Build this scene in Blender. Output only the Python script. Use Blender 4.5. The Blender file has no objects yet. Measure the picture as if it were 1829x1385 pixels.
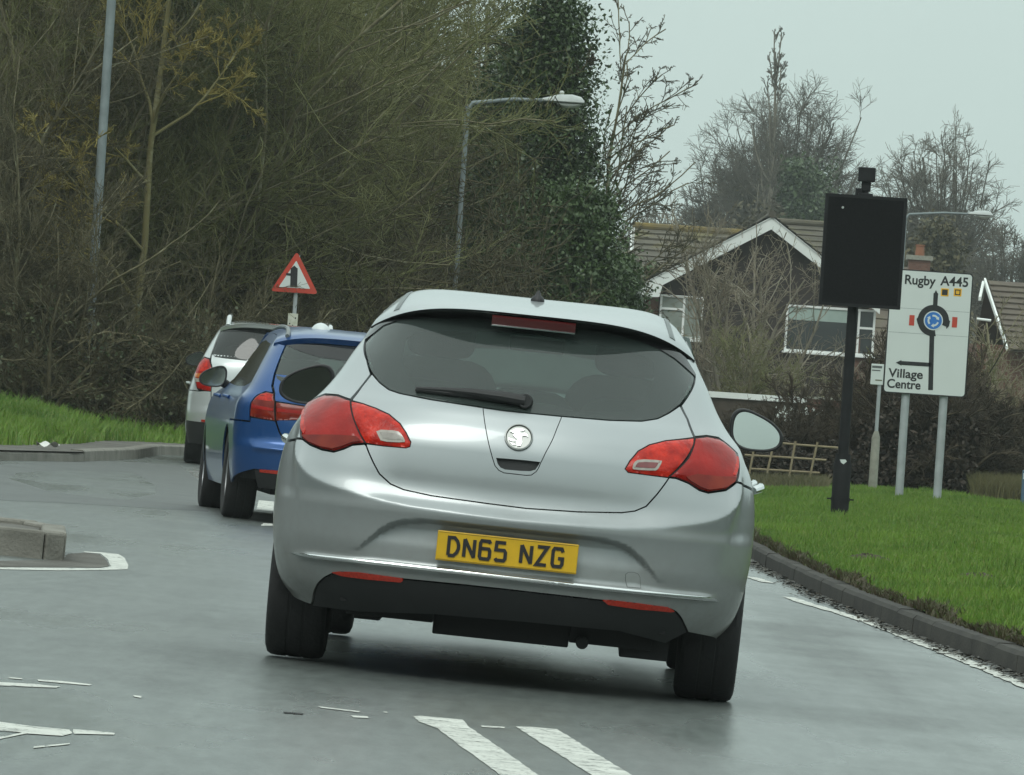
import bpy, math, random
import numpy as np
from math import radians, sin, cos, pi, atan
from mathutils import Vector, Matrix
from mathutils.geometry import delaunay_2d_cdt

SC = bpy.context.scene
COL = SC.collection
RNG = np.random.default_rng(7)
random.seed(7)

# ------------------------------------------------------------------ camera
F = 11900.0; ROLL = radians(3.8); PITCH = 15 / F; CAMH = 1.07
_f = np.array([0, cos(PITCH), sin(PITCH)]); _r0 = np.array([1., 0, 0]); _u0 = np.array([0, -sin(PITCH), cos(PITCH)])
_u = cos(ROLL) * _u0 - sin(ROLL) * _r0
_r = cos(ROLL) * _r0 + sin(ROLL) * _u0
CAM = np.array([0, 0, CAMH])
cd = bpy.data.cameras.new('camera'); cam = bpy.data.objects.new('camera', cd); COL.objects.link(cam)
cd.sensor_fit = 'HORIZONTAL'; cd.sensor_width = 36.0; cd.lens = F / 1829 * 36.0
cd.clip_start = 0.5; cd.clip_end = 6000
cam.matrix_world = Matrix(((_r[0], _u[0], -_f[0], CAM[0]), (_r[1], _u[1], -_f[1], CAM[1]), (_r[2], _u[2], -_f[2], CAM[2]), (0, 0, 0, 1)))
SC.camera = cam

# ------------------------------------------------------------------ light
SUN_EL, SUN_AZ = 48, 200      # azimuth measured clockwise from +Y
w = bpy.data.worlds.new('World'); SC.world = w; w.use_nodes = True
nt = w.node_tree; nt.nodes.clear()
def N(nt, t, **k):
    n = nt.nodes.new(t)
    for a, b in k.items(): setattr(n, a, b)
    return n
L = lambda nt, a, b: nt.links.new(a, b)
wo = N(nt, 'ShaderNodeOutputWorld'); bg = N(nt, 'ShaderNodeBackground'); bg.inputs['Strength'].default_value = 0.1
sky = N(nt, 'ShaderNodeTexSky', sky_type='NISHITA', sun_disc=False, sun_elevation=radians(SUN_EL), sun_rotation=radians(SUN_AZ), dust_density=4.0, air_density=1.0)
tc = N(nt, 'ShaderNodeTexCoord'); sx = N(nt, 'ShaderNodeSeparateXYZ'); L(nt, tc.outputs['Generated'], sx.inputs[0])
cr = N(nt, 'ShaderNodeValToRGB'); L(nt, sx.outputs['Z'], cr.inputs[0])
HOR = (0.54, 0.655, 0.625)
cr.color_ramp.elements[0].position = 0.0; cr.color_ramp.elements[0].color = (.40, .495, .472, 1)
cr.color_ramp.elements[1].position = 1.0; cr.color_ramp.elements[1].color = (.95, 1.06, 1.02, 1)
e = cr.color_ramp.elements.new(0.06); e.color = (.42, .517, .492, 1)
e = cr.color_ramp.elements.new(0.35); e.color = (.60, .715, .685, 1)
mul = N(nt, 'ShaderNodeVectorMath', operation='SCALE'); mul.inputs['Scale'].default_value = 14.7; L(nt, cr.outputs[0], mul.inputs[0])
# slow cloud structure so the overcast is not a perfectly flat dome
nz = N(nt, 'ShaderNodeTexNoise'); nz.inputs['Scale'].default_value = 3.0; nz.inputs['Detail'].default_value = 4; L(nt, tc.outputs['Generated'], nz.inputs['Vector'])
mr = N(nt, 'ShaderNodeMapRange'); mr.inputs['From Min'].default_value = .3; mr.inputs['From Max'].default_value = .7; mr.inputs['To Min'].default_value = .94; mr.inputs['To Max'].default_value = 1.06; L(nt, nz.outputs['Fac'], mr.inputs['Value'])
mul2 = N(nt, 'ShaderNodeVectorMath', operation='SCALE'); L(nt, mul.outputs[0], mul2.inputs[0]); L(nt, mr.outputs['Result'], mul2.inputs['Scale'])
mx = N(nt, 'ShaderNodeMixRGB'); mx.inputs['Fac'].default_value = 0.90; L(nt, sky.outputs[0], mx.inputs['Color1']); L(nt, mul2.outputs[0], mx.inputs['Color2'])
L(nt, mx.outputs[0], bg.inputs['Color']); L(nt, bg.outputs[0], wo.inputs[0])

sl = bpy.data.lights.new('sun', 'SUN'); sl.energy = 0.9; sl.angle = radians(25); sl.color = (.98, 1, .95)
sun = bpy.data.objects.new('sun', sl); COL.objects.link(sun)
az, el = radians(SUN_AZ), radians(SUN_EL)
sun.rotation_euler = Vector((sin(az) * cos(el), cos(az) * cos(el), sin(el))).to_track_quat('Z', 'Y').to_euler()
SC.view_settings.view_transform = 'Standard'; SC.view_settings.look = 'None'
SC.view_settings.exposure = 0.0; SC.view_settings.gamma = 1.0

# ------------------------------------------------------------------ pixel helpers (pixels of the 1829 x 1385 photograph)
def ray(px, py): return _f + _r * (px - 914.5) / F + _u * (692.5 - py) / F
def at(px, py, d):
    D = ray(px, py); return CAM + D * d / D[1]
def xz(px, py, d):
    P = at(px, py, d); return float(P[0]), float(P[2])
def gz(x): return -0.034 * 8 * np.tanh(np.asarray(x, float) / 8)
def G(px, py, dz=0.0):
    D = ray(px, py); lo, hi = 5., 2000.
    for _ in range(60):
        m = (lo + hi) / 2; P = CAM + D * m / D[1]
        if P[2] > gz(P[0]) + dz: lo = m
        else: hi = m
    return P

# ------------------------------------------------------------------ materials
def mat(name, c, rough=.6, metal=0., spec=.5, var=.12, scale=6., c2=None, bump=0., bscale=40., coat=0., coatr=.03, rvar=0., detail=4, objvar=0., stretch=None):
    m = bpy.data.materials.new(name); m.use_nodes = True; t = m.node_tree
    b = t.nodes['Principled BSDF']
    b.inputs['Roughness'].default_value = rough; b.inputs['Metallic'].default_value = metal
    b.inputs['Specular IOR Level'].default_value = spec
    b.inputs['Coat Weight'].default_value = coat; b.inputs['Coat Roughness'].default_value = coatr
    co = N(t, 'ShaderNodeTexCoord'); src = co.outputs['Object']
    if stretch:
        mp = N(t, 'ShaderNodeMapping'); mp.inputs['Scale'].default_value = stretch; L(t, src, mp.inputs[0]); src = mp.outputs[0]
    n = N(t, 'ShaderNodeTexNoise'); n.inputs['Scale'].default_value = scale; n.inputs['Detail'].default_value = detail
    L(t, src, n.inputs['Vector'])
    r = N(t, 'ShaderNodeMapRange'); r.inputs['From Min'].default_value = .3; r.inputs['From Max'].default_value = .7; L(t, n.outputs['Fac'], r.inputs['Value'])
    mx = N(t, 'ShaderNodeMixRGB'); L(t, r.outputs['Result'], mx.inputs['Fac'])
    if c2 is None:
        mx.inputs['Color1'].default_value = (*[v * (1 - var) for v in c], 1); mx.inputs['Color2'].default_value = (*[min(1, v * (1 + var)) for v in c], 1)
    else:
        mx.inputs['Color1'].default_value = (*c, 1); mx.inputs['Color2'].default_value = (*c2, 1)
    out = mx.outputs[0]
    if objvar:
        oi = N(t, 'ShaderNodeObjectInfo'); hs = N(t, 'ShaderNodeHueSaturation')
        a = N(t, 'ShaderNodeMapRange'); a.inputs['To Min'].default_value = 1 - objvar; a.inputs['To Max'].default_value = 1 + objvar
        L(t, oi.outputs['Random'], a.inputs['Value']); L(t, a.outputs[0], hs.inputs['Value']); L(t, out, hs.inputs['Color']); out = hs.outputs[0]
    L(t, out, b.inputs['Base Color'])
    if rvar:
        r2 = N(t, 'ShaderNodeMapRange'); r2.inputs['From Min'].default_value = .3; r2.inputs['From Max'].default_value = .7
        r2.inputs['To Min'].default_value = max(0, rough - rvar); r2.inputs['To Max'].default_value = min(1, rough + rvar)
        L(t, n.outputs['Fac'], r2.inputs['Value']); L(t, r2.outputs[0], b.inputs['Roughness'])
    if bump:
        n2 = N(t, 'ShaderNodeTexNoise'); n2.inputs['Scale'].default_value = bscale; n2.inputs['Detail'].default_value = 5
        L(t, src, n2.inputs['Vector'])
        bp = N(t, 'ShaderNodeBump'); bp.inputs['Strength'].default_value = bump; bp.inputs['Distance'].default_value = .02
        L(t, n2.outputs['Fac'], bp.inputs['Height']); L(t, bp.outputs[0], b.inputs['Normal'])
    return m

def glass_mat(name, tint, gloss_rough=.02, gcol=(1, 1, 1), film=.06):
    m = bpy.data.materials.new(name); m.use_nodes = True; t = m.node_tree; t.nodes.clear()
    o = N(t, 'ShaderNodeOutputMaterial'); tr = N(t, 'ShaderNodeBsdfTransparent'); gl = N(t, 'ShaderNodeBsdfGlossy')
    co = N(t, 'ShaderNodeTexCoord'); n = N(t, 'ShaderNodeTexNoise'); n.inputs['Scale'].default_value = 3; L(t, co.outputs['Object'], n.inputs['Vector'])
    mx0 = N(t, 'ShaderNodeMixRGB'); mx0.inputs['Color1'].default_value = (*[v * .93 for v in tint], 1); mx0.inputs['Color2'].default_value = (*tint, 1)
    L(t, n.outputs['Fac'], mx0.inputs['Fac']); L(t, mx0.outputs[0], tr.inputs['Color'])
    gl.inputs['Roughness'].default_value = gloss_rough; gl.inputs['Color'].default_value = (*gcol, 1)
    fr = N(t, 'ShaderNodeFresnel'); fr.inputs['IOR'].default_value = 1.52
    ms = N(t, 'ShaderNodeMixShader'); L(t, fr.outputs[0], ms.inputs[0]); L(t, tr.outputs[0], ms.inputs[1]); L(t, gl.outputs[0], ms.inputs[2])
    # a thin film of road dirt
    df = N(t, 'ShaderNodeBsdfDiffuse'); df.inputs['Color'].default_value = (.26, .33, .31, 1)
    m2 = N(t, 'ShaderNodeMixShader'); m2.inputs[0].default_value = film; L(t, ms.outputs[0], m2.inputs[1]); L(t, df.outputs[0], m2.inputs[2])
    L(t, m2.outputs[0], o.inputs[0])
    return m

# ------------------------------------------------------------------ object helpers
def link(o): COL.objects.link(o); return o
def tag(o, label=None, cat=None, group=None, kind=None):
    if label: o['label'] = label
    if cat: o['category'] = cat
    if group: o['group'] = group
    if kind: o['kind'] = kind
    return o
def thing(name, label, cat, loc=(0, 0, 0), rot=None, group=None, kind=None):
    o = bpy.data.objects.new(name, None); link(o); o.empty_display_size = .2
    if isinstance(rot, Matrix): o.matrix_world = Matrix.Translation(Vector([float(v) for v in loc])) @ rot.to_4x4()
    else:
        o.location = [float(v) for v in loc]
        if rot is not None: o.rotation_euler = (0, 0, rot)
    return tag(o, label, cat, group, kind)
def obj(name, me, m, parent=None):
    o = bpy.data.objects.new(name, me); link(o)
    if m is not None:
        if isinstance(m, (list, tuple)):
            for x in m: me.materials.append(x)
        else: me.materials.append(m)
    if parent is not None: o.parent = parent
    return o
def mesh(name, V, Fs, smooth=False, angle=None):
    me = bpy.data.meshes.new(name)
    me.from_pydata([tuple(map(float, v)) for v in V], [], [tuple(map(int, f)) for f in Fs]); me.update()
    if smooth:
        me.polygons.foreach_set('use_smooth', [True] * len(me.polygons))
        if angle: me.set_sharp_from_angle(angle=radians(angle))
    return me
def mesh_np(name, V, Q, smooth=False, mi=None):
    V = np.asarray(V, np.float32); Q = np.asarray(Q, np.int32); k = Q.shape[1]
    me = bpy.data.meshes.new(name)
    me.vertices.add(len(V)); me.vertices.foreach_set('co', V.ravel())
    me.loops.add(Q.size); me.loops.foreach_set('vertex_index', Q.ravel())
    me.polygons.add(len(Q)); me.polygons.foreach_set('loop_start', np.arange(0, Q.size, k, dtype=np.int32))
    me.update(calc_edges=True)
    if smooth: me.polygons.foreach_set('use_smooth', np.ones(len(Q), bool))
    if mi is not None: me.polygons.foreach_set('material_index', np.asarray(mi, np.int32))
    return me
def copy_tree(o, parent=None):
    c = o.copy(); COL.objects.link(c)
    if parent is not None: c.parent = parent
    for ch in list(o.children): copy_tree(ch, c)
    return c

class MB:
    def __init__(s): s.V = []; s.F = []
    def add(s, V, Fs):
        b = len(s.V); s.V += [tuple(map(float, v)) for v in V]; s.F += [tuple(int(i) + b for i in f) for f in Fs]; return s
    def box(s, x0, x1, y0, y1, z0, z1):
        return s.add([(x0, y0, z0), (x1, y0, z0), (x1, y1, z0), (x0, y1, z0), (x0, y0, z1), (x1, y0, z1), (x1, y1, z1), (x0, y1, z1)],
                     [(0, 3, 2, 1), (4, 5, 6, 7), (0, 1, 5, 4), (1, 2, 6, 5), (2, 3, 7, 6), (3, 0, 4, 7)])
    def prism(s, poly, y0, y1):            # polygon in (x,z) from y0 (front) to y1
        a = sum(poly[i][0] * poly[(i + 1) % len(poly)][1] - poly[(i + 1) % len(poly)][0] * poly[i][1] for i in range(len(poly)))
        if a < 0: poly = poly[::-1]
        n = len(poly)
        V = [(x, y0, z) for x, z in poly] + [(x, y1, z) for x, z in poly]
        return s.add(V, [tuple(range(n)), tuple(range(2 * n - 1, n - 1, -1))] + [(i, n + i, n + (i + 1) % n, (i + 1) % n) for i in range(n)])
    def slab(s, poly, z0, z1):             # polygon in (x,y) from z0 to z1
        a = sum(poly[i][0] * poly[(i + 1) % len(poly)][1] - poly[(i + 1) % len(poly)][0] * poly[i][1] for i in range(len(poly)))
        if a < 0: poly = poly[::-1]
        n = len(poly)
        V = [(x, y, z0) for x, y in poly] + [(x, y, z1) for x, y in poly]
        return s.add(V, [tuple(range(n - 1, -1, -1)), tuple(range(n, 2 * n))] + [(i, (i + 1) % n, n + (i + 1) % n, n + i) for i in range(n)])
    def stroke(s, pts, wd, y0, y1):        # open 2D polyline in (x,z) with width
        P = np.array(pts, float); n = len(P); T = np.gradient(P, axis=0) if n > 2 else np.repeat((P[1] - P[0])[None], 2, 0)
        Ls, Rs = [], []
        for i in range(n):
            if 0 < i < n - 1:
                a = P[i] - P[i - 1]; b = P[i + 1] - P[i]; a /= np.linalg.norm(a); b /= np.linalg.norm(b)
                t = a + b; t = t / (np.linalg.norm(t) + 1e-9); nn = np.array([-t[1], t[0]]); k = 1 / max(.35, float(nn @ np.array([-a[1], a[0]])))
            else:
                t = P[min(i + 1, n - 1)] - P[max(i - 1, 0)]; t = t / np.linalg.norm(t); nn = np.array([-t[1], t[0]]); k = 1
            Ls.append(P[i] + nn * k * wd / 2); Rs.append(P[i] - nn * k * wd / 2)
        for i in range(n - 1):
            s.prism([tuple(Rs[i]), tuple(Rs[i + 1]), tuple(Ls[i + 1]), tuple(Ls[i])], y0, y1)
        return s
    def tube(s, pts, r, n=10, cap=True):
        P = np.array(pts, float); K = len(P); R = np.full(K, r, float) if np.isscalar(r) else np.array(r, float)
        T = np.gradient(P, axis=0); T /= np.linalg.norm(T, axis=1)[:, None] + 1e-12
        up = np.array([0, 0, 1.]) if abs(T[0][2]) < .9 else np.array([1., 0, 0])
        V = []; 
        for k in range(K):
            a = np.cross(T[k], up); a /= np.linalg.norm(a) + 1e-12; b = np.cross(T[k], a)
            for i in range(n):
                an = 2 * pi * i / n; V.append(P[k] + R[k] * (cos(an) * a + sin(an) * b))
        Fs = [(k * n + i, (k + 1) * n + i, (k + 1) * n + (i + 1) % n, k * n + (i + 1) % n) for k in range(K - 1) for i in range(n)]
        if cap: Fs += [tuple(range(n)), tuple(range(K * n - 1, (K - 1) * n - 1, -1))]
        return s.add(V, Fs)
    def lathe(s, prof, n=40, axis='x', c=(0, 0, 0), close=False):   # prof: (radius, height along axis)
        V = []; K = len(prof)
        for r, h in prof:
            for i in range(n):
                a = 2 * pi * i / n
                p = {'x': (h, r * cos(a), r * sin(a)), 'y': (r * cos(a), h, r * sin(a)), 'z': (r * cos(a), r * sin(a), h)}[axis]
                V.append((p[0] + c[0], p[1] + c[1], p[2] + c[2]))
        Fs = [(k * n + i, k * n + (i + 1) % n, (k + 1) * n + (i + 1) % n, (k + 1) * n + i) for k in range(K - 1) for i in range(n)]
        if close: Fs += [((K - 1) * n + i, (K - 1) * n + (i + 1) % n, (i + 1) % n, i) for i in range(n)]
        else: Fs += [tuple(range(n - 1, -1, -1)), tuple(range((K - 1) * n, K * n))]
        return s.add(V, Fs)
    def grid(s, fn, nu, nv):
        V = [fn(i / nu, j / nv) for j in range(nv + 1) for i in range(nu + 1)]
        return s.add(V, [(j * (nu + 1) + i, j * (nu + 1) + i + 1, (j + 1) * (nu + 1) + i + 1, (j + 1) * (nu + 1) + i) for j in range(nv) for i in range(nu)])
    def build(s, name, m, parent=None, smooth=False, angle=35, bevel=0., solid=0.):
        me = mesh(name, s.V, s.F, smooth, angle if smooth else None)
        o = obj(name, me, m, parent)
        if solid:
            md = o.modifiers.new('solid', 'SOLIDIFY'); md.thickness = solid; md.offset = -1
        if bevel:
            md = o.modifiers.new('bevel', 'BEVEL'); md.width = bevel; md.segments = 2; md.limit_method = 'ANGLE'
        return o

def text_mesh(body, size, bold=0., depth=.002, align='LEFT', spacing=1.0):
    cu = bpy.data.curves.new('lettering', 'FONT'); cu.body = body; cu.size = size; cu.offset = bold; cu.extrude = depth; cu.align_x = align; cu.space_character = spacing; cu.space_line = .95
    o = bpy.data.objects.new('lettering', cu); link(o)
    dg = bpy.context.evaluated_depsgraph_get(); me = bpy.data.meshes.new_from_object(o.evaluated_get(dg))
    bpy.data.objects.remove(o); bpy.data.curves.remove(cu)
    return me

def pchip(xs, ys):
    x = np.asarray(xs, float); y = np.asarray(ys, float); h = np.diff(x); d = np.diff(y) / h; n = len(x); m = np.zeros(n)
    for i in range(1, n - 1):
        if d[i - 1] * d[i] > 0:
            w1 = 2 * h[i] + h[i - 1]; w2 = h[i] + 2 * h[i - 1]; m[i] = (w1 + w2) / (w1 / d[i - 1] + w2 / d[i])
    m[0] = d[0]; m[-1] = d[-1]
    def f(q):
        q = np.clip(np.asarray(q, float), x[0], x[-1]); i = np.clip(np.searchsorted(x, q) - 1, 0, n - 2); t = (q - x[i]) / h[i]
        return (2 * t**3 - 3 * t**2 + 1) * y[i] + (t**3 - 2 * t**2 + t) * h[i] * m[i] + (-2 * t**3 + 3 * t**2) * y[i + 1] + (t**3 - t**2) * h[i] * m[i + 1]
    return f
def sstep(a, b, x):
    t = np.clip((np.asarray(x, float) - a) / (b - a), 0, 1); return t * t * (3 - 2 * t)
def pip(P, poly):
    x, y = P[:, 0], P[:, 1]; ins = np.zeros(len(P), bool); n = len(poly); j = n - 1
    for i in range(n):
        xi, yi = poly[i]; xj, yj = poly[j]
        if yi != yj: ins ^= ((yi > y) != (yj > y)) & (x < (xj - xi) * (y - yi) / (yj - yi) + xi)
        j = i
    return ins
def resample(P, step):
    out = []; n = len(P)
    for i in range(n):
        a = np.array(P[i], float); b = np.array(P[(i + 1) % n], float); k = max(1, int(np.ceil(np.linalg.norm(b - a) / step)))
        out += [a + (b - a) * q / k for q in range(k)]
    return np.array(out)
def chaikin(P, it=1):
    P = np.array(P, float)
    for _ in range(it):
        Q = np.roll(P, -1, 0); P = np.stack([.75 * P + .25 * Q, .25 * P + .75 * Q], 1).reshape(-1, 2)
    return P
def inset_poly(P, d):
    P = np.array(P, float); a = np.roll(P, 1, 0); b = np.roll(P, -1, 0)
    ar = np.sum(P[:, 0] * b[:, 1] - b[:, 0] * P[:, 1]); sg = 1 if ar > 0 else -1
    e1 = P - a; e2 = b - P; e1 /= np.linalg.norm(e1, axis=1)[:, None] + 1e-12; e2 /= np.linalg.norm(e2, axis=1)[:, None] + 1e-12
    n1 = np.stack([-e1[:, 1], e1[:, 0]], 1) * sg; n2 = np.stack([-e2[:, 1], e2[:, 0]], 1) * sg
    n = n1 + n2; n /= np.linalg.norm(n, axis=1)[:, None] + 1e-9
    k = 1 / np.clip(np.sum(n * n1, 1), .5, 1)
    return P + n * (k * d)[:, None]
# ------------------------------------------------------------------ car body shell: a lofted surface from which every panel is cut
class Shell:
    TS = 1.1                               # metres per unit of t, for isotropic meshing
    def __init__(s, W, R, Fr, C=.5, CF=.8, n=2.4, disp=None, bulge=.01):
        s.W, s.R, s.Fr, s.C, s.CF, s.disp, s.bulge = W, R, Fr, C, CF, disp, bulge
        ph = np.linspace(0, pi / 2, 1500); X = np.sin(ph)**(2 / n); Y = 1 - np.cos(ph)**(2 / n)
        ds = np.hypot(np.diff(X) * .85, np.diff(Y) * C); T = np.concatenate([[0], np.cumsum(ds)]); T /= T[-1]
        s.tX, s.tY, s.tT = X, Y, T
    def y1(s, z): return s.R(z) + s.C
    def y2(s, z): return s.Fr(z) - s.CF
    def base(s, t, z):
        sg = np.sign(t); a = np.abs(t); w = s.W(z)
        tr = np.clip(a, 0, 1); sx = np.interp(tr, s.tT, s.tX); sy = np.interp(tr, s.tT, s.tY)
        x = w * sx; y = s.R(z) + s.C * sy
        m = np.clip(a - 1, 0, 1); x = x + s.bulge * np.sin(pi * m) * (a > 1); y = np.where(a > 1, s.y1(z) + m * (s.y2(z) - s.y1(z)), y)
        tf = np.clip(3 - a, 0, 1); fx = np.interp(tf, s.tT, s.tX); fy = np.interp(tf, s.tT, s.tY)
        x = np.where(a > 2, w * fx, x); y = np.where(a > 2, s.Fr(z) - s.CF * fy, y)
        return x * np.where(sg == 0, 1, sg), y, sx
    def ev(s, t, z, off=0.):
        t = np.asarray(t, float); z = np.asarray(z, float)
        e = 1e-3
        x, y, sx = s.base(t, z); x2, y2, _ = s.base(t + e, z); x1, y1, _ = s.base(t - e, z)
        nx, ny = (y2 - y1), -(x2 - x1); l = np.hypot(nx, ny) + 1e-12; nx, ny = nx / l, ny / l   # outward in plan
        D = off + (s.disp(x, z, t) if s.disp else 0)
        return np.stack([x + nx * D, y + ny * D, z], -1)
    def nrm(s, t, z, off=0.):
        e = 2.5e-3
        a = s.ev(t + e, z, off) - s.ev(t - e, z, off); b = s.ev(t, z + e, off) - s.ev(t, z - e, off)
        n = np.cross(a, b); return n / (np.linalg.norm(n, axis=-1)[..., None] + 1e-12)
    def t_of_x(s, x, z):
        q = np.clip(abs(x) / s.W(z), 0, .9995); return float(np.interp(q, s.tX, s.tT)) * (1 if x >= 0 else -1)
    def t_of_y(s, y, z, sg):
        y1, y2 = float(s.y1(z)), float(s.y2(z))
        if y < y1: v = float(np.interp((y - float(s.R(z))) / s.C, s.tY, s.tT))
        elif y <= y2: v = 1 + (y - y1) / (y2 - y1)
        else: v = 3 - float(np.interp((float(s.Fr(z)) - y) / s.CF, s.tY, s.tT))
        return v * sg

class Car:
    def __init__(s, name, label, cat, shell, o, roll, yaw):
        s.sh = shell; s.o = np.array(o, float)
        rl, yw = radians(roll), radians(yaw)
        fy = np.array([sin(yw), cos(yw), 0]); rx = np.array([cos(rl) * cos(yw), -cos(rl) * sin(yw), -sin(rl)]); uz = np.cross(rx, fy)
        s.M = np.stack([rx, fy, uz], 1)
        s.e = thing(name, label, cat, s.o, Matrix(s.M.tolist()))
    def lay(s, px, py, y=-.85):            # photograph pixel -> local (x, z) on the plane of local depth y
        D = s.M.T @ ray(px, py); c = s.M.T @ (CAM - s.o); k = (y - c[1]) / D[1]; P = c + D * k; return float(P[0]), float(P[2])
    def px(s, px, py):                     # photograph pixel -> (t, z) on the body
        y = -.8
        for _ in range(14):
            x, z = s.lay(px, py, y); t = s.sh.t_of_x(x, z); yn = float(s.sh.ev(np.array(t), np.array(z))[1]); y = .5 * y + .5 * yn
        return t, z
    def pts(s, P):
        out = []
        for p in P:
            if p[0] == 's': out.append((s.sh.t_of_y(p[1], p[2], p[3]), p[2]))
            elif p[0] == 'x': out.append((s.sh.t_of_x(p[1], p[2]), p[2]))
            else: out.append(s.px(*p))
        return [(t * Shell.TS, z) for t, z in out]
    def panel(s, name, outer, m, holes=(), off=0., thick=.012, step=.012, inset=0., smooth=0, parent=None, raw=False, dome=0.):
        sh = s.sh
        P = np.array(outer if raw else s.pts(outer), float)
        if smooth: P = chaikin(P, smooth)
        if inset: P = inset_poly(P, inset)
        P = resample(P, .008); HP = []
        for h in holes:
            Q = np.array(s.pts(h[0]) if not h[3:] else h[0], float)
            if h[2]: Q = chaikin(Q, h[2])
            if h[1]: Q = inset_poly(Q, -h[1])
            HP.append(resample(Q, .008))
        lo, hi = P.min(0), P.max(0)
        gx = np.arange(lo[0], hi[0], step); gy = np.arange(lo[1], hi[1], step)
        gq = np.stack(np.meshgrid(gx, gy), -1).reshape(-1, 2) + RNG.uniform(-.0005, .0005, (len(gx) * len(gy), 2))
        k = pip(gq, P)
        for q in HP: k &= ~pip(gq, q)
        gq = gq[k]
        B = np.concatenate([P] + HP)
        if len(gq):
            dm = np.full(len(gq), 9.)
            for i in range(0, len(B), 200): dm = np.minimum(dm, ((gq[:, None] - B[None, i:i + 200])**2).sum(-1).min(1))
            gq = gq[dm > (step * .45)**2]
        allp = np.concatenate([B, gq]); ed = []; b0 = 0
        for q in [P] + HP:
            ed += [(b0 + i, b0 + (i + 1) % len(q)) for i in range(len(q))]; b0 += len(q)
        r = delaunay_2d_cdt([Vector((float(a), float(b))) for a, b in allp], ed, [], 0, 1e-6)
        v2 = np.array([(v.x, v.y) for v in r[0]]); fc = np.array(r[2])
        cen = v2[fc].mean(1); k = pip(cen, P)
        for q in HP: k &= ~pip(cen, q)
        fc = fc[k]
        T, Z = v2[:, 0] / Shell.TS, v2[:, 1]
        V = sh.ev(T, Z, off); Nn = sh.nrm(T, Z, off)
        if dome:                            # lens bulge: rises from its edge
            db = np.full(len(v2), 9.)
            for i in range(0, len(P), 100): db = np.minimum(db, np.sqrt(((v2[:, None] - P[None, i:i + 100])**2).sum(-1)).min(1))
            hh = dome * np.sqrt(np.clip(db / .03, 0, 1) * (2 - np.clip(db / .03, 0, 1))); V = V + Nn * hh[:, None]
        a, b, c = V[fc[:, 0]], V[fc[:, 1]], V[fc[:, 2]]
        fl = (np.cross(b - a, c - a) * Nn[fc].mean(1)).sum(1) < 0; fc[fl] = fc[fl][:, ::-1]
        nV = len(V); faces = [tuple(f) for f in fc]
        cnt = {}
        for f in faces:
            for i in range(3):
                e_ = (f[i], f[(i + 1) % 3]); cnt[e_] = 1
        be = [e_ for e_ in cnt if (e_[1], e_[0]) not in cnt]
        bv = sorted({i for e_ in be for i in e_}); mp = {v: nV + i for i, v in enumerate(bv)}
        # the edge gets its own vertices so the surface normals stay clean
        mp0 = {v: nV + len(bv) + i for i, v in enumerate(bv)}
        V = np.concatenate([V, V[bv] - Nn[bv] * thick, V[bv]])
        faces += [(e_[1], e_[0], mp[e_[0]], mp[e_[1]]) if False else (mp0[e_[1]], mp0[e_[0]], mp[e_[0]], mp[e_[1]]) for e_ in be]
        me = mesh(name, V, faces, True)
        if not dome:
            VN = np.concatenate([Nn, Nn[bv], Nn[bv]]); 
            nt_ = len(fc); ln = np.empty((len(me.loops), 3), np.float32)
            vi = np.empty(len(me.loops), np.int32); me.loops.foreach_get('vertex_index', vi); ln[:] = VN[vi]
            for pi_ in range(nt_, len(me.polygons)):
                p = me.polygons[pi_]; nn = p.normal
                for li in p.loop_indices: ln[li] = nn
            me.normals_split_custom_set([tuple(map(float, q)) for q in ln])
        return obj(name, me, m, parent or s.e)
    def on(s, t, z, off=0.):
        return s.sh.ev(np.array(float(t)), np.array(float(z)), off), s.sh.nrm(np.array(float(t)), np.array(float(z)), off)

# ------------------------------------------------------------------ car materials
M_silver = mat('silver_paint', (.375, .405, .415), rough=.34, metal=.42, var=.05, scale=1400, coat=.7, coatr=.05)
def road_film(m, lo=.25, hi=.85, amt=.55, c=(.16, .15, .125)):
    # dried spray and grit on the lower body, thicker towards the sills
    t = m.node_tree; b = t.nodes['Principled BSDF']; co = N(t, 'ShaderNodeTexCoord'); s = N(t, 'ShaderNodeSeparateXYZ'); L(t, co.outputs['Object'], s.inputs[0])
    r = N(t, 'ShaderNodeMapRange'); r.inputs['From Min'].default_value = hi; r.inputs['From Max'].default_value = lo; L(t, s.outputs['Z'], r.inputs['Value'])
    n = N(t, 'ShaderNodeTexNoise'); n.inputs['Scale'].default_value = 7; n.inputs['Detail'].default_value = 8; n.inputs['Roughness'].default_value = .7; L(t, co.outputs['Object'], n.inputs['Vector'])
    k = N(t, 'ShaderNodeMath', operation='MULTIPLY'); L(t, r.outputs[0], k.inputs[0]); L(t, n.outputs['Fac'], k.inputs[1])
    k2 = N(t, 'ShaderNodeMath', operation='MULTIPLY'); k2.inputs[1].default_value = amt * 1.6; L(t, k.outputs[0], k2.inputs[0]); k2.use_clamp = True
    d = N(t, 'ShaderNodeBsdfDiffuse'); d.inputs['Color'].default_value = (*c, 1); ms = N(t, 'ShaderNodeMixShader')
    L(t, k2.outputs[0], ms.inputs[0]); L(t, b.outputs[0], ms.inputs[1]); L(t, d.outputs[0], ms.inputs[2]); L(t, ms.outputs[0], t.nodes['Material Output'].inputs[0])
road_film(M_silver)
M_white = mat('pale_silver_paint', (.56, .59, .59), rough=.3, metal=.45, var=.02, scale=700, coat=1)
M_blue = mat('blue_paint', (.011, .070, .235), rough=.28, metal=.45, var=.03, scale=700, coat=.5)
M_dark = mat('dark_shell', (.012, .012, .013), rough=.8)
M_plastic = mat('black_plastic', (.018, .019, .02), rough=.55, bump=.1, bscale=300)
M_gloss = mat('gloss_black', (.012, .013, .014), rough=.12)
M_rubber = mat('tyre_rubber', (.02, .02, .021), rough=.75, bump=.2, bscale=60)
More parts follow.
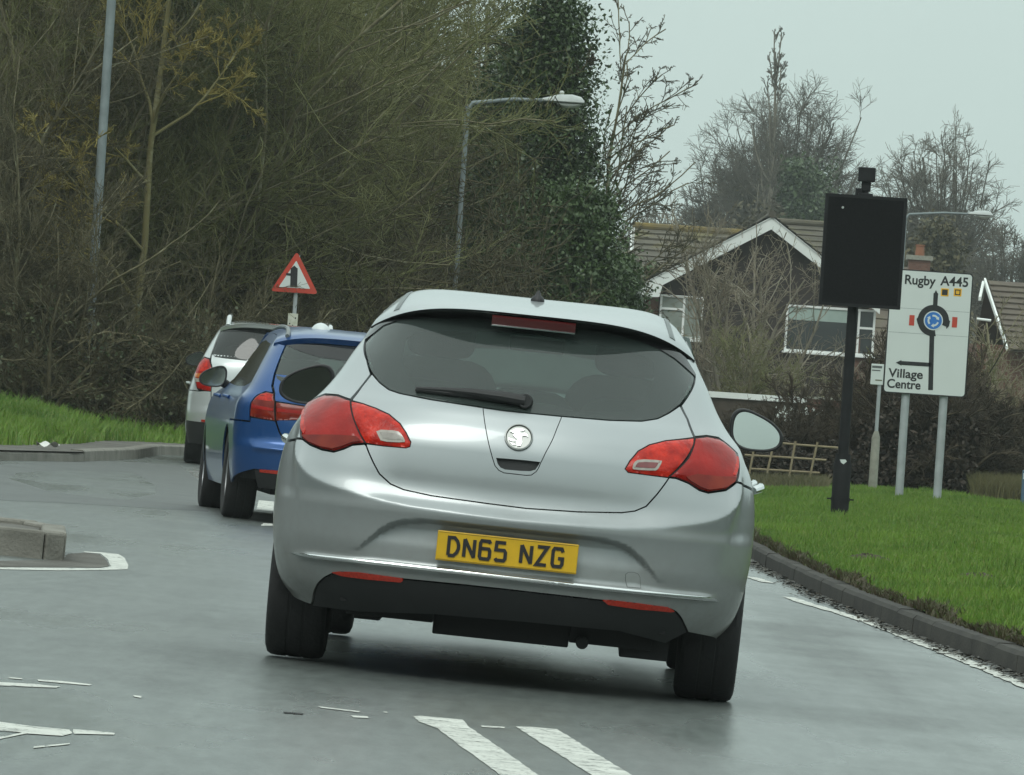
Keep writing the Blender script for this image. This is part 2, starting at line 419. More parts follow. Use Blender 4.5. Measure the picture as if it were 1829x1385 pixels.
M_rim = mat('alloy_rim', (.4, .41, .42), rough=.35, metal=.8)
M_chrome = mat('chrome', (.75, .77, .77), rough=.12, metal=1, var=.05)
M_seat = mat('seat_cloth', (.055, .06, .06), rough=.9, bump=.2, bscale=200)
M_trim = mat('interior_trim', (.24, .27, .26), rough=.8)
M_red = mat('lamp_red', (.22, .005, .003), rough=.16, c2=(.36, .009, .005), scale=9, coat=.12, spec=.25, detail=2, bump=.12, bscale=45)
M_red2 = mat('lamp_red_bright', (.32, .008, .004), rough=.16, c2=(.62, .028, .012), scale=26, coat=.12, spec=.25, detail=2, bump=.25, bscale=70)
M_red3 = mat('lamp_red_dark', (.14, .006, .003), rough=.16, c2=(.22, .02, .006), scale=14, coat=.12, spec=.25, detail=1)
M_reflector = mat('reflector_red', (.42, .03, .015), rough=.25, var=.2, scale=80)
M_brake = mat('brake_lens_off', (.07, .010, .010), rough=.25)
M_clear = mat('clear_lens', (.34, .31, .27), rough=.12, var=.15, scale=50, coat=1)
M_amber = mat('amber_lens', (.55, .16, .03), rough=.15, var=.2, scale=60, coat=1)
M_rail = mat('roof_moulding', (.17, .19, .19), rough=.5)
M_mirror = mat('mirror_glass', (.55, .60, .58), rough=.06, metal=1, var=.02)
M_yellow = mat('plate_yellow', (.66, .40, .012), rough=.35, var=.06, scale=20)
M_ink = mat('plate_black', (.012, .012, .014), rough=.5)
G_rear = glass_mat('tinted_glass', (.55, .72, .65), film=.13)
G_side = glass_mat('side_glass', (.55, .66, .62))
G_dark = glass_mat('privacy_glass', (.05, .055, .055))
G_clear = glass_mat('windscreen_glass', (.34, .42, .39))

def wheel(car, x, y, r, wd, rimr, spokes=5, parent=None):
    sg = 1 if x > 0 else -1
    e = thing('wheel', None, None); e.parent = car.e; e.location = (x, y, r)
    h = wd / 2
    prof = [(rimr, -h * .8), (rimr + .012, -h * .92), (r * .90, -h), (r * .965, -h * .93), (r * .992, -h * .80), (r, -h * .6), (r, -h * .30), (r - .003, -h * .29), (r - .003, -h * .21), (r, -h * .2), (r, h * .2), (r - .003, h * .21), (r - .003, h * .29), (r, h * .30), (r, h * .6), (r * .992, h * .8), (r * .965, h * .93), (r * .90, h), (rimr + .012, h * .92), (rimr, h * .8)]
    MB().lathe(prof, 56, 'x', close=True).build('tyre', M_rubber, e, True, 40)
    b = MB(); b.lathe([(rimr, -h * .8), (rimr - .006, -h * .8), (rimr - .012, 0), (rimr - .006, h * .8), (rimr, h * .8)], 48, 'x', close=True)
    b.lathe([(.07, sg * h * .15), (.075, sg * h * .5), (.055, sg * h * .56)], 24, 'x')
    for k in range(spokes):
        a = 2 * pi * k / spokes; c, s_ = cos(a), sin(a)
        for q in (-1, 1):
            p0 = np.array([sg * h * .45, 0, 0]); d = np.array([0, cos(a + q * .13), sin(a + q * .13)])
            b.tube([p0 + d * .05, p0 + d * rimr * .55 + [sg * h * .04, 0, 0], p0 + d * (rimr - .005) + [sg * h * .1, 0, 0]], [.02, .017, .022], 8)
    b.build('rim', M_rim, e, True, 35)
    return e

def mirror(car, x, y, z, w_, h_, body_m, glass_m=None, flip=1, tilt=0):
    # door mirror: a rounded shell open to the rear with its glass set inside a dark rim
    sg = flip
    prof = []
    for k in range(40):
        a = 2 * pi * k / 40; cx, cz = cos(a), sin(a)
        px_ = (abs(cx)**.75) * np.sign(cx); pz = (abs(cz)**.8) * np.sign(cz)
        xx = px_ * w_ / 2; zz = pz * h_ / 2 * (1.0 - .28 * (px_ * sg)) - .10 * h_ * px_ * sg * 0 + .02 * px_ * sg * -1
        prof.append((xx, zz))
    V = []; n = 40
    for f_, yy in ((1.0, -.005), (1.03, .02), (.97, .06), (.82, .10), (.5, .135), (.15, .15)):
        V += [(x + px_ * f_, y + yy, z + pz * f_) for px_, pz in prof]
    Fs = [(k * n + (i + 1) % n, k * n + i, (k + 1) * n + i, (k + 1) * n + (i + 1) % n) for k in range(5) for i in range(n)] + [tuple(range(5 * n, 6 * n))[::-1]]
    e = obj('door_mirror', mesh('door_mirror', V, Fs, True), body_m, car.e)
    V = [(x + a * f_, y + yy, z + b_ * f_) for f_, yy in ((1.035, .022), (1.035, -.004), (1., -.014), (.91, -.013), (.86, .008)) for a, b_ in prof]
    Fs = [(k * n + i, k * n + (i + 1) % n, (k + 1) * n + (i + 1) % n, (k + 1) * n + i) for k in range(4) for i in range(n)]
    obj('mirror_rim', mesh('mirror_rim', V, Fs, True), M_plastic, e)
    tt = math.tan(radians(tilt)); V = [(x + a * .89, y - .004 + b_ * .89 * tt, z + b_ * .89) for a, b_ in prof]
    obj('mirror_glass', mesh('mirror_glass', V, [tuple(range(n))]), glass_m or M_mirror, e)
    b = MB(); b.tube([(x - sg * w_ * .42, y + .05, z - h_ * .25), (x - sg * (w_ * .5 + .05), y + .06, z - h_ * .45)], [.035, .03], 10); b.build('mirror_arm', M_plastic, e, True)
    return e

def roof_patch(car, name, yc, zc, xe, drop, ex0, ex1, m, sweep=.18, nu=60, nv=60, lip=True, face=.011):
    # roof as a height field; v runs from the rear lip to the windscreen
    def P(u, v):
        u = u * 2 - 1; a = abs(u); ex = ex0 + (ex1 - ex0) * min(1, v * 2.2)
        y = float(yc(v)) + sweep * a**3 * (1 - v)**3
        return (u * float(xe(v)), y, float(zc(v)) - drop * a**ex)
    b = MB(); b.grid(P, nu, nv)
    b.F = [tuple(f) for f in b.F]
    o = b.build(name, m, car.e, True, 60)
    s_ = MB()
    if lip:
        top = [P(i / nu, 0) for i in range(nu + 1)]
        rows = [top, [(x, y + .004, z - .005) for x, y, z in top], [(x, y + .02, z - face) for x, y, z in top], [(x * .985, y + .10, z - face - .015) for x, y, z in top]]
        V = [p for r_ in rows for p in r_]; n = nu + 1
        s_.add(V, [(k * n + i + 1, k * n + i, (k + 1) * n + i, (k + 1) * n + i + 1) for k in range(3) for i in range(nu)])
    return o, P, s_

def seat(car, x, y, z, m, parent=None, back=.62, wd=.46, head=True):
    e = parent
    b = MB()
    def cush(cx, cy, cz, sx_, sy_, sz_, tilt=0):
        n = 20
        def P(u, v):
            th = 2 * pi * u; ph = pi * (v - .5)
            c = lambda q, p_: np.sign(q) * abs(q)**p_
            X = sx_ / 2 * c(cos(ph), .5) * c(cos(th), .5); Y = sy_ / 2 * c(cos(ph), .5) * c(sin(th), .5); Z = sz_ / 2 * c(sin(ph), .5)
            return (cx + X, cy + Y + tilt * Z, cz + Z)
        b.grid(P, n, 12)
    cush(x, y, z + back / 2, wd, .14, back, -.22)
    if head: cush(x, y - .09, z + back + .09, .27, .10, .19, -.1); b.tube([(x - .06, y - .07, z + back - .05), (x - .06, y - .08, z + back + .05)], .008, 6); b.tube([(x + .06, y - .07, z + back - .05), (x + .06, y - .08, z + back + .05)], .008, 6)
    return b
# ------------------------------------------------------------------ ground, road, verges
def road_mat():
    m = bpy.data.materials.new('wet_asphalt'); m.use_nodes = True; t = m.node_tree; b = t.nodes['Principled BSDF']
    co = N(t, 'ShaderNodeTexCoord')
    n1 = N(t, 'ShaderNodeTexNoise'); n1.inputs['Scale'].default_value = .35; n1.inputs['Detail'].default_value = 5; L(t, co.outputs['Object'], n1.inputs['Vector'])
    mp = N(t, 'ShaderNodeMapping'); mp.inputs['Scale'].default_value = (1.6, .10, 1); mp.inputs['Rotation'].default_value = (0, 0, .05); L(t, co.outputs['Object'], mp.inputs[0])
    n2 = N(t, 'ShaderNodeTexNoise'); n2.inputs['Scale'].default_value = 1.0; n2.inputs['Detail'].default_value = 4; L(t, mp.outputs[0], n2.inputs['Vector'])
    n3 = N(t, 'ShaderNodeTexNoise'); n3.inputs['Scale'].default_value = 60; n3.inputs['Detail'].default_value = 3; L(t, co.outputs['Object'], n3.inputs['Vector'])
    ad = N(t, 'ShaderNodeMath', operation='ADD'); L(t, n1.outputs['Fac'], ad.inputs[0]); L(t, n2.outputs['Fac'], ad.inputs[1])
    r = N(t, 'ShaderNodeMapRange'); r.inputs['From Min'].default_value = .75; r.inputs['From Max'].default_value = 1.25; L(t, ad.outputs[0], r.inputs['Value'])
    mx = N(t, 'ShaderNodeMixRGB'); mx.inputs['Color1'].default_value = (.082, .093, .088, 1); mx.inputs['Color2'].default_value = (.145, .163, .155, 1); L(t, r.outputs[0], mx.inputs['Fac'])
    m3 = N(t, 'ShaderNodeMixRGB', blend_type='MULTIPLY'); m3.inputs['Fac'].default_value = .55; L(t, mx.outputs[0], m3.inputs['Color1'])
    r3 = N(t, 'ShaderNodeMapRange'); r3.inputs['From Min'].default_value = .3; r3.inputs['From Max'].default_value = .7; r3.inputs['To Min'].default_value = .55; r3.inputs['To Max'].default_value = 1.35; L(t, n3.outputs['Fac'], r3.inputs['Value'])
    L(t, r3.outputs[0], m3.inputs['Color2'])
    # worn aggregate and tyre-polished streaks
    mp5 = N(t, 'ShaderNodeMapping'); mp5.inputs['Scale'].default_value = (9, 1.5, 1); L(t, co.outputs['Object'], mp5.inputs[0])
    n5 = N(t, 'ShaderNodeTexNoise'); n5.inputs['Scale'].default_value = 1.6; n5.inputs['Detail'].default_value = 7; n5.inputs['Roughness'].default_value = .7; L(t, mp5.outputs[0], n5.inputs['Vector'])
    r5 = N(t, 'ShaderNodeMapRange'); r5.inputs['From Min'].default_value = .3; r5.inputs['From Max'].default_value = .7; r5.inputs['To Min'].default_value = .70; r5.inputs['To Max'].default_value = 1.30; L(t, n5.outputs['Fac'], r5.inputs['Value'])
    m5 = N(t, 'ShaderNodeMixRGB', blend_type='MULTIPLY'); m5.inputs['Fac'].default_value = 1; L(t, m3.outputs[0], m5.inputs['Color1']); L(t, r5.outputs[0], m5.inputs['Color2'])
    L(t, m5.outputs[0], b.inputs['Base Color'])
    rr = N(t, 'ShaderNodeMapRange'); rr.inputs['To Min'].default_value = .44; rr.inputs['To Max'].default_value = .20; L(t, r.outputs[0], rr.inputs['Value']); L(t, rr.outputs[0], b.inputs['Roughness'])
    bp = N(t, 'ShaderNodeBump'); bp.inputs['Strength'].default_value = .25; bp.inputs['Distance'].default_value = .006
    n4 = N(t, 'ShaderNodeTexNoise'); n4.inputs['Scale'].default_value = 110; n4.inputs['Detail'].default_value = 2; L(t, co.outputs['Object'], n4.inputs['Vector'])
    L(t, n4.outputs['Fac'], bp.inputs['Height']); L(t, bp.outputs[0], b.inputs['Normal'])
    return m
M_road = road_mat()
M_soil = mat('soil', (.035, .028, .018), c2=(.07, .055, .035), rough=.95, scale=3, bump=.6, bscale=30)
M_turf = mat('turf', (.035, .085, .012), c2=(.06, .12, .02), rough=.9, scale=2.5, bump=.5, bscale=60)
M_kerb = mat('kerb_concrete', (.021, .019, .016), c2=(.045, .042, .034), rough=.85, scale=3, bump=.4, bscale=50)
M_kerb2 = mat('pale_kerb_concrete', (.14, .135, .115), c2=(.24, .23, .20), rough=.85, scale=4, bump=.4, bscale=50)
M_pave = mat('pavement_asphalt', (.07, .065, .055), c2=(.13, .125, .11), rough=.85, scale=2, bump=.4, bscale=60)

def paint_mat():
    m = mat('road_paint', (.62, .63, .58), rough=.6, c2=(.46, .47, .43), scale=6)
    t = m.node_tree; b = t.nodes['Principled BSDF']
    co = N(t, 'ShaderNodeTexCoord'); n = N(t, 'ShaderNodeTexNoise'); n.inputs['Scale'].default_value = 14; n.inputs['Detail'].default_value = 6; L(t, co.outputs['Object'], n.inputs['Vector'])
    r = N(t, 'ShaderNodeMapRange'); r.inputs['From Min'].default_value = .36; r.inputs['From Max'].default_value = .44; L(t, n.outputs['Fac'], r.inputs['Value'])
    src = b.inputs['Base Color'].links[0].from_socket
    mx = N(t, 'ShaderNodeMixRGB'); mx.inputs['Color1'].default_value = (.36, .37, .345, 1); L(t, r.outputs[0], mx.inputs['Fac']); L(t, src, mx.inputs['Color2']); L(t, mx.outputs[0], b.inputs['Base Color'])
    # speckled wear: the road shows through where the paint has gone
    n2 = N(t, 'ShaderNodeTexNoise'); n2.inputs['Scale'].default_value = 45; n2.inputs['Detail'].default_value = 4; L(t, co.outputs['Object'], n2.inputs['Vector'])
    ad = N(t, 'ShaderNodeMath', operation='MULTIPLY_ADD'); ad.inputs[1].default_value = .55; L(t, n.outputs['Fac'], ad.inputs[0]); L(t, n2.outputs['Fac'], ad.inputs[2])
    r2 = N(t, 'ShaderNodeMapRange'); r2.inputs['From Min'].default_value = .58; r2.inputs['From Max'].default_value = .68; L(t, ad.outputs[0], r2.inputs['Value'])
    tr = N(t, 'ShaderNodeBsdfTransparent'); ms = N(t, 'ShaderNodeMixShader'); L(t, r2.outputs[0], ms.inputs[0]); L(t, tr.outputs[0], ms.inputs[1]); L(t, b.outputs[0], ms.inputs[2])
    L(t, ms.outputs[0], t.nodes['Material Output'].inputs[0])
    return m
M_paint = paint_mat()

def sheet(name, m, xs, ys, fz):
    X, Y = np.meshgrid(xs, ys); Z = fz(X, Y); nx, ny = len(xs), len(ys)
    I = np.arange(nx * ny).reshape(ny, nx); Q = np.stack([I[:-1, :-1], I[:-1, 1:], I[1:, 1:], I[1:, :-1]], -1).reshape(-1, 4)
    return obj(name, mesh_np(name, np.stack([X, Y, Z], -1).reshape(-1, 3), Q, True), m)
far = np.concatenate([-np.geomspace(1200, 45, 12), np.linspace(-40, 40, 81), np.geomspace(45, 1200, 12)])
fary = np.concatenate([-np.geomspace(1200, 60, 10), np.linspace(-50, 200, 60), np.geomspace(210, 1200, 14)])
tag(sheet('ground', M_soil, far, fary, lambda X, Y: gz(X) - .06), kind='structure')
rx_ = np.linspace(-40, 14, 109)
tag(sheet('road', M_road, rx_, np.linspace(-40, 132, 40), lambda X, Y: gz(X)), kind='structure')

# right-hand kerb line (x as a function of distance)
KR = pchip([-40, 10, 20, 25, 31, 36.6, 43, 50, 58, 65, 75, 85, 95, 132], [4.2, 3.35, 2.98, 2.72, 2.47, 2.21, 2.02, 1.92, 1.90, 1.95, 2.15, 2.45, 2.9, 6.0])
def verge_r(X, Y): 
    d = np.clip(X - KR(Y) - .14, 0, None)
    return gz(X) + .110 + .12 * sstep(0, 2.2, d) + .02 * np.sin(X * 2.1 + Y * .7) * sstep(.2, 1.5, d) + .015 * np.sin(Y * 1.3 - X)
ys = np.concatenate([np.linspace(-40, 24, 17), np.linspace(25, 100, 151), np.linspace(102, 132, 11)])
# kerb stones, one object per stone on the near stretch
def kerb_run(fx, y0, y1, side, m, label, group, length=.915, h=.110, wd=.125):
    y = y0; first = True
    while y < y1:
        b = MB(); yb = y + length - .006; x0, x1 = float(fx(y)), float(fx(yb)); w_ = side * wd
        z0, z1 = float(gz(x0)), float(gz(x1)); jx = random.uniform(-.003, .003); jz = random.uniform(-.003, .003); zj = h + jz
        V = []
        for xx, yy, zz in ((x0, y, z0), (x1, yb, z1)):
            xx += jx; V += [(xx, yy, zz - .1), (xx + side * .012, yy, zz + zj - .02), (xx + side * .03, yy, zz + zj), (xx + w_, yy, zz + zj), (xx + w_, yy, zz - .1)]
        b.add(V, [(i, (i + 1) % 5, 5 + (i + 1) % 5, 5 + i) for i in range(5)] + [(4, 3, 2, 1, 0), (5, 6, 7, 8, 9)])
        o = b.build('kerb_stone', m); tag(o, label, 'kerb stone', group)
        y += length
kerb_run(KR, 25.0, 92, 1, M_kerb, 'dark weathered kerb stone in the long row edging the right-hand grass verge', 'kerb stones along the right verge')
V = []; vx = np.concatenate([[0], np.geomspace(.05, 40, 34)])
YY = np.repeat(ys[:, None], len(vx), 1); XX = KR(YY) + .115 + vx[None]
I = np.arange(YY.size).reshape(YY.shape); Q = np.stack([I[:-1, :-1], I[:-1, 1:], I[1:, 1:], I[1:, :-1]], -1).reshape(-1, 4)
tag(obj('grass_verge', mesh_np('grass_verge', np.stack([XX, YY, verge_r(XX, YY)], -1).reshape(-1, 3), Q, True), M_turf), kind='structure')

# left corner: kerb, pavement, bank
KL = lambda y: np.interp(y, [40, 54, 57, 61, 66, 71.6, 76.5, 79.5, 83, 90, 132], [-30, -14, -8.5, -5.0, -4.25, -3.98, -4.0, -3.5, -2.55, -2.2, -1.0])
ysl = np.concatenate([np.linspace(50, 60, 21), np.linspace(60.5, 100, 80), np.linspace(102, 132, 10)])
def verge_l(X, Y):
    d = np.clip(KL(Y) - X, 0, None)
    return gz(X) + .10 + .01 * d + .30 * sstep(.7, 4.5, d + .12 * np.sin(Y * .9)) + .03 * np.sin(X * 1.7 + Y) * sstep(1.2, 2.2, d)
vx = np.concatenate([[0], np.linspace(.13, 1.5, 8), np.geomspace(1.7, 60, 26)])
YY = np.repeat(ysl[:, None], len(vx), 1); XX = KL(YY) - vx[None]
I = np.arange(YY.size).reshape(YY.shape); Q = np.stack([I[:-1, :-1], I[1:, :-1], I[1:, 1:], I[:-1, 1:]], -1).reshape(-1, 4)
mi = (vx[None, :-1] > .55).repeat(len(ysl) - 1, 0).reshape(-1).astype(int)
lv = obj('grass_bank', mesh_np('grass_bank', np.stack([XX, YY, verge_l(XX, YY)], -1).reshape(-1, 3), Q, True, mi), [M_pave, M_turf]); tag(lv, kind='structure')
yl = 54.0; k = 0
pl = [(float(KL(y)), y) for y in np.linspace(52, 92, 160)]
acc = 0; st = pl[0]; seg = [pl[0]]
for i in range(1, len(pl)):
    acc += math.hypot(pl[i][0] - pl[i - 1][0], pl[i][1] - pl[i - 1][1]); seg.append(pl[i])
    if acc > .9:
        (xa, ya), (xb, yb) = seg[0], seg[-1]; d = np.array([xb - xa, yb - ya]); d /= np.linalg.norm(d); nn = np.array([-d[1], d[0]])
        dropped = 60.5 < ya < 66.5; h = .085 if dropped else .115
        b = MB(); V = []
        for (xx, yy), gap in (((xa, ya), .006), ((xb, yb), -.006)):
            xx += d[0] * gap; yy += d[1] * gap; z = float(gz(xx))
            V += [(xx - nn[0] * .01, yy - nn[1] * .01, z - .1), (xx, yy, z + h - .015), (xx + nn[0] * .02, yy + nn[1] * .02, z + h), (xx + nn[0] * .14, yy + nn[1] * .14, z + h + .002), (xx + nn[0] * .14, yy + nn[1] * .14, z - .1)]
        b.add(V, [(i_, (i_ + 1) % 5, 5 + (i_ + 1) % 5, 5 + i_) for i_ in range(5)] + [(4, 3, 2, 1, 0), (5, 6, 7, 8, 9)])
        tag(b.build('kerb_stone', M_kerb2), 'low pale kerb stone along the far pavement below the left grass bank' if dropped else 'grey kerb stone along the foot of the left grass bank', 'kerb stone', 'dropped kerb stones at the far left corner' if dropped else 'kerb stones round the far left corner')
        acc = 0; seg = [pl[i]]

# traffic island on the left
isl = [G(*p)[:2] for p in ((0, 1000), (60, 1001), (100, 1000), (113, 992), (115, 975))]
iz = float(gz(-2.6))
c0 = G(112, 1003); c1 = G(0, 1003)
# the raised island: straight kerbed front and blunt end, receding to the left
ex, ey = float(c0[0]), float(c0[1])
outline = [(-9.0, ey - .05), (ex - .10, ey + .02), (ex, ey + .12), (ex - .10, ey + 1.5), (ex - .26, ey + 1.9), (-9.0, ey + 2.4)]
ISL = thing('traffic_island', 'kerbed traffic island with grey top at the left edge of the road', 'traffic island', (ex, ey, float(gz(ex))))
def rel(P): return [(x - ex, y - ey) for x, y in P]
b = MB(); b.slab(rel(inset_poly(outline, .14)), -.05, .118); tp = b.build('island_top', M_pave, ISL)
Z0 = float(gz(ex))
o2 = np.array(outline); i2 = inset_poly(outline, .13)
def isl_h(x): return float(gz(x)) - Z0
for i in range(len(outline)):
    a, bb = o2[i], o2[(i + 1) % len(o2)]; ai, bi = i2[i], i2[(i + 1) % len(o2)]
    if a[0] < -8.9 and bb[0] < -8.9: continue
    Ln = np.linalg.norm(bb - a); n = max(1, int(Ln / .9))
    for k in range(n):
        f0, f1 = k / n + .004 / Ln, (k + 1) / n - .004 / Ln
        q = [a + (bb - a) * f0, a + (bb - a) * f1, ai + (bi - ai) * f1, ai + (bi - ai) * f0]
        b = MB(); hz = .145 + random.uniform(-.006, .006)
        b.slab(rel([tuple(v) for v in q]), -.12, hz); ob = b.build('kerb_block', M_kerb2, ISL, bevel=.015)
# slope of the ground under the island: the island follows the crossfall
for ch in ISL.children: ch.rotation_euler = (0, 0.033, 0)

# painted markings: polygons on the road, 4 mm proud
def marking(P, name='lane_marking', m=None, dz=.0025, rough_=.012, name2=None):
    W_ = np.array([G(px, py)[:2] for px, py in P]); Q = resample(W_, .09 if rough_ else .3)
    if rough_: Q = Q + RNG.normal(0, rough_ * .16, Q.shape)
    b = MB(); n = len(Q); V = [(x, y, float(gz(x)) + dz) for x, y in Q]
    ar = sum(Q[i][0] * Q[(i + 1) % n][1] - Q[(i + 1) % n][0] * Q[i][1] for i in range(n))
    b.add(V, [tuple(range(n)) if ar > 0 else tuple(range(n))[::-1]])
    o = b.build(name, m or M_paint); tag(o, kind='structure'); return o
marking([(738, 1281), (752, 1280), (826, 1287), (838, 1299), (960, 1385), (985, 1402), (925, 1402), (893, 1385), (812, 1326), (780, 1302), (748, 1290)])
marking([(921, 1299), (950, 1300), (995, 1304), (1020, 1319), (1060, 1345), (1128, 1385), (1165, 1408), (1090, 1408), (1055, 1385), (940, 1312)])
marking([(858, 1297), (903, 1300), (902, 1303), (860, 1300)])
marking([(568, 1263), (643, 1272), (641, 1274), (575, 1266)]); marking([(625, 1279), (656, 1281), (657, 1284), (632, 1283)]); marking([(684, 1272), (692, 1273), (692, 1275), (685, 1274)])
marking([(-40, 1216), (0, 1220), (60, 1223), (110, 1228), (100, 1230), (0, 1226), (-40, 1222)]); marking([(66, 1215), (110, 1218), (165, 1224), (160, 1226), (70, 1218)])
marking([(15, 1211), (40, 1213), (40, 1215), (16, 1213)]); marking([(237, 1243), (253, 1245), (250, 1248), (239, 1246)])
marking([(-40, 1287), (0, 1291), (60, 1299), (125, 1305), (130, 1312), (110, 1316), (50, 1312), (30, 1309), (-40, 1304)]); marking([(130, 1304), (170, 1307), (206, 1311), (205, 1314), (168, 1313), (130, 1312)])
marking([(-40, 1325), (0, 1318), (45, 1309), (56, 1310), (0, 1322), (-40, 1330)]); marking([(60, 1335), (126, 1329), (126, 1331), (60, 1338)])
marking([(-60, 1018), (0, 1018), (110, 1020), (196, 1019), (228, 1018), (229, 1010), (222, 997), (212, 991), (186, 988), (150, 986), (150, 987.5), (180, 990), (192, 1000), (198, 1013), (180, 1016), (0, 1014.5), (-60, 1014.5)], rough_=.006)
pt = marking([(-60, 1013.5), (0, 1013.5), (180, 1014.5), (195, 1012), (190, 1001), (178, 991), (150, 988), (120, 990), (112, 1001), (-60, 1003)], 'island_apron', M_pave, dz=.0018)
marking([(470, 935), (486, 936), (488, 940), (466, 940)]); marking([(462, 894), (490, 897), (490, 915), (458, 912)], rough_=.006)
# edge line along the right kerb
eL = [(1341, 1032), (1372, 1042)], [(1408, 1068), (1440, 1079), (1500, 1096), (1560, 1116), (1600, 1131), (1650, 1152), (1700, 1172), (1760, 1196), (1829, 1226), (1900, 1256)]
for Pn in eL:
    C_ = np.array([G(*p)[:2] for p in Pn]); T_ = np.gradient(C_, axis=0); T_ /= np.linalg.norm(T_, axis=1)[:, None]; Nn = np.stack([-T_[:, 1], T_[:, 0]], 1)
    A = C_ + Nn * .045; B_ = C_ - Nn * .045; ring = np.concatenate([A, B_[::-1]]); Q = resample(ring, .12) + 0
    Q += RNG.normal(0, .006, Q.shape)
    n = len(Q); V = [(x, y, float(gz(x)) + .005) for x, y in Q]; b = MB()
    ar = sum(Q[i][0] * Q[(i + 1) % n][1] - Q[(i + 1) % n][0] * Q[i][1] for i in range(n)); b.add(V, [tuple(range(n)) if ar > 0 else tuple(range(n))[::-1]])
    tag(b.build('edge_line', M_paint), kind='structure')
# long sealed seam across the left junction
M_patch = mat('resurfaced_asphalt', (.075, .082, .079), rough=.45, var=.25, scale=3, bump=.3, bscale=90)
marking([(-60, 893), (0, 894), (130, 900), (250, 907), (372, 915), (380, 880), (322, 832), (250, 826), (130, 822), (-60, 834)], 'resurfaced_patch', M_patch, dz=.0012, rough_=0)
marking([(505, 1273), (543, 1276), (541, 1277.5), (508, 1275)], 'tar_spot', M_dark, dz=.003, rough_=.004)

# silt, leaves and wet litter in the gutter: uncountable
M_litter = mat('wet_litter', (.012, .010, .007), c2=(.05, .04, .022), rough=.5, scale=9, objvar=.1)
rg = np.random.default_rng(3); n = 6500
yy = rg.uniform(26, 62, n); cl = .5 + .5 * np.sin(yy * 1.7) * np.sin(yy * .63 + 1); keep = rg.random(n) < .25 + .75 * cl; yy = yy[keep]; n = len(yy)
xx = KR(yy) - np.abs(rg.normal(0, .06, n)) - .005; s = rg.uniform(.005, .017, n) * (1 + (rg.random(n) < .06) * 1.5); a = rg.uniform(0, 2 * pi, n)
u = np.stack([np.cos(a), np.sin(a) * 1.6], 1) * s[:, None]; v = np.stack([-np.sin(a), np.cos(a)], 1) * s[:, None] * .5
zc = gz(xx) + .010 + rg.uniform(0, .006, n); P = np.stack([xx, yy, zc], 1)
def q3(w, dz): return np.concatenate([w, dz[:, None]], 1)
t1 = rg.normal(0, .003, n); t2 = rg.normal(0, .003, n)
Vv = np.stack([P + q3(-u - v, t1), P + q3(u - v, t2), P + q3(u + v, -t1), P + q3(-u + v, -t2)], 1).reshape(-1, 3); Vv[:, 2] = np.maximum(Vv[:, 2], gz(Vv[:, 0]) + .003)
tag(obj('leaf_litter', mesh_np('leaf_litter', Vv, np.arange(4 * n).reshape(-1, 4)), M_litter), kind='stuff')
M_silt = mat('gutter_silt', (.07, .073, .068), c2=(.14, .147, .138), rough=.22, scale=5, rvar=.2)
b = MB(); V = []
for i, y in enumerate(np.linspace(26, 62, 120)):
    x = float(KR(y)); w_ = .05 + .09 * (.5 + .5 * sin(y * 1.7)) * (.5 + .5 * sin(y * .63 + 1)) + random.uniform(0, .03); V += [(x - w_, y, float(gz(x - w_)) + .001), (x + .01, y, float(gz(x)) + .008)]
b.add(V, [(2 * i, 2 * i + 1, 2 * i + 3, 2 * i + 2) for i in range(119)]); tag(b.build('gutter_silt', M_silt, None, True), kind='stuff')

# grass blades
def blades(name, P, h, m, seed, spread=.5, wd=.006):
    rg = np.random.default_rng(seed); n = len(P); a = rg.uniform(0, 2 * pi, n); H_ = h * rg.uniform(.5, 1.25, n)
    d = np.stack([np.cos(a), np.sin(a), np.zeros(n)], 1); le = rg.uniform(.1, spread, n)[:, None] * d
    w_ = (wd * rg.uniform(.7, 1.4, n))[:, None] * np.stack([-np.sin(a + 1), np.cos(a + 1), np.zeros(n)], 1)
    z = np.array([0, 0, 1.])
    m1 = P + (z * .6 + le * .25) * H_[:, None]; tp = P + (z + le * .9) * H_[:, None]
    V = np.stack([P - w_, P + w_, m1 + w_ * .75, tp, m1 - w_ * .75], 1).reshape(-1, 3)
    I = np.arange(n)[:, None] * 5 + np.arange(5)[None]
    o = obj(name, mesh_np(name, V, I), m); return tag(o, kind='stuff')
def blade_mat(name, c1, c2, c3):
    m = mat(name, c1, c2=c2, rough=.55, scale=.8, detail=6); t = m.node_tree; b = t.nodes['Principled BSDF']; src = b.inputs['Base Color'].links[0].from_socket
    co = N(t, 'ShaderNodeTexCoord'); n = N(t, 'ShaderNodeTexNoise'); n.inputs['Scale'].default_value = 35; L(t, co.outputs['Object'], n.inputs['Vector'])
    r = N(t, 'ShaderNodeMapRange'); r.inputs['From Min'].default_value = .5; r.inputs['From Max'].default_value = .72; L(t, n.outputs['Fac'], r.inputs['Value'])
    mx = N(t, 'ShaderNodeMixRGB'); mx.inputs['Color2'].default_value = (*c3, 1); L(t, r.outputs[0], mx.inputs['Fac']); L(t, src, mx.inputs['Color1']); L(t, mx.outputs[0], b.inputs['Base Color'])
    b.inputs['Subsurface Weight'].default_value = 0
    return m
M_grass = blade_mat('grass_blade', (.062, .15, .013), (.16, .285, .028), (.22, .25, .07))
M_dead = blade_mat('dead_edge_grass', (.05, .038, .022), (.085, .07, .035), (.06, .10, .02))
rg = np.random.default_rng(11)
n = 230000; d_ = rg.uniform(0, 1, n); yy = 28 + (94 - 28) * d_**.8; xx = KR(yy) + .20 + rg.uniform(0, 1, n)**1.15 * (yy * .072 + .6)
noise = np.sin(xx * 3.1 + 1.3 * np.sin(yy * .9)) * np.sin(yy * 1.1 + xx)
P = np.stack([xx, yy, verge_r(xx, yy) - .004], 1)
mole = [G(1545, 1003, .15), G(1740, 1043, .14), G(1440, 990, .14)]
kk = np.ones(n, bool)
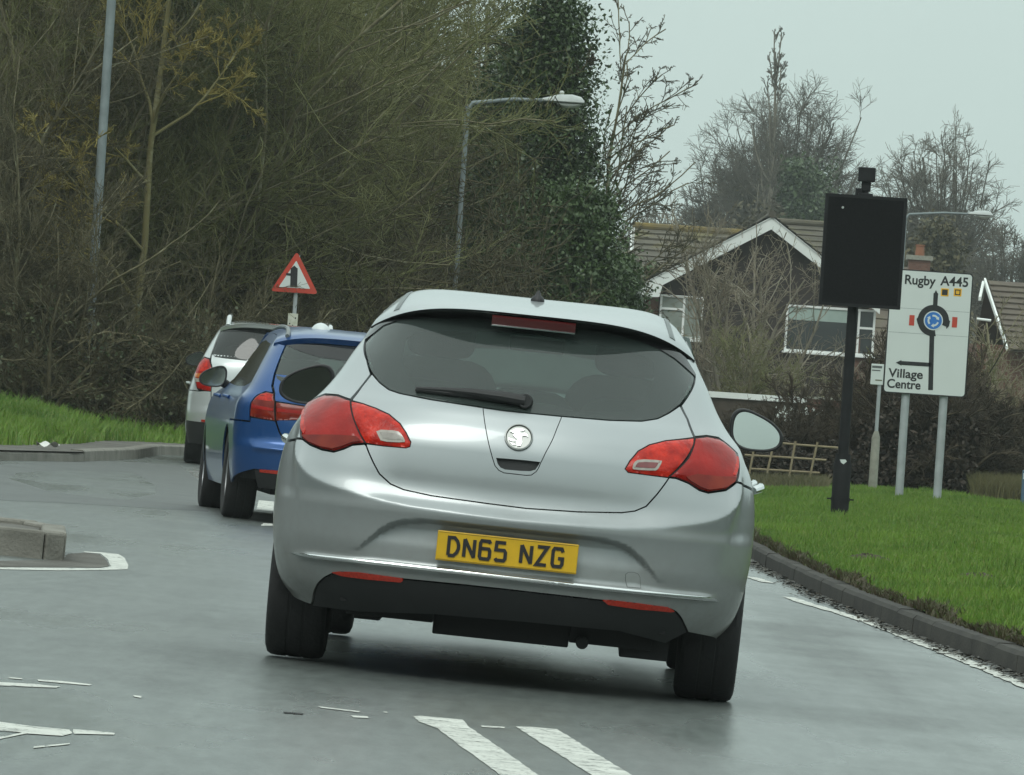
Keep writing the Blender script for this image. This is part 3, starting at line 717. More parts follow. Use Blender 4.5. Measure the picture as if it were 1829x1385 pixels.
for q in mole[:2]: kk &= np.hypot((P[:, 0] - q[0]) / .22, (P[:, 1] - q[1]) / .5) > 1
P = P[kk]
blades('verge_grass', P, .055 + .028 * (noise[kk] > .15) + .02 * rg.random(len(P)), M_grass, 12)
n = 15000; yy = rg.uniform(26, 94, n); xx = KR(yy) + .10 + np.abs(rg.normal(0, .08, n)); P = np.stack([xx, yy, verge_r(xx, yy) - .004], 1)
blades('kerb_edge_grass', P, .035 + .03 * (np.sin(yy * 2.3) > .1), M_dead, 13, spread=1.2, wd=.007)
n = 120000; yy = 57 + rg.uniform(0, 1, n) * 27; xx = KL(yy) - .62 - rg.uniform(0, 1, n) * 9; P = np.stack([xx, yy, verge_l(xx, yy) - .004], 1); k = (xx > -.085 * yy - 1)
P = P[k]; blades('bank_grass', P, .10 + .09 * (np.sin(P[:, 0] * 1.9) * np.sin(P[:, 1] * 1.2) > 0), M_grass, 14, spread=.7, wd=.009)
for q, lab in zip(mole[:2], ('low brown molehill in the grass, nearer the black pole', 'low brown molehill in the grass, nearer the right edge of the picture')):
    b = MB()
    def hill(u, v):
        a = 2 * pi * u; r_ = v; hh = .05 * (1 - r_**2) * (1 + .35 * sin(5 * a + 3 * r_ * 4)) + random.uniform(-.006, .006) * (r_ < .98)
        x = .22 * r_ * cos(a); y = .5 * r_ * sin(a); return (x, y, hh - .012 * (r_ >= .99) + float(verge_r(q[0] + x, q[1] + y) - verge_r(q[0], q[1])))
    b.grid(hill, 40, 14); o = b.build('molehill', M_soil, None, True); o.location = (float(q[0]), float(q[1]), float(verge_r(q[0], q[1]))); tag(o, lab, 'molehill')
# scraps of litter
for (px, py, lab) in ((85, 797, 'small scrap of white litter lying on the far left pavement'), (1485, 828, 'small scrap of white litter in the grass beside the black pole')):
    q = G(px, py, .13 if px < 900 else .22); b = MB(); b.grid(lambda u, v: ((u - .5) * .22, (v - .5) * .2, .02 + .03 * sin(7 * u + 2) * cos(5 * v)), 8, 6)
    o = b.build('litter', mat('white_litter', (.6, .6, .57), rough=.6), None, True); o.location = [float(v) for v in q]; tag(o, lab, 'litter')
# ------------------------------------------------------------------ street furniture
M_steel = mat('galvanised_steel', (.19, .225, .23), rough=.6, metal=.2, var=.12, scale=8)
M_post = mat('pale_grey_post', (.34, .37, .38), rough=.6, var=.12, scale=6)
M_blackpost = mat('black_post_paint', (.010, .0105, .012), rough=.7, spec=.25, var=.3, scale=8)
M_conc = mat('concrete_post', (.25, .25, .21), rough=.85, var=.2, scale=10)
M_signwhite = mat('sign_white', (.60, .645, .625), rough=.45, var=.03, scale=2)
M_signblack = mat('sign_black', (.010, .011, .013), rough=.5)
M_signred = mat('sign_red', (.52, .045, .02), rough=.5, c2=(.42, .05, .03), scale=14)
M_signblue = mat('sign_blue', (.02, .16, .50), rough=.5)
M_signyellow = mat('sign_yellow', (.80, .44, .02), rough=.5)
M_lamp = mat('lantern_grey', (.42, .45, .44), rough=.45, var=.1, scale=8)
M_bowl = mat('lantern_bowl', (.5, .53, .5), rough=.2, var=.1)

def mound_z(P): return float(P[2])
# --- black variable-message sign
d = 65.0; B0 = at(1500, 921, d); x0, y0, z0 = [float(v) for v in B0]
VMS = thing('message_sign', 'blank black message sign board on a black pole standing on the grass verge', 'road sign', (x0, y0, z0))
def R_(px, py, dd=d, o=(0, 0)):
    a, b_ = xz(px, py, dd); return a - o[0], b_ - o[1]
o = (x0, z0)
cx = R_(1525, 560, d, o)[0] * .5
MB().tube([(0, .12, -.3), (0, .12, 3.2)], .052, 16).build('pole', M_blackpost, VMS, True)
b = MB(); b.lathe([(.088, -.2), (.088, .50), (.074, .56), (.074, .60)], 20, 'z', (0, .12, 0)); b.build('pole_base', M_blackpost, VMS, True)
b = MB(); b.lathe([(.094, 0), (.094, .035)], 20, 'z', (0, .12, .14)); b.box(-.13, .13, .09, .15, .15, .165); b.build('clamp_band', M_blackpost, VMS)
MB().prism([(-.035, .545), (.02, .548), (.035, .53), (.005, .50), (-.02, .515)], .026, .030).build('sticker', M_signwhite, VMS)
TL, TR, BR, BL = R_(1474, 345, d, o), R_(1621, 355, d, o), R_(1607, 553, d, o), R_(1463, 545, d, o)
wv, hv = (TR[0] - TL[0] + BR[0] - BL[0]) / 4, (TL[1] - BL[1] + TR[1] - BR[1]) / 4; ccx, ccz = (TL[0] + TR[0] + BL[0] + BR[0]) / 4, (TL[1] + TR[1] + BL[1] + BR[1]) / 4
bd = MB().box(ccx - wv, ccx + wv, -.03, .07, ccz - hv, ccz + hv).build('board', M_blackpost, VMS, bevel=.008)
b = MB()
for a, c_, e_, f_ in ((-wv, wv, hv - .03, hv), (-wv, wv, -hv, -hv + .03), (-wv, -wv + .03, -hv + .03, hv - .03), (wv - .03, wv, -hv + .03, hv - .03)): b.box(ccx + a, ccx + c_, -.042, -.03, ccz + e_, ccz + f_)
b.build('board_frame', M_blackpost, bd)
# matrix face: rows of shallow louvres
b = MB()
b.box(ccx - wv + .03, ccx + wv - .03, -.034, -.03, ccz - hv + .03, ccz + hv - .03)
b.build('matrix_panel', mat('matrix_face', (.008, .008, .009), rough=.9, spec=.1, var=.3, scale=70), bd)
q = R_(1505, 371, d, o); MB().lathe([(.0, -.036), (.012, -.036), (.012, -.03)], 12, 'y', (q[0], -.008, q[1])).build('warning_lens', M_bowl, bd)
q = R_(1549, 312, d, o); b = MB(); b.box(q[0] - .082, q[0] + .082, .0, .14, q[1] - .07, q[1] + .07); hd = b.build('detector_head', M_blackpost, VMS, bevel=.01)
b = MB(); b.box(q[0] - .045, q[0] + .045, .03, .11, q[1] - .16, q[1] - .07); b.box(q[0] - .07, q[0] + .07, .02, .12, ccz + hv, ccz + hv + .025); b.tube([(q[0], .07, ccz + hv), (q[0], .07, q[1] - .1)], .03, 10); b.build('detector_neck', M_blackpost, VMS, bevel=.004)

# --- roundabout direction sign
d = 84.0
c1 = at(1640, 600, d); ox, oz = float(c1[0]), float(at(1605, 893, d)[2])
DIR = thing('direction_sign', 'large white roundabout direction sign on two grey posts beside the bare hedge', 'road sign', (ox, d, oz))
P2 = lambda px, py: (xz(px, py, d)[0] - ox, xz(px, py, d)[1] - oz)
tl, tr, br, bl = P2(1591, 481), P2(1738, 488), P2(1725, 710), P2(1577, 702)
sh_ = lambda p: p
w2 = (tr[0] - tl[0] + br[0] - bl[0]) / 4; h2 = (tl[1] + tr[1] - bl[1] - br[1]) / 4; mx_ = (tl[0] + tr[0] + bl[0] + br[0]) / 4; mz = (tl[1] + tr[1] + bl[1] + br[1]) / 4
def rrect(cx, cz, w, h, r, n=6):
    out = []
    for sx_, sz_, a0 in ((1, 1, 0), (-1, 1, 90), (-1, -1, 180), (1, -1, 270)):
        for k in range(n + 1):
            a = radians(a0 + 90 * k / n); out.append((cx + sx_ * (w - r) + r * cos(a), cz + sz_ * (h - r) + r * sin(a)))
    return out
pn = MB().prism(rrect(mx_, mz, w2, h2, .05), 0, .02).build('sign_border', M_signblack, DIR)
fc = MB().prism(rrect(mx_, mz, w2 - .014, h2 - .014, .04), -.003, 0).build('sign_face', M_signwhite, DIR)
b = MB()
for py in (553, 597): 
    zz = P2(1650, py)[1]; b.box(mx_ - w2 + .02, mx_ + w2 - .02, -.0036, -.003, zz - .002, zz + .002)
b.build('panel_joint', M_steel, fc)
def seg(pts, wpx): return [P2(*p) for p in pts], wpx / (F / d)
b = MB()
for pts, wp in (([(1662, 697), (1664.5, 598)], 8.5), ([(1664, 652), (1608, 648.5)], 7), ([(1670, 552), (1671.5, 524)], 8)):
    P_, w_ = seg(pts, wp); b.stroke(P_, w_, -.0060, -.003)
b.prism([P2(1600, 648), P2(1610, 643.5), P2(1610, 653.5)], -.0064, -.003)
b.prism([P2(1671.7, 518.5), P2(1667, 527), P2(1676, 527)], -.0064, -.003)
ctr = np.array(P2(1667, 573)); rm = 22.3 / (F / d); rw = 11.5 / (F / d)
arc = [tuple(ctr + rm * np.array([cos(radians(a)), sin(radians(a))])) for a in np.linspace(-22, 283, 70)]
# the broken ring opens at the lower right
b.stroke(arc, rw, -.0068, -.003)
b.prism([P2(1637, 570), P2(1643, 563), P2(1645, 582), P2(1639, 579)], -.0066, -.003); b.prism([P2(1697, 574), P2(1690, 567), P2(1690, 588), P2(1695, 583)], -.0066, -.003)
b.build('route_diagram', M_signblack, fc)
for cxp, cyp in ((1628.5, 572.5), (1705, 576)):
    b = MB(); x, z = P2(cxp, cyp); k = F / d; b.box(x - 4.6 / k, x + 4.6 / k, -.006, -.003, z - 9.3 / k, z + 9.3 / k); b.build('side_road_mark', M_signred, fc)
k = F / d
b = MB().lathe([(0, -.0085), (17.2 / k, -.0085), (17.2 / k, -.004)], 40, 'y', (ctr[0], 0, ctr[1])); b.build('roundel_rim', M_signwhite, fc)
b = MB().lathe([(0, -.010), (15.2 / k, -.010), (15.2 / k, -.006)], 40, 'y', (ctr[0], 0, ctr[1])); b.build('roundel', M_signblue, fc)
b = MB()
for i in range(3):
    a0 = 90 + 120 * i + 14; P_ = [tuple(ctr + 8.8 / k * np.array([cos(radians(a)), sin(radians(a))])) for a in np.linspace(a0, a0 - 66, 8)]
    b.stroke(P_, 3.2 / k, -.0115, -.0095)
    e_ = radians(a0 - 66); n_ = np.array([cos(e_), sin(e_)]); t_ = np.array([sin(e_), -cos(e_)])
    b.prism([tuple(ctr + n_ * 5.2 / k), tuple(ctr + n_ * 12.4 / k), tuple(ctr + n_ * 8.8 / k + t_ * 5 / k)], -.0118, -.0095)
b.build('roundabout_arrows', M_signwhite, fc)
for cxp, mm in ((1687.5, None), (1710.5, M_signyellow)):
    x, z = P2(cxp, 522.5); s = 7 / k
    MB().box(x - s, x + s, -.005, -.003, z - s, z + s).build('diversion_symbol', M_signyellow, fc)
    b = MB()
    if mm is None: b.box(x - s * .72, x + s * .72, -.0066, -.0045, z - s * .72, z + s * .72)
    else:
        for q in ((-.7, .7, .45, .7), (-.7, .7, -.7, -.45), (-.7, -.45, -.45, .45), (.45, .7, -.45, .45)): b.box(x + s * q[0], x + s * q[1], -.0066, -.0045, z + s * q[2], z + s * q[3])
    b.build('diversion_mark', M_signblack, fc)
def sign_text(body, px, py, hpx, wpx, bold, sp=1.0):
    me = text_mesh(body, 1.0, bold, .001, spacing=sp); co = np.array([v.co for v in me.vertices]); lo, hi = co.min(0), co.max(0)
    cap = .729
    sx_ = wpx / k / (hi[0] - lo[0]); sz_ = hpx / k / cap
    x, z = P2(px, py)
    for v in me.vertices: v.co = (x + (v.co[0] - lo[0]) * sx_, -.004 - v.co[2] * 1.0, z + v.co[1] * sz_)
    me.update(); ob = obj('lettering', me, M_signblack, fc); return ob
sign_text('Rugby', 1616, 507, 17, 55, .022); sign_text('A445', 1679, 509.5, 17, 50, .022)
sign_text('Village', 1586, 673, 16, 62, .022); sign_text('Centre', 1584, 692, 16, 60, .022)
for px, py in ((1606, 892), (1674, 895)):
    a = P2(px, py)[0]; b = MB(); b.tube([(a, .075, -.3), (a, .075, mz + h2 * .8)], .052, 16); b.lathe([(.056, mz - .3), (.056, mz - .25)], 16, 'z', (a, .075, 0)); b.lathe([(.056, mz + .4), (.056, mz + .45)], 16, 'z', (a, .075, 0)); b.build('post', M_post, DIR, True)

# --- bus-stop flag on a thin two-stage post
d = 90.0; bz = float(at(1558, 880, d)[2]); bx = float(at(1558, 880, d)[0]); k = F / d
BUS = thing('bus_stop', 'thin grey bus-stop post with small white flag, between black pole and direction sign', 'bus stop', (bx, d, bz))
dx = lambda px, py: (xz(px, py, d)[0] - bx, xz(px, py, d)[1] - bz)
MB().lathe([(.062, -.2), (.058, dx(1562, 782)[1]), (.028, dx(1562, 770)[1])], 16, 'z').build('post_base', M_conc, BUS, True)
MB().tube([(0, 0, .6), (0, 0, dx(1564, 655)[1])], .026, 10).build('pole', M_post, BUS, True)
a = dx(1566.5, 669); fl = MB().box(a[0] - .085, a[0] + .085, -.04, -.03, a[1] - .14, a[1] + .14).build('flag', M_signwhite, BUS, bevel=.004)
b = MB(); b.box(a[0] - .075, a[0] + .06, -.0425, -.04, a[1] + .085, a[1] + .115); b.box(a[0] - .075, a[0] + .04, -.0425, -.04, a[1] + .045, a[1] + .06); b.build('printed_band', mat('printed_grey', (.10, .11, .11), rough=.6), fl)
b = MB(); b.box(a[0] - .02, a[0] + .07, -.0425, -.04, a[1] - .085, a[1] - .07); b.build('printed_line', mat('printed_olive', (.12, .12, .06), rough=.6), fl)

# --- side-road warning triangle
d = 83.4; k = F / d; wx, wz = xz(525, 570, d); gzr = float(verge_l(np.array(wx), np.array(d)))
TRI = thing('warning_sign', 'red-bordered warning triangle with black side-road symbol on a thin post', 'road sign', (wx, d, gzr))
p2 = lambda px, py: (xz(px, py, d)[0] - wx, xz(px, py, d)[1] - gzr)
T0, T1, T2 = p2(526.5, 449), p2(483, 520), p2(568, 526)
T1 = (T1[0], (T1[1] + T2[1]) / 2); T2 = (T2[0], T1[1]); T0 = ((T1[0] + T2[0]) / 2, T0[1])
def rtri(f, r):
    C_ = (np.array(T0) + T1 + T2) / 3; P_ = [C_ + (np.array(t) - C_) * f for t in (T0, T1, T2)]; out = []
    for i in range(3):
        a_, p, c_ = P_[i - 1], P_[i], P_[(i + 1) % 3]; u1 = (a_ - p) / np.linalg.norm(a_ - p); u2 = (c_ - p) / np.linalg.norm(c_ - p)
        for t in np.linspace(0, 1, 6): out.append(tuple(p + r * ((1 - t)**2 * u1 + t**2 * u2)))
    return out
pl = MB().prism(rtri(1.0, .05), 0, .015).build('sign_plate', M_signred, TRI)
MB().prism(rtri(.66, .012), -.003, 0).build('sign_face', M_signwhite, pl)
b = MB(); b.stroke([p2(524.5, 513), p2(525.5, 479)], 12.5 / k, -.006, -.003); b.prism([p2(519.3, 480), p2(525.6, 474.5), p2(532, 480.5)], -.0062, -.003); b.stroke([p2(520, 491), p2(511, 490)], 4.5 / k, -.0058, -.003); b.build('side_road_symbol', M_signblack, pl)
MB().tube([(0, .05, -.2), (0, .05, T0[1] - .05)], .026, 10).build('post', M_post, TRI, True)
a = p2(522.5, 576); b = MB().box(a[0] - .062, a[0] + .062, .0, .02, a[1] - .11, a[1] + .11); pb = b.build('post_plate', mat('mossy_plate', (.42, .43, .33), c2=(.60, .61, .54), rough=.7, scale=16), TRI, bevel=.004)
rgl = random.Random(4); b = MB()
for i in range(7):
    u_, v_ = rgl.uniform(-.04, .04), rgl.uniform(-.09, .09); b.box(a[0] + u_ - .008, a[0] + u_ + .008, -.0025, 0, a[1] + v_ - .009, a[1] + v_ + .009)
b.build('dirt_mark', M_dark, pb)

# --- street lamps
def street_lamp(px, py, d, ztop, armv, label, head=True, r0=.085, r1=.05, bz=None):
    x, z = xz(px, py, d); z = bz if bz is not None else z
    e = thing('street_lamp', label, 'street lamp', (x, d, z), None, 'street lamps along the road')
    MB().tube([(0, 0, -.3), (0, 0, 1.2), (0, 0, 1.25), (0, 0, ztop - z)], [r0, r0, r0 * .8, r1], 14).build('column', M_steel, e, True)
    H_ = ztop - z; ax, az = armv
    MB().tube([(0, 0, H_ - .1), (ax * .05, 0, H_ + .05), (ax * .5, 0, H_ + .05 + az * .6), (ax * .86, 0, H_ + az)], [.04, .035, .03, .028], 10).build('arm', M_steel, e, True)
    L_ = .62; sg = 1 if ax > 0 else -1; b = MB(); xa = ax * .82; za = H_ + az
    prof = [(.0, .035), (.15, .06), (.35, .10), (.7, .115), (.92, .085), (1.0, .03)]
    V = [(xa + sg * L_ * u, .13 * sin(pi * min(1, max(.12, u * .9))) * cos(t) if False else (.05 + .09 * sin(pi * u * .85)) * cos(t), za + (h_ if sin(t) > 0 else h_ * .28) * sin(t)) for u, h_ in prof for t in np.linspace(0, 2 * pi, 16, endpoint=False)]
    b.add(V, [(k_ * 16 + i, k_ * 16 + (i + 1) % 16, (k_ + 1) * 16 + (i + 1) % 16, (k_ + 1) * 16 + i) for k_ in range(5) for i in range(16)] + [tuple(range(15, -1, -1)), tuple(range(80, 96))])
    hd = b.build('lantern', M_lamp, e, True)
    b = MB(); b.grid(lambda u, v: (xa + sg * L_ * (.35 + .6 * u), .10 * cos(pi * v), za - .03 - .075 * sin(pi * v) * sin(pi * (.1 + .85 * u))), 10, 10); b.build('lantern_bowl', M_bowl, hd, True)
    MB().lathe([(.035, 0), (.035, .05), (.02, .07)], 12, 'z', (xa + sg * L_ * .45, 0, za + .09)).build('photocell', M_bowl, hd, True)
    return e
street_lamp(150, 741, 84.6, 9.4, (1.5, .35), 'tall grey street lamp column at the far left, standing in the grass bank', r0=.072, r1=.06)
zt = xz(836, 190, 98.5)[1]; street_lamp(812, 540, 98.5, zt, ((xz(1021, 178, 98.5)[0] - xz(836, 190, 98.5)[0]) * .88, .16), 'grey street lamp in the middle, half hidden by bare twigs of the thicket', bz=0.1, r0=.048, r1=.038)
zt = xz(1600, 385, 170)[1]; street_lamp(1596, 700, 170, zt, (xz(1742, 366, 170)[0] - xz(1600, 385, 170)[0] - .05, .16), 'grey street lamp whose arm shows to the right of the black sign board', bz=-.2)
# ------------------------------------------------------------------ houses
def tile_mat(name, c1, c2, moss, ms=.5):
    m = mat(name, c1, c2=c2, rough=.9, scale=2.5, bump=.4, bscale=25); t = m.node_tree; b = t.nodes['Principled BSDF']; src = b.inputs['Base Color'].links[0].from_socket
    co = N(t, 'ShaderNodeTexCoord'); n = N(t, 'ShaderNodeTexNoise'); n.inputs['Scale'].default_value = 1.3; n.inputs['Detail'].default_value = 6; L(t, co.outputs['Object'], n.inputs['Vector'])
    r = N(t, 'ShaderNodeMapRange'); r.inputs['From Min'].default_value = .5; r.inputs['From Max'].default_value = .68; r.inputs['To Max'].default_value = ms; L(t, n.outputs['Fac'], r.inputs['Value'])
    mx = N(t, 'ShaderNodeMixRGB'); mx.inputs['Color2'].default_value = (*moss, 1); L(t, r.outputs[0], mx.inputs['Fac']); L(t, src, mx.inputs['Color1']); L(t, mx.outputs[0], b.inputs['Base Color'])
    return m
M_tile = tile_mat('brown_roof_tile', (.062, .056, .042), (.095, .084, .064), (.13, .125, .045), .6)
M_tile2 = tile_mat('lichened_roof_tile', (.075, .068, .050), (.115, .104, .078), (.17, .15, .04), .6)
M_tile3 = tile_mat('rust_roof_tile', (.085, .068, .052), (.12, .098, .074), (.11, .10, .05), .4)
def brick_mat(name, c1, c2, mortar, s=4.5):
    m = bpy.data.materials.new(name); m.use_nodes = True; t = m.node_tree; b = t.nodes['Principled BSDF']; b.inputs['Roughness'].default_value = .9
    co = N(t, 'ShaderNodeTexCoord'); mp = N(t, 'ShaderNodeMapping'); mp.inputs['Rotation'].default_value = (radians(90), 0, 0); L(t, co.outputs['Object'], mp.inputs[0])
    br = N(t, 'ShaderNodeTexBrick'); br.inputs['Color1'].default_value = (*c1, 1); br.inputs['Color2'].default_value = (*c2, 1); br.inputs['Mortar'].default_value = (*mortar, 1); br.inputs['Scale'].default_value = s; br.inputs['Mortar Size'].default_value = .012
    L(t, mp.outputs[0], br.inputs['Vector']); L(t, br.outputs[0], b.inputs['Base Color']); return m
M_brickdark = brick_mat('dark_hung_tile', (.026, .019, .016), (.040, .028, .024), (.016, .013, .011), 5)
M_brick = brick_mat('red_brick', (.115, .050, .034), (.155, .070, .048), (.11, .10, .08))
M_board = mat('white_bargeboard', (.76, .79, .76), rough=.55, var=.05, scale=3)
M_frame = mat('white_window_frame', (.80, .82, .80), rough=.5, var=.06, scale=6)
M_pane = mat('window_pane', (.03, .035, .036), rough=.08, var=.3, scale=.6)
M_blind = mat('window_blind', (.33, .42, .38), rough=.6, var=.05)
M_curtain = mat('net_curtain', (.27, .30, .27), rough=.8, c2=(.19, .22, .19), scale=3)

def tiled_slope(name, A, B, C_, D_, m, parent, courses, lift=.035, thick=.05):
    # A-B ridge edge, D-C eaves edge: overlapping courses of tiles
    A, B, C_, D_ = [np.array(q, float) for q in (A, B, C_, D_)]; b = MB(); nrm = np.cross(B - A, D_ - A); nrm /= np.linalg.norm(nrm)
    if nrm[2] < 0: nrm = -nrm
    nx = max(4, int(np.linalg.norm(B - A) / .33)); V = []
    for j in range(courses):
        f0, f1 = j / courses, (j + 1) / courses
        rows = []
        for f, l in ((f0, 0.), (f1, lift), (f1, 0)):
            P = A + (D_ - A) * f; Q = B + (C_ - B) * f
            rows.append([P + (Q - P) * i / nx + nrm * (l + .006 * math.sin(i * 2.4 + j * 1.7) * (l > 0)) for i in range(nx + 1)])
        b.add([p for r_ in rows for p in r_], [(k * (nx + 1) + i, k * (nx + 1) + i + 1, (k + 1) * (nx + 1) + i + 1, (k + 1) * (nx + 1) + i) for k in range(2) for i in range(nx)])
    b.add([A - nrm * thick, B - nrm * thick, C_ - nrm * thick, D_ - nrm * thick], [(0, 1, 2, 3)])
    return b.build(name, m, parent)

def window(parent, x0, x1, z0, z1, y, mull=(), trans=(), blind=0., curtain=False, fw=.06, sill=True):
    fr = MB(); fr.box(x0, x1, y - .03, y + .05, z1 - fw, z1); fr.box(x0, x1, y - .03, y + .05, z0, z0 + fw); fr.box(x0, x0 + fw, y - .03, y + .05, z0 + fw, z1 - fw); fr.box(x1 - fw, x1, y - .03, y + .05, z0 + fw, z1 - fw)
    w_ = obj('window', mesh('window', fr.V, fr.F), M_frame, parent)
    MB().box(x0 + fw, x1 - fw, y + .02, y + .035, z0 + fw, z1 - fw).build('pane', M_curtain if curtain else M_pane, w_)
    for a in mull: MB().box(a - fw / 2, a + fw / 2, y - .026, y + .018, z0 + fw, z1 - fw).build('mullion', M_frame, w_)
    for a, c_, e_ in trans: MB().box(a, c_, y - .022, y + .018, e_ - fw / 2, e_ + fw / 2).build('transom', M_frame, w_)
    if blind: MB().box(x0 + fw + .02, blind, y + .005, y + .017, z1 - fw - .34, z1 - fw).build('blind', M_blind, w_)
    if sill: MB().box(x0 - .05, x1 + .05, y - .10, y + .05, z0 - .05, z0).build('sill', M_frame, w_)
    return w_

d = 180.0; gzh = -.25
hx = lambda px, py, dd=d: xz(px, py, dd)
ap = hx(1378, 388); le = hx(1133, 514); wl = hx(1178, 522)[0]; wr = hx(1578, 560)[0]
slopeR = math.tan(radians(35)); re_x = ap[0] + (ap[1] - le[1]) / slopeR
HOUSE = thing('brick_house', 'dark tile-hung house with white gable bargeboards behind the black sign board', 'house', (ap[0], d, gzh))
q = lambda x, z: (x - ap[0], z - gzh)
azl = ap[1] - gzh; lxe, lze = q(*le); rxe = re_x - ap[0]
wallL, wallR = wl - ap[0], rxe - .55
sl = (azl - lze) / (-lxe); sr = (azl - lze) / rxe
yw = 0.
b = MB(); b.prism([(wallL, 0), (wallR, 0), (wallR, azl - sr * wallR - .12), (0, azl - .12), (wallL, azl + sl * wallL - .12)], .0, 9.0); b.build('wall', M_brickdark, HOUSE)
b = MB(); b.box(wallL - .32, wallL - .003, .05, 9, 0, lze - .05); b.build('brick_pier', M_brick, HOUSE); b = MB(); b.box(wallR - .22, wallR + .1, -.03, -.003, 0, 3.5); b.build('brick_pier', M_brick, HOUSE)
bw = .30
for (xa, za, nm) in ((lxe, lze, 'l'), (rxe, lze, 'r')):
    s = -1 if xa < 0 else 1; dirv = np.array([xa, za - azl]); dirv /= np.linalg.norm(dirv)
    P_ = [(0, azl), (xa, za), (xa, za - bw * .95), (0, azl - bw * 1.15)]
    if nm == 'l': P_ = [(0, azl), (xa, za), (xa, za - bw * .75), (xa + .66, za - bw * 1.0), (xa + .70, za - .36 + .36), (0, azl - bw * 1.15)]
    if nm == 'l': P_ = [(0, azl), (xa, za), (xa - .02, za - .24), (xa + .68, za - .22), (xa + .75, za + .75 * sl - .34), (0, azl - bw * 1.15)]
    MB().prism(P_, -.45, -.40).build('bargeboard', M_board, HOUSE)
    tiled_slope('roof', (0, -.48, azl + .03), (0, 9.2, azl + .03), (xa * 1.02, 9.2, za + .0), (xa * 1.02, -.48, za + .0), M_tile, HOUSE, 14)
    MB().prism([(0, azl - .05), (xa, za - .05), (xa, za - .09), (0, azl - .09)], -.40, .0).build('soffit', M_board, HOUSE)
MB().tube([(0, -.5, azl + .06), (0, 9, azl + .06)], .10, 10).build('ridge_tiles', M_tile, HOUSE, True)
# main roof to the right of the gable: ridge parallel to the road
r0 = q(*hx(1374, 384, 186)); rdg = hx(1480, 394, 186)[1] - gzh + .1
A_ = (.2, 6.4, azl + .02); B_ = (3.2, 6.4, azl + .02)
tiled_slope('main_roof', A_, B_, (3.2, .9, lze + .25), (.2, .9, lze + .25), M_tile, HOUSE, 12)
tiled_slope('main_roof', A_, B_, (3.2, 12, lze), (.2, 12, lze), M_tile, HOUSE, 12)
MB().tube([A_[:2] + (A_[2] + .06,), B_[:2] + (B_[2] + .06,)], .10, 10).build('ridge_tiles', M_tile2, HOUSE, True)
MB().box(.1, 3.0, 9.02, 11.5, 0, lze + .4).build('wall', M_brick, HOUSE)
X = lambda px, py: q(*hx(px, py))
a, c_ = X(1404, 542), X(1564, 556); e_ = X(1401, 627); f_ = X(1560, 637)
zt_, zb_ = (a[1] + c_[1]) / 2, (e_[1] + f_[1]) / 2; xl_, xr_ = (a[0] + e_[0]) / 2, (c_[0] + f_[0]) / 2; xm = X(1533, 590)[0]
window(HOUSE, xl_, xr_, zb_, zt_, -.04, (xm,), ((xm, xr_ - .06, (zt_ + zb_) / 2 + .12),), blind=xm - .04)
a, c_ = X(1180, 524), X(1258, 533); zt_ = (a[1] + c_[1]) / 2; zb_ = X(1230, 607)[1]; xm = X(1221, 560)[0]
window(HOUSE, a[0], c_[0], zb_, zt_, -.04, (xm,), ((a[0] + .06, xm, X(1200, 552)[1]),), curtain=True)
g0, g1 = X(1079, 514), X(1140, 519)
MB().tube([(lxe - .75, .8, lze - .1), (lxe + .05, -.3, lze - .12)], .055, 8).build('gutter', M_board, HOUSE, True)
# the neighbouring roofs on the left
d2 = 196.0
A2, B2 = xz(1140, 402, d2), xz(1300, 414, d2); zz = A2[1]; ez = xz(1150, 500, d2)[1]
H2 = thing('tiled_house', 'house with lichened brown tile roof behind the evergreen at the left of the gable', 'house', (A2[0], d2, -.2))
tiled_slope('roof', (-.1, 3.5, zz + .2), (5.5, 3.5, zz + .2), (5.5, -.6, ez + .2), (-.1, -.6, ez + .2), M_tile2, H2, 9, lift=.06)
tiled_slope('roof', (-.1, 3.5, zz + .2), (5.5, 3.5, zz + .2), (5.5, 7.6, ez + .2), (-.1, 7.6, ez + .2), M_tile2, H2, 9)
MB().tube([(-.1, 3.5, zz + .26), (5.5, 3.5, zz + .26)], .12, 10).build('ridge_tiles', mat('orange_lichen_ridge', (.18, .13, .03), c2=(.11, .095, .06), rough=.9, scale=2), H2, True)
b = MB(); b.box(0, 5.2, .2, 6.8, 0, ez + .3); b.build('wall', M_brick, H2)
MB().prism([(-.14, ez + .1), (-.14, zz + .1), (-.10, zz + .1), (-.10, ez + .1)], -.6, -.55).build('bargeboard', M_board, H2)
b = MB()
b.add([(-.16, 3.5, zz + .16), (-.16, -.6, ez + .16), (-.16, -.6, ez - .12), (-.16, 3.5, zz - .16), (-.10, 3.5, zz + .16), (-.10, -.6, ez + .16), (-.10, -.6, ez - .12), (-.10, 3.5, zz - .16)], [(0, 1, 2, 3), (7, 6, 5, 4), (0, 4, 5, 1), (1, 5, 6, 2), (2, 6, 7, 3), (3, 7, 4, 0)]); b.build('bargeboard', M_board, H2)
L1, L2 = xz(1092, 440, 188), xz(1082, 514, 188)
tiled_slope('lean_to_roof', (L1[0] - A2[0] + .1, -4.6, L1[1] + .2), (2.6, -4.6, L1[1] + .2), (2.6, -8, L2[1] + .2), (L2[0] - A2[0], -8, L2[1] + .2), M_tile, H2, 7)
MB().box(L2[0] - A2[0] + .15, 2.3, -7.6, -4, 0, L2[1] + .2).build('lean_to_wall', M_brick, H2)
MB().tube([(L2[0] - A2[0], -8.05, L2[1] + .15), (2.0, -8.05, L2[1] + .15)], .06, 8).build('gutter', M_board, H2, True)
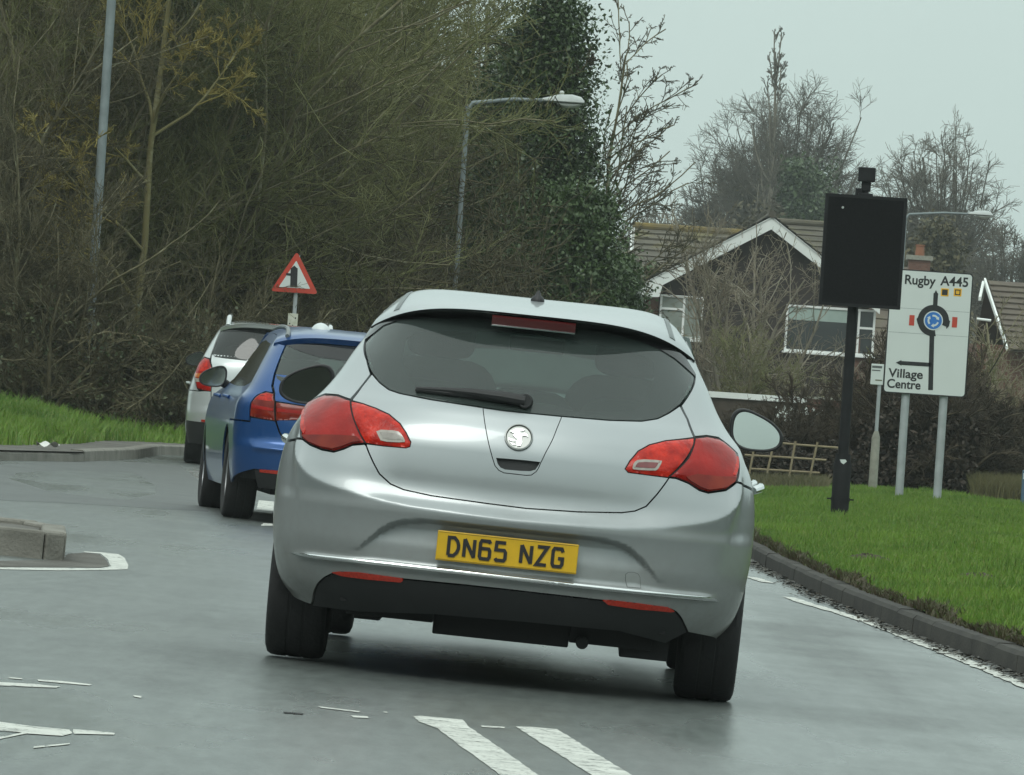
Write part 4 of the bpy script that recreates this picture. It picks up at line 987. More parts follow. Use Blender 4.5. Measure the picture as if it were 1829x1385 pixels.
# the roof and chimney between the two signs
d3 = 206.0; C0 = xz(1641, 480, d3); k3 = F / d3
H3 = thing('brick_house', 'house of which only a brick chimney and roof top show above the direction sign', 'house', (C0[0], d3, -.2))
cz_ = C0[1] + .2; top = xz(1641, 457, d3)[1] + .2
b = MB(); b.box(-.33, .33, -.3, .3, 2.5, top - .14); ch = b.build('chimney', M_brick, H3); MB().box(-.40, .40, -.37, .37, top - .14, top).build('chimney_cap', M_conc, ch); MB().lathe([(.15, top), (.13, top + .28), (.15, top + .30), (.15, top + .34)], 16, 'z').build('chimney_pot', mat('terracotta', (.22, .085, .04), rough=.8), ch, True)
tiled_slope('roof', (-3.2, 1.2, top - .35), (.35, 1.2, top - .35), (1.2, -3, top - 3.2), (-3.6, -3, top - 3.2), M_tile3, H3, 10)
tiled_slope('roof', (-3.2, 1.2, top - .35), (.35, 1.2, top - .35), (1.2, 5, top - 3.2), (-3.6, 5, top - 3.2), M_tile3, H3, 10)
MB().box(-3.3, .9, -2.4, 4.4, 0, top - 3.0).build('wall', M_brick, H3)
# the house at the right edge
d4 = 170.0; Q0 = xz(1777, 498, d4)
H4 = thing('tiled_house', 'house with rusty tile roof and white gable edge at the right edge of the picture', 'house', (Q0[0], d4, -.25))
zr = Q0[1] + .25; zE = xz(1800, 625, d4)[1] + .25; xg = xz(1792, 570, d4)[0] - Q0[0]
tiled_slope('roof', (0, 2.6, zr), (7, 2.6, zr), (7, -1.2, zE), (.42, -1.2, zE), M_tile3, H4, 12, lift=.05)
tiled_slope('roof', (0, 2.6, zr), (7, 2.6, zr), (7, 6.4, zE), (.0, 6.4, zE), M_tile3, H4, 12)
b = MB(); b.add([(-.10, 2.6, zr + .06), (.32, -1.2, zE + .06), (.32, -1.2, zE - .04), (-.10, 2.6, zr - .08), (-.05, 2.6, zr + .06), (.37, -1.2, zE + .06), (.37, -1.2, zE - .04), (-.05, 2.6, zr - .08)], [(0, 1, 2, 3), (7, 6, 5, 4), (0, 4, 5, 1), (1, 5, 6, 2), (2, 6, 7, 3), (3, 7, 4, 0)]); b.build('bargeboard', M_board, H4)
b = MB(); b.add([(-.14, 2.6, zr - .02), (-.26, 1.8, zr - .45), (-.26, 1.8, zr - .55), (-.14, 2.6, zr - .12), (-.07, 2.6, zr - .02), (-.19, 1.8, zr - .45), (-.19, 1.8, zr - .55), (-.07, 2.6, zr - .12)], [(0, 1, 2, 3), (7, 6, 5, 4), (0, 4, 5, 1), (1, 5, 6, 2), (2, 6, 7, 3), (3, 7, 4, 0)]); b.build('bargeboard', M_board, H4)
MB().box(-.4, 6.6, -.6, 5.8, 0, zE + .1).build('wall', M_brick, H4)
g0 = xz(1738, 571, d4)
MB().tube([(g0[0] - Q0[0], -1.3, g0[1] + .25), (-.12, -1.3, g0[1] + .25 - .02)], .035, 8).build('gutter', M_board, H4, True)

# low garage with white fascia, garden walls, lattice, white picket fence
d5 = 135.0; f0, f1 = xz(1200, 693, d5), xz(1441, 712, d5); k5 = F / d5
GAR = thing('garage', 'low flat-roofed garage with white fascia board behind the silver hatchback mirror', 'garage', (f0[0], d5, -.25))
w_ = f1[0] - f0[0]; zt_ = (f0[1] + f1[1]) / 2 + .25
MB().box(0, w_, -.06, 3, zt_ - .12, zt_).build('fascia', M_board, GAR); MB().box(.1, w_ - .05, 0, 2.9, 0, zt_ - .12).build('wall', mat('brown_shiplap', (.055, .042, .030), rough=.85, var=.25, scale=4), GAR)
f2 = xz(1508, 712, d5)
WALL = thing('garden_wall', 'short red brick garden wall running right from the low garage', 'wall', (f1[0] + .02, d5, -.25))
MB().box(0, f2[0] - f1[0], 0, .22, 0, zt_ - .02).build('brickwork', M_brick, WALL); MB().box(-.0, f2[0] - f1[0] + .04, -.04, .26, zt_ - .02, zt_ + .03).build('coping', M_conc, WALL)
def picket(x0, x1, y, z0, z1, label, n, name='picket_fence'):
    e = thing(name, label, 'fence', (x0, y, z0)); h = z1 - z0
    for i in range(n):
        xx = (x1 - x0) * i / n; wd = (x1 - x0) / n * .62
        MB().prism([(xx, .0), (xx + wd, 0), (xx + wd, h - .05), (xx + wd / 2, h), (xx, h - .05)], 0, .025).build('picket', M_board, e)
    b = MB(); b.box(0, x1 - x0, .025, .06, h * .25, h * .25 + .06); b.box(0, x1 - x0, .025, .06, h * .78, h * .78 + .06); b.build('rail', M_board, e)
    return e
d6 = 125.0; a = xz(1385, 722, d6); c_ = xz(1500, 745, d6); picket(a[0], c_[0], d6, c_[1] - .55, a[1] - .02, 'white picket fence glimpsed through brown twigs left of the black pole', 9)
a = xz(1690, 722, d6); c_ = xz(1900, 748, d6); picket(a[0], c_[0], d6 + 2, c_[1] - .7, a[1], 'white picket fence glimpsed through bare twigs right of the direction sign', 17)
a = xz(1705, 762, 118); c_ = xz(1930, 845, 118)
WW = thing('garden_wall', 'low whitewashed garden wall behind the bare shrub at the right edge', 'wall', (a[0], 118, -.35))
MB().box(0, c_[0] - a[0], 0, .2, 0, a[1] + .35 - .1).build('render', mat('whitewash', (.62, .66, .60), c2=(.42, .46, .36), rough=.85, scale=2.2), WW); MB().box(-.02, c_[0] - a[0], -.03, .23, a[1] + .25, a[1] + .31).build('coping', M_conc, WW)
d7 = 92.0
p7 = lambda px, py: xz(px, py, d7)
LAT = thing('lattice_fence', 'leaning pale wooden lattice panel at the back of the grass, left of the black pole', 'fence', (p7(1400, 850)[0], d7, p7(1400, 860)[1]))
l0 = LAT.location
M_lat = mat('weathered_lath', (.21, .17, .10), c2=(.30, .25, .16), rough=.85, scale=8)
for i, ln in enumerate([[(1381, 796), (1370, 846)], [(1421, 788), (1415, 820), (1408, 862)], [(1460, 790), (1453, 822), (1444, 864)], [(1346, 806), (1338, 848)], [(1340, 790), (1394, 791.6), (1430, 795), (1497, 800)], [(1330, 813), (1400, 817), (1476, 822)], [(1340, 837.5), (1400, 841), (1464, 845)]]):
    b = MB(); b.tube([(p7(*p)[0] - l0[0], .01 * (i > 3), p7(*p)[1] - l0[2]) for p in ln], .017, 6); b.build('lath', M_lat, LAT)
pb = xz(1826, 890, 88); e = thing('marker_post', 'short blue-grey post at the right edge of the picture beside the bushes', 'post', (pb[0] + .04, 88, pb[1] - .05)); MB().box(-.06, .06, -.03, .03, -.1, .42).build('post', mat('blue_grey_plastic', (.07, .13, .20), rough=.5), e, bevel=.01); MB().prism([(-.05, .30), (.05, .30), (.05, .38), (-.05, .38)], -.034, -.03).build('reflector', M_signwhite, e)
# ------------------------------------------------------------------ trees
def unit(v): return v / (np.linalg.norm(v, axis=-1, keepdims=True) + 1e-12)
def sprout(rg, P, R, nch, tr, ratio, ang, K, up=0., wob=.15, rr=.55, taper=.35, falloff=.5, absl=None, bias=None):
    # children polylines on parent polylines P (N,K0,3) with radii R (N,K0)
    Np, K0, _ = P.shape; idx = np.repeat(np.arange(Np), nch); n = len(idx)
    t = rg.uniform(tr[0], tr[1], n); f = t * (K0 - 1); i0 = np.clip(f.astype(int), 0, K0 - 2); w_ = (f - i0)[:, None]
    st = P[idx, i0] * (1 - w_) + P[idx, i0 + 1] * w_; pd = unit(P[idx, i0 + 1] - P[idx, i0]); r0 = (R[idx, i0] * (1 - w_[:, 0]) + R[idx, i0 + 1] * w_[:, 0])
    pl = np.linalg.norm(np.diff(P, axis=1), axis=2).sum(1)[idx]
    rn = unit(rg.normal(size=(n, 3))); pp = unit(rn - pd * (rn * pd).sum(1, keepdims=True))
    a = np.radians(rg.normal(ang[0], ang[1], n))[:, None]
    d = unit(np.cos(a) * pd + np.sin(a) * pp + np.array([0, 0, up]) + (0 if bias is None else bias(st)))
    Ln = (pl * ratio if absl is None else np.full(n, absl)) * (1 - falloff * t) * rg.uniform(.6, 1.25, n)
    Q = np.empty((n, K, 3)); Q[:, 0] = st; step = (Ln / (K - 1))[:, None]
    for k in range(1, K):
        Q[:, k] = Q[:, k - 1] + d * step; d = unit(d + rg.normal(0, wob, (n, 3)) + np.array([0, 0, up * .5]))
    ra = (np.minimum(r0 * rr, r0))[:, None] * np.linspace(1, taper, K)[None]
    return Q, ra
def tubes(parts, sides):
    Vs, Qs, b = [], [], 0
    for (P, R), s in zip(parts, sides):
        n, K, _ = P.shape; T = np.empty_like(P); T[:, 1:-1] = P[:, 2:] - P[:, :-2]; T[:, 0] = P[:, 1] - P[:, 0]; T[:, -1] = P[:, -1] - P[:, -2]; T = unit(T)
        A = unit(np.cross(T, np.array([.31, .17, .93]))); B = np.cross(T, A)
        an = np.arange(s) * 2 * pi / s
        V = P[:, :, None] + R[:, :, None, None] * (np.cos(an)[None, None, :, None] * A[:, :, None] + np.sin(an)[None, None, :, None] * B[:, :, None])
        I = np.arange(n * K * s).reshape(n, K, s); J = np.roll(I, -1, 2)
        Q = np.stack([I[:, :-1], I[:, 1:], J[:, 1:], J[:, :-1]], -1).reshape(-1, 4) + b
        Vs.append(V.reshape(-1, 3)); Qs.append(Q); b += n * K * s
    return np.concatenate(Vs), np.concatenate(Qs)
def leaves_mesh(name, C_, size, rg, flat=.4, stretch=1.6):
    n = len(C_); a = unit(rg.normal(size=(n, 3))); c_ = rg.normal(size=(n, 3)); c_[:, 2] *= 1.2; b_ = unit(np.cross(a, c_)); s = (size * rg.uniform(.6, 1.4, n))[:, None]
    u = a * s * stretch * .5; v = b_ * s * .5; nn = np.cross(a, b_) * s * .12
    V = np.stack([C_ - u, C_ - u * .1 + v + nn, C_ + u, C_ - u * .1 - v + nn], 1).reshape(-1, 3)
    return mesh_np(name, V, np.arange(4 * n).reshape(-1, 4))
def bark(name, c1, c2, c3, scale=1.2, objvar=.2, fine=6.):
    m = mat(name, c1, c2=c2, rough=.9, scale=scale, detail=5, objvar=objvar); t = m.node_tree; b = t.nodes['Principled BSDF']; src = b.inputs['Base Color'].links[0].from_socket
    co = N(t, 'ShaderNodeTexCoord'); n = N(t, 'ShaderNodeTexNoise'); n.inputs['Scale'].default_value = fine; n.inputs['Detail'].default_value = 3; L(t, co.outputs['Object'], n.inputs['Vector'])
    r = N(t, 'ShaderNodeMapRange'); r.inputs['From Min'].default_value = .55; r.inputs['From Max'].default_value = .72; L(t, n.outputs['Fac'], r.inputs['Value'])
    mx = N(t, 'ShaderNodeMixRGB'); mx.inputs['Color2'].default_value = (*c3, 1); L(t, r.outputs[0], mx.inputs['Fac']); L(t, src, mx.inputs['Color1']); L(t, mx.outputs[0], b.inputs['Base Color'])
    b.inputs['Specular IOR Level'].default_value = .25
    return m
M_bark = bark('lichened_bark', (.12, .107, .062), (.19, .17, .105), (.28, .28, .18))
M_twig = bark('olive_twig', (.088, .094, .038), (.142, .146, .056), (.25, .245, .11))
M_twigb = bark('brown_twig', (.074, .066, .038), (.115, .102, .058), (.18, .165, .095))
M_twigp = bark('pale_twig', (.17, .145, .10), (.26, .225, .165), (.13, .12, .06))
M_twigg = bark('grey_twig', (.095, .088, .072), (.14, .13, .108), (.12, .12, .07), scale=.4)
M_ivy = mat('ivy_leaf', (.026, .050, .014), c2=(.06, .10, .026), rough=.42, scale=1.6, detail=6, objvar=.15)
M_ivy2 = mat('olive_evergreen_leaf', (.035, .05, .014), c2=(.075, .090, .028), rough=.5, scale=1.2, detail=6, objvar=.15)
M_conif = mat('bronze_conifer_leaf', (.045, .045, .016), c2=(.095, .075, .028), rough=.7, scale=1.0, detail=6)
M_bramble = mat('bramble_leaf', (.03, .05, .014), c2=(.075, .085, .03), rough=.5, scale=2, objvar=.25)

def tree_thing(name, label, loc, stem, crown, m1, m2, leaves=None, m3=None, group=None, s1='trunk', s2='crown'):
    e = thing(name, label, 'bush' if ('bush' in name or 'shrub' in name) else 'tree', loc, None, group)
    V, Q = tubes(*stem); obj(s1, mesh_np(s1, V, Q, True), m1, e)
    V, Q = tubes(*crown); obj(s2, mesh_np(s2, V, Q), m2, e)
    if leaves is not None: obj('foliage', leaves, m3, e)
    return e

def bush_parts(seed, h=7., nst=9, spread=28, tw=15, tl=8, lean=0.):
    rg = np.random.default_rng(seed); K = 8
    a = rg.uniform(0, 2 * pi, nst); r = rg.uniform(0, .5, nst); P = np.empty((nst, K, 3)); P[:, 0] = np.stack([r * np.cos(a), r * np.sin(a), np.full(nst, -.1)], 1)
    th = np.radians(np.abs(rg.normal(spread * .55, spread * .5, nst))); d = np.stack([np.cos(a) * np.sin(th) + lean, np.sin(a) * np.sin(th), np.cos(th)], 1); ln = h * rg.uniform(.65, 1.1, nst) / (K - 1)
    for k in range(1, K): P[:, k] = P[:, k - 1] + unit(d) * ln[:, None]; d = d + rg.normal(0, .10, (nst, 3)) + np.array([0, 0, -.015 * k])
    R = rg.uniform(.03, .06, nst)[:, None] * np.linspace(1, .25, K)[None]
    br = sprout(rg, P, R, 12, (.12, .98), .42, (48, 16), 6, up=.10, wob=.14, rr=.55, falloff=.35)
    t1 = sprout(rg, br[0], br[1], tw, (.1, 1), .48, (42, 18), 5, up=.06, wob=.16, rr=.6, falloff=.3)
    t2 = sprout(rg, t1[0], t1[1], tl, (.1, 1), .5, (40, 20), 3, up=.03, wob=.18, rr=.7, taper=.6, falloff=.3)
    for q, lo in ((br, .0095), (t1, .0058), (t2, .0036)): np.maximum(q[1], lo, out=q[1])
    return (P, R), br, t1, t2
BUSH = []
LABB = 'leafless olive-brown bush, one of many tangled in the dark roadside thicket on the left'
for i, (sd, h, sp, m2) in enumerate(((21, 7.4, 30, M_twig), (22, 6.4, 42, M_twigb), (23, 8.2, 24, M_twig), (24, 5.2, 55, M_twigb))):
    st, br, t1, t2 = bush_parts(sd, h, 9, sp)
    BUSH.append(tree_thing('bare_bush', LABB, (0, 0, 0), ([st, br], [6, 4]), ([t1, t2], [3, 3]), M_bark, m2, group='bare bushes of the roadside thicket', s1='stems', s2='twigs'))
def edge_x(y):           # right limit of the thicket in the picture, as x at distance y
    return y / F * (985 - 914)
rg = np.random.default_rng(5); spots = []
for row, (yy, x0, x1, n) in enumerate(((84.5, -7.9, -5.6, 3), (88.5, -8.6, -4.9, 5), (93, -9.2, -3.6, 7), (103, -9.8, -3.0, 9), (110, -10.5, -3.6, 8), (120, -11.5, -4.2, 8), (132, -12, -4.6, 7))):
    for k in range(n):
        spots.append((x0 + (x1 - x0) * (k + .5) / n + rg.uniform(-.4, .4), yy + rg.uniform(-1.6, 1.6), row))
used = set()
for i, (x, y, row) in enumerate(spots):
    k = int(rg.integers(0, 4)); e = BUSH[k]
    if k in used: e = copy_tree(BUSH[k])
    used.add(k)
    s = rg.uniform(.85, 1.1) * (1.0 if row < 3 else 1.12) * (1 + .006 * max(0, y - 95)); 
    if row == 0: s *= rg.uniform(.75, .95)
    if x > -.045 * y: s *= .86
    e.location = (x, y, float(verge_l(np.array(x), np.array(y))) if y < 130 else .3); e.scale = (s, s, s); e.rotation_euler = (0, 0, rg.uniform(0, 2 * pi))

# larger trees inside the belt
def big_tree(seed, h, r0, nlimb=12, ang=45, tr=(.25, 1), lean=(0, 0), fine=(9, 7, 6), up=.12, ratio=.5, wob=.12, lb=None, tmin=.006, l2=.45):
    rg = np.random.default_rng(seed); K = 9; P = np.zeros((1, K, 3)); z = np.linspace(-.2, h, K); P[0, :, 2] = z; P[0, :, 0] = lean[0] * np.clip(z / h, 0, 1)**1.5 + np.cumsum(rg.normal(0, .05, K)); P[0, :, 1] = lean[1] * np.clip(z / h, 0, 1)**1.5
    R = np.linspace(r0, r0 * .25, K)[None]
    bi = None if lb is None else (lambda q: np.array(lb))
    lm = sprout(rg, P, R, nlimb, tr, ratio, (ang, 12), 7, up=up, wob=wob, rr=.6, falloff=.45, bias=bi)
    b2 = sprout(rg, lm[0], lm[1], fine[0], (.2, 1), l2, (42, 15), 6, up=up * .5, wob=wob, rr=.6, bias=None if lb is None else (lambda q: np.array(lb) * .5))
    t1 = sprout(rg, b2[0], b2[1], fine[1], (.15, 1), .46, (40, 16), 4, up=up * .4, wob=wob, rr=.6)
    t2 = sprout(rg, t1[0], t1[1], fine[2], (.15, 1), .5, (38, 16), 3, up=up * .3, wob=wob, rr=.7, taper=.6)
    for q, m in ((lm, tmin * 2.2), (b2, tmin * 1.6), (t1, tmin * 1.2), (t2, tmin)): np.maximum(q[1], m, out=q[1])
    return rg, (P, R), lm, b2, t1, t2
def clump(rg, nodes, n, sig):
    c_ = nodes[rg.integers(0, len(nodes), n)]; return c_ + rg.normal(0, 1, (n, 3)) * sig
# slender lichened tree just behind the left lamp column
rg_, tr_, lm, b2, t1, t2 = big_tree(31, 9.5, .055, 18, 55, (.15, 1), (.35, 0), (11, 10, 7), up=.10, ratio=.32)
tree_thing('lichened_tree', 'slender yellow-lichened tree beside the tall street lamp at the far left', (at(232, 700, 86)[0], 86, .5), ([tr_, lm], [9, 6]), ([b2, t1, t2], [4, 3, 3]), bark('yellow_lichen_bark', (.13, .115, .05), (.20, .18, .08), (.26, .25, .15)), bark('yellow_olive_twig', (.18, .15, .045), (.27, .22, .065), (.33, .29, .11)))
rg_, tr_, lm, b2, t1, t2 = big_tree(32, 8.5, .12, 14, 60, (.2, 1), (-.3, 0), (10, 9, 6), up=.08)
tree_thing('lichened_tree', 'wide leafless tree with yellow-green twigs at the extreme left edge', (at(30, 700, 89)[0], 89, .5), ([tr_, lm], [9, 6]), ([b2, t1, t2], [4, 3, 3]), M_bark, bark('mossy_twig', (.15, .14, .045), (.24, .205, .06), (.3, .27, .11)))
rg_, tr_, lm, b2, t1, t2 = big_tree(33, 10.0, .14, 20, 62, (.2, 1), (.3, 0), (11, 9, 6), up=.05, ratio=.27)
tree_thing('bare_tree', 'broad leafless tree with long pale limbs rising behind the warning triangle', (at(560, 600, 104)[0], 104, .5), ([tr_, lm], [9, 6]), ([b2, t1, t2], [4, 3, 3]), bark('pale_bark', (.22, .20, .14), (.33, .30, .21), (.25, .23, .13)), M_twig)
rg_, tr_, lm, b2, t1, t2 = big_tree(34, 10.5, .18, 20, 60, (.12, 1), (-.4, 0), (11, 9, 6), up=.04, ratio=.34)
tree_thing('bare_tree', 'broad leafless tree around the middle street lamp with drooping olive twigs', (at(745, 600, 150)[0], 150, .2), ([tr_, lm], [9, 6]), ([b2, t1, t2], [4, 3, 3]), bark('mid_bark', (.10, .09, .06), (.15, .135, .09), (.16, .15, .08)), M_twig)
rg_, tr_, lm, b2, t1, t2 = big_tree(35, 11, .18, 20, 60, (.15, 1), (.2, 0), (11, 9, 6), up=.05, ratio=.36)
tree_thing('bare_tree', 'leafless tree filling the top of the belt left of the middle street lamp', (at(640, 600, 158)[0], 158, .2), ([tr_, lm], [9, 6]), ([b2, t1, t2], [4, 3, 3]), M_bark, M_twigb)
rg_, tr_, lm, b2, t1, t2 = big_tree(36, 10.2, .17, 22, 50, (.10, 1), (-.2, 0), (11, 9, 6), up=.05, ratio=.24)
tree_thing('bare_tree', 'leafless brown tree at the right of the middle street lamp, against the ivy-clad tree', (at(850, 600, 160)[0], 160, .2), ([tr_, lm], [9, 6]), ([b2, t1, t2], [4, 3, 3]), M_bark, M_twig)
# dark evergreen behind the left trees
def evergreen(name, label, loc, prof, n, size, m, seed, bark_m=M_bark, h=8, cat='tree', nbr=26):
    # prof(z) -> radius; lumpy crown made of leaf clusters on short boughs
    rg = np.random.default_rng(seed); e = thing(name, label, 'bush' if 'bush' in name else cat, loc)
    K = 8; P = np.zeros((1, K, 3)); P[0, :, 2] = np.linspace(-.2, h * .95, K); R = np.linspace(.16, .03, K)[None]
    bo = sprout(rg, P, R, nbr, (.05, 1), .4, (65, 15), 5, up=.1, wob=.12, rr=.4)
    V, Q = tubes([(P, R), bo], [8, 4]); obj('trunk', mesh_np('trunk', V, Q, True), bark_m, e)
    nc = max(12, n // 90); zc_ = h * rg.uniform(.02, 1, nc)**.9; an = rg.uniform(0, 2 * pi, nc); rr = prof(zc_ / h) * rg.uniform(.25, 1.0, nc)**.6
    C_ = np.stack([rr * np.cos(an), rr * np.sin(an), zc_], 1); sig = rg.uniform(.14, .34, nc) * max(.5, h / 8)
    i = rg.integers(0, nc, n); pts = C_[i] + rg.normal(0, 1, (n, 3)) * sig[i][:, None] * np.array([1, 1, .8])
    obj('crown', leaves_mesh('crown', pts, size, rg), m, e); return e
evergreen('evergreen_tree', 'dark green evergreen showing through twigs at the upper left, right of the lamp column', (at(345, 600, 91)[0], 91, .5), lambda f: .15 + .75 * sstep(.62, .8, f), 16000, .045, M_ivy, 41, h=6.3)
evergreen('evergreen_tree', 'dark green evergreen at the extreme upper left behind the yellow-green twigs', (at(5, 600, 92)[0], 92, .5), lambda f: .15 + .7 * sstep(.55, .8, f), 13000, .045, M_ivy2, 42, h=6.0)
evergreen('evergreen_tree', 'tall dark evergreen between the middle street lamp and the ivy-clad tree', (at(905, 600, 105)[0], 105, .1), lambda f: .25 + .85 * np.sin(np.clip(f * 1.05, 0, 1) * pi)**.7, 46000, .042, M_ivy, 48, h=6.6)
# the ivy-clad tree against the sky
rg_, tr_, lm, b2, t1, t2 = big_tree(37, 7.6, .13, 30, 52, (.15, 1), (-.25, 0), (9, 7, 5), up=.14, ratio=.165, tmin=.0065)
M_hedge = bark('hedge_twig', (.05, .040, .028), (.08, .064, .044), (.11, .092, .06))
nodes = np.concatenate([tr_[0].reshape(-1, 3)[2:], np.repeat(lm[0][:, :4].reshape(-1, 3), 1, 0)]); fine_ = np.linspace(0, 1, 7)
dense = np.concatenate([tr_[0][0, :-1] * (1 - f) + tr_[0][0, 1:] * f for f in fine_] + [lm[0][:, j] * (1 - f) + lm[0][:, j + 1] * f for j in range(4) for f in (0, .5)])
dense = dense[dense[:, 2] > .8]
lv_ = leaves_mesh('foliage', clump(rg_, dense[dense[:, 2] > 1.5], 52000, .27), .043, rg_)
tree_thing('ivy_clad_tree', 'tall ivy-clad tree whose bare branches reach right across the sky, behind the lamp lantern', (at(985, 600, 101)[0], 101, .1), ([tr_, lm], [9, 6]), ([b2, t1, t2], [4, 3, 3]), M_bark, bark('sky_twig', (.075, .066, .042), (.12, .105, .07), (.15, .14, .085)), lv_, M_ivy)
rg_, tr_, lm, b2, t1, t2 = big_tree(38, 6.5, .055, 30, 40, (.25, 1), (.3, 0), (7, 5, 4), up=.05, ratio=.33, tmin=.0046, lb=(.62, 0, .30))
tree_thing('bare_tree', 'leafless young tree fanning bare branches to the right, just left of the gabled house', (at(1028, 560, 106)[0], 106, .1), ([tr_, lm], [8, 5]), ([b2, t1, t2], [4, 3, 3]), M_bark, bark('fan_twig', (.095, .085, .06), (.15, .135, .095), (.15, .14, .085)))
evergreen('evergreen_bush', 'rounded dark holly-like bush at the left of the gabled house', (at(1085, 560, 104)[0], 104, -.1), lambda f: .62 * np.sqrt(np.clip(1.05 - (f - .35)**2 * 2.2, .05, 1)), 32000, .042, M_ivy, 43, h=3.4)
evergreen('evergreen_bush', 'olive-green ivy-covered bush beneath the branches left of the gabled house', (at(1010, 560, 99.5)[0], 99.5, -.1), lambda f: .95 * np.sqrt(np.clip(1.05 - (f - .3)**2 * 1.7, .05, 1)), 42000, .042, M_ivy, 44, h=4.3)
evergreen('ivy_bush', 'yellow-green climbing bush in front of the left roof corner of the gabled house', (at(1172, 500, 184.5)[0], 184.5, -.1), lambda f: .6 * np.sqrt(np.clip(1.05 - (f - .35)**2 * 2.2, .05, 1)), 2600, .11, M_ivy2, 45, h=5.0)

# dense understorey so that the belt closes: leaves and brambles too many to count
rg = np.random.default_rng(51); n = 90000
yy = rg.uniform(88, 150, n); xx = yy / F * (rg.uniform(-60, 960, n) - 914); zz = .2 + rg.gamma(2.0, .95, n) * (.7 + .4 * np.sin(xx * 1.3) * np.sin(yy * .5)); zz = np.minimum(zz, 7)
C_ = np.stack([xx, yy, zz], 1); d_ = unit(rg.normal(size=(n, 3)) + np.array([.25, 0, .5])); Ln = rg.uniform(.25, .8, n)[:, None]
P = np.stack([C_, C_ + d_ * Ln * .5 + rg.normal(0, .05, (n, 3)), C_ + d_ * Ln + rg.normal(0, .06, (n, 3))], 1); V, Q = tubes([(P, np.full((n, 3), .0075) * np.array([1.2, 1, .6]))], [3])
tag(obj('undergrowth', mesh_np('undergrowth', V, Q), bark('undergrowth_twig', (.05, .043, .026), (.085, .075, .04), (.12, .11, .055), scale=.6)), kind='stuff')
n = 34000; yy = rg.uniform(134, 175, n); qx = rg.uniform(-60, 990, n); xx = yy / F * (qx - 914); zz = rg.uniform(0, 1, n)**.8 * (8.2 + 1.0 * np.sin(xx * .9)) * np.clip((1010 - qx) / 150, .35, 1)
d_ = unit(rg.normal(size=(n, 3)) + [0, 0, .5]); Ln = rg.uniform(.6, 1.6, n)[:, None]; C_ = np.stack([xx, yy, zz], 1)
P = np.stack([C_, C_ + d_ * Ln * .5 + rg.normal(0, .06, (n, 3)), C_ + d_ * Ln], 1); V, Q = tubes([(P, np.full((n, 3), .011) * np.array([1.2, 1, .6]))], [3])
tag(obj('distant_wood', mesh_np('distant_wood', V, Q), M_twigb), kind='stuff')
# brambles along the foot of the left belt
for k, (px, d_) in enumerate(((60, 82.5), (200, 84), (300, 83), (440, 88))):
    st, br, t1, t2 = bush_parts(60 + k, 1.5, 12, 70, 8, 4)
    rg_ = np.random.default_rng(70 + k); x_ = float(at(px, 700, d_)[0])
    e = tree_thing('bramble_bush', ['bramble bush on the bank at the extreme left, behind the grass', 'bramble bush on the bank at the foot of the tall street lamp', 'bramble bush on the bank just left of the front silver car', 'bramble bush at the foot of the thicket behind the queue of cars'][k], (x_, d_, float(verge_l(np.array(x_), np.array(d_)))), ([st, br], [5, 4]), ([t1, t2], [3, 3]), M_twigb, M_twigb, leaves_mesh('foliage', t1[0][:, -1] + rg_.normal(0, .05, (len(t1[0]), 3)), .035, rg_), M_bramble, s1='stems', s2='twigs')

# ---- right-hand side
def shrub(seed, label, loc, h, spread, m1, m2, nst=8, s=1., name='bare_shrub', tw=12, tl=6, thick=1., lean=0.):
    st, br, t1, t2 = bush_parts(seed, h, nst, spread, tw, tl, lean)
    for q in (st, br, t1, t2): q[1][...] *= thick
    return tree_thing(name, label, loc, ([st, br], [6, 4]), ([t1, t2], [3, 3]), m1, m2, s1='stems', s2='twigs')
def shrub_at(seed, px, d, base_z, h, label, *a, **k): return shrub(seed, label, (float(at(px, 700, d)[0]), d, base_z), h, *a, **k)
M_paleb = bark('pale_bark_shrub', (.20, .18, .14), (.30, .27, .21), (.16, .16, .09))
shrub_at(81, 1312, 150, -.2, 5.6, 'pale leafless shrub with upright stems just right of the left window of the gable', 11, M_paleb, M_twigp, nst=6, tw=7, tl=4, thick=1.3)
shrub_at(82, 1340, 155, -.2, 5.8, 'pale leafless shrub with twisting branches in front of the middle of the gable', 34, M_paleb, M_twigp, nst=6, tw=6, tl=4, thick=1.3)
shrub_at(83, 1440, 148, -.2, 2.5, 'low arching leafless shrub below the wide window of the gable', 55, M_paleb, M_twigp, nst=7, tw=7, tl=4, thick=1.2)
shrub_at(84, 1336, 140, -.2, 3.0, 'dense olive leafless shrub right above the low garage roof', 20, M_bark, M_twig, nst=6, tw=8, tl=4)
shrub_at(91, 1395, 142, -.2, 2.4, 'brown leafless shrub between garage roof and wide window', 45, M_bark, M_hedge, nst=6, tw=8, tl=4)
shrub_at(85, 1800, 112, -.3, 3.2, 'tall pale leafless bush at the right edge, right of the direction sign', 40, M_bark, M_twigp, nst=7, tw=7, tl=4)
shrub_at(86, 1752, 104, -.25, 2.7, 'dark-stemmed leafless bush just right of the direction sign posts', 36, mat('dark_stem', (.05, .045, .032), rough=.9, var=.3), M_twig, nst=6, tw=6, tl=4, thick=1.2)
shrub_at(92, 1835, 100, -.25, 2.2, 'twiggy brown bush cut off by the right edge of the picture', 45, M_bark, M_twigb, nst=5, tw=7, tl=4)
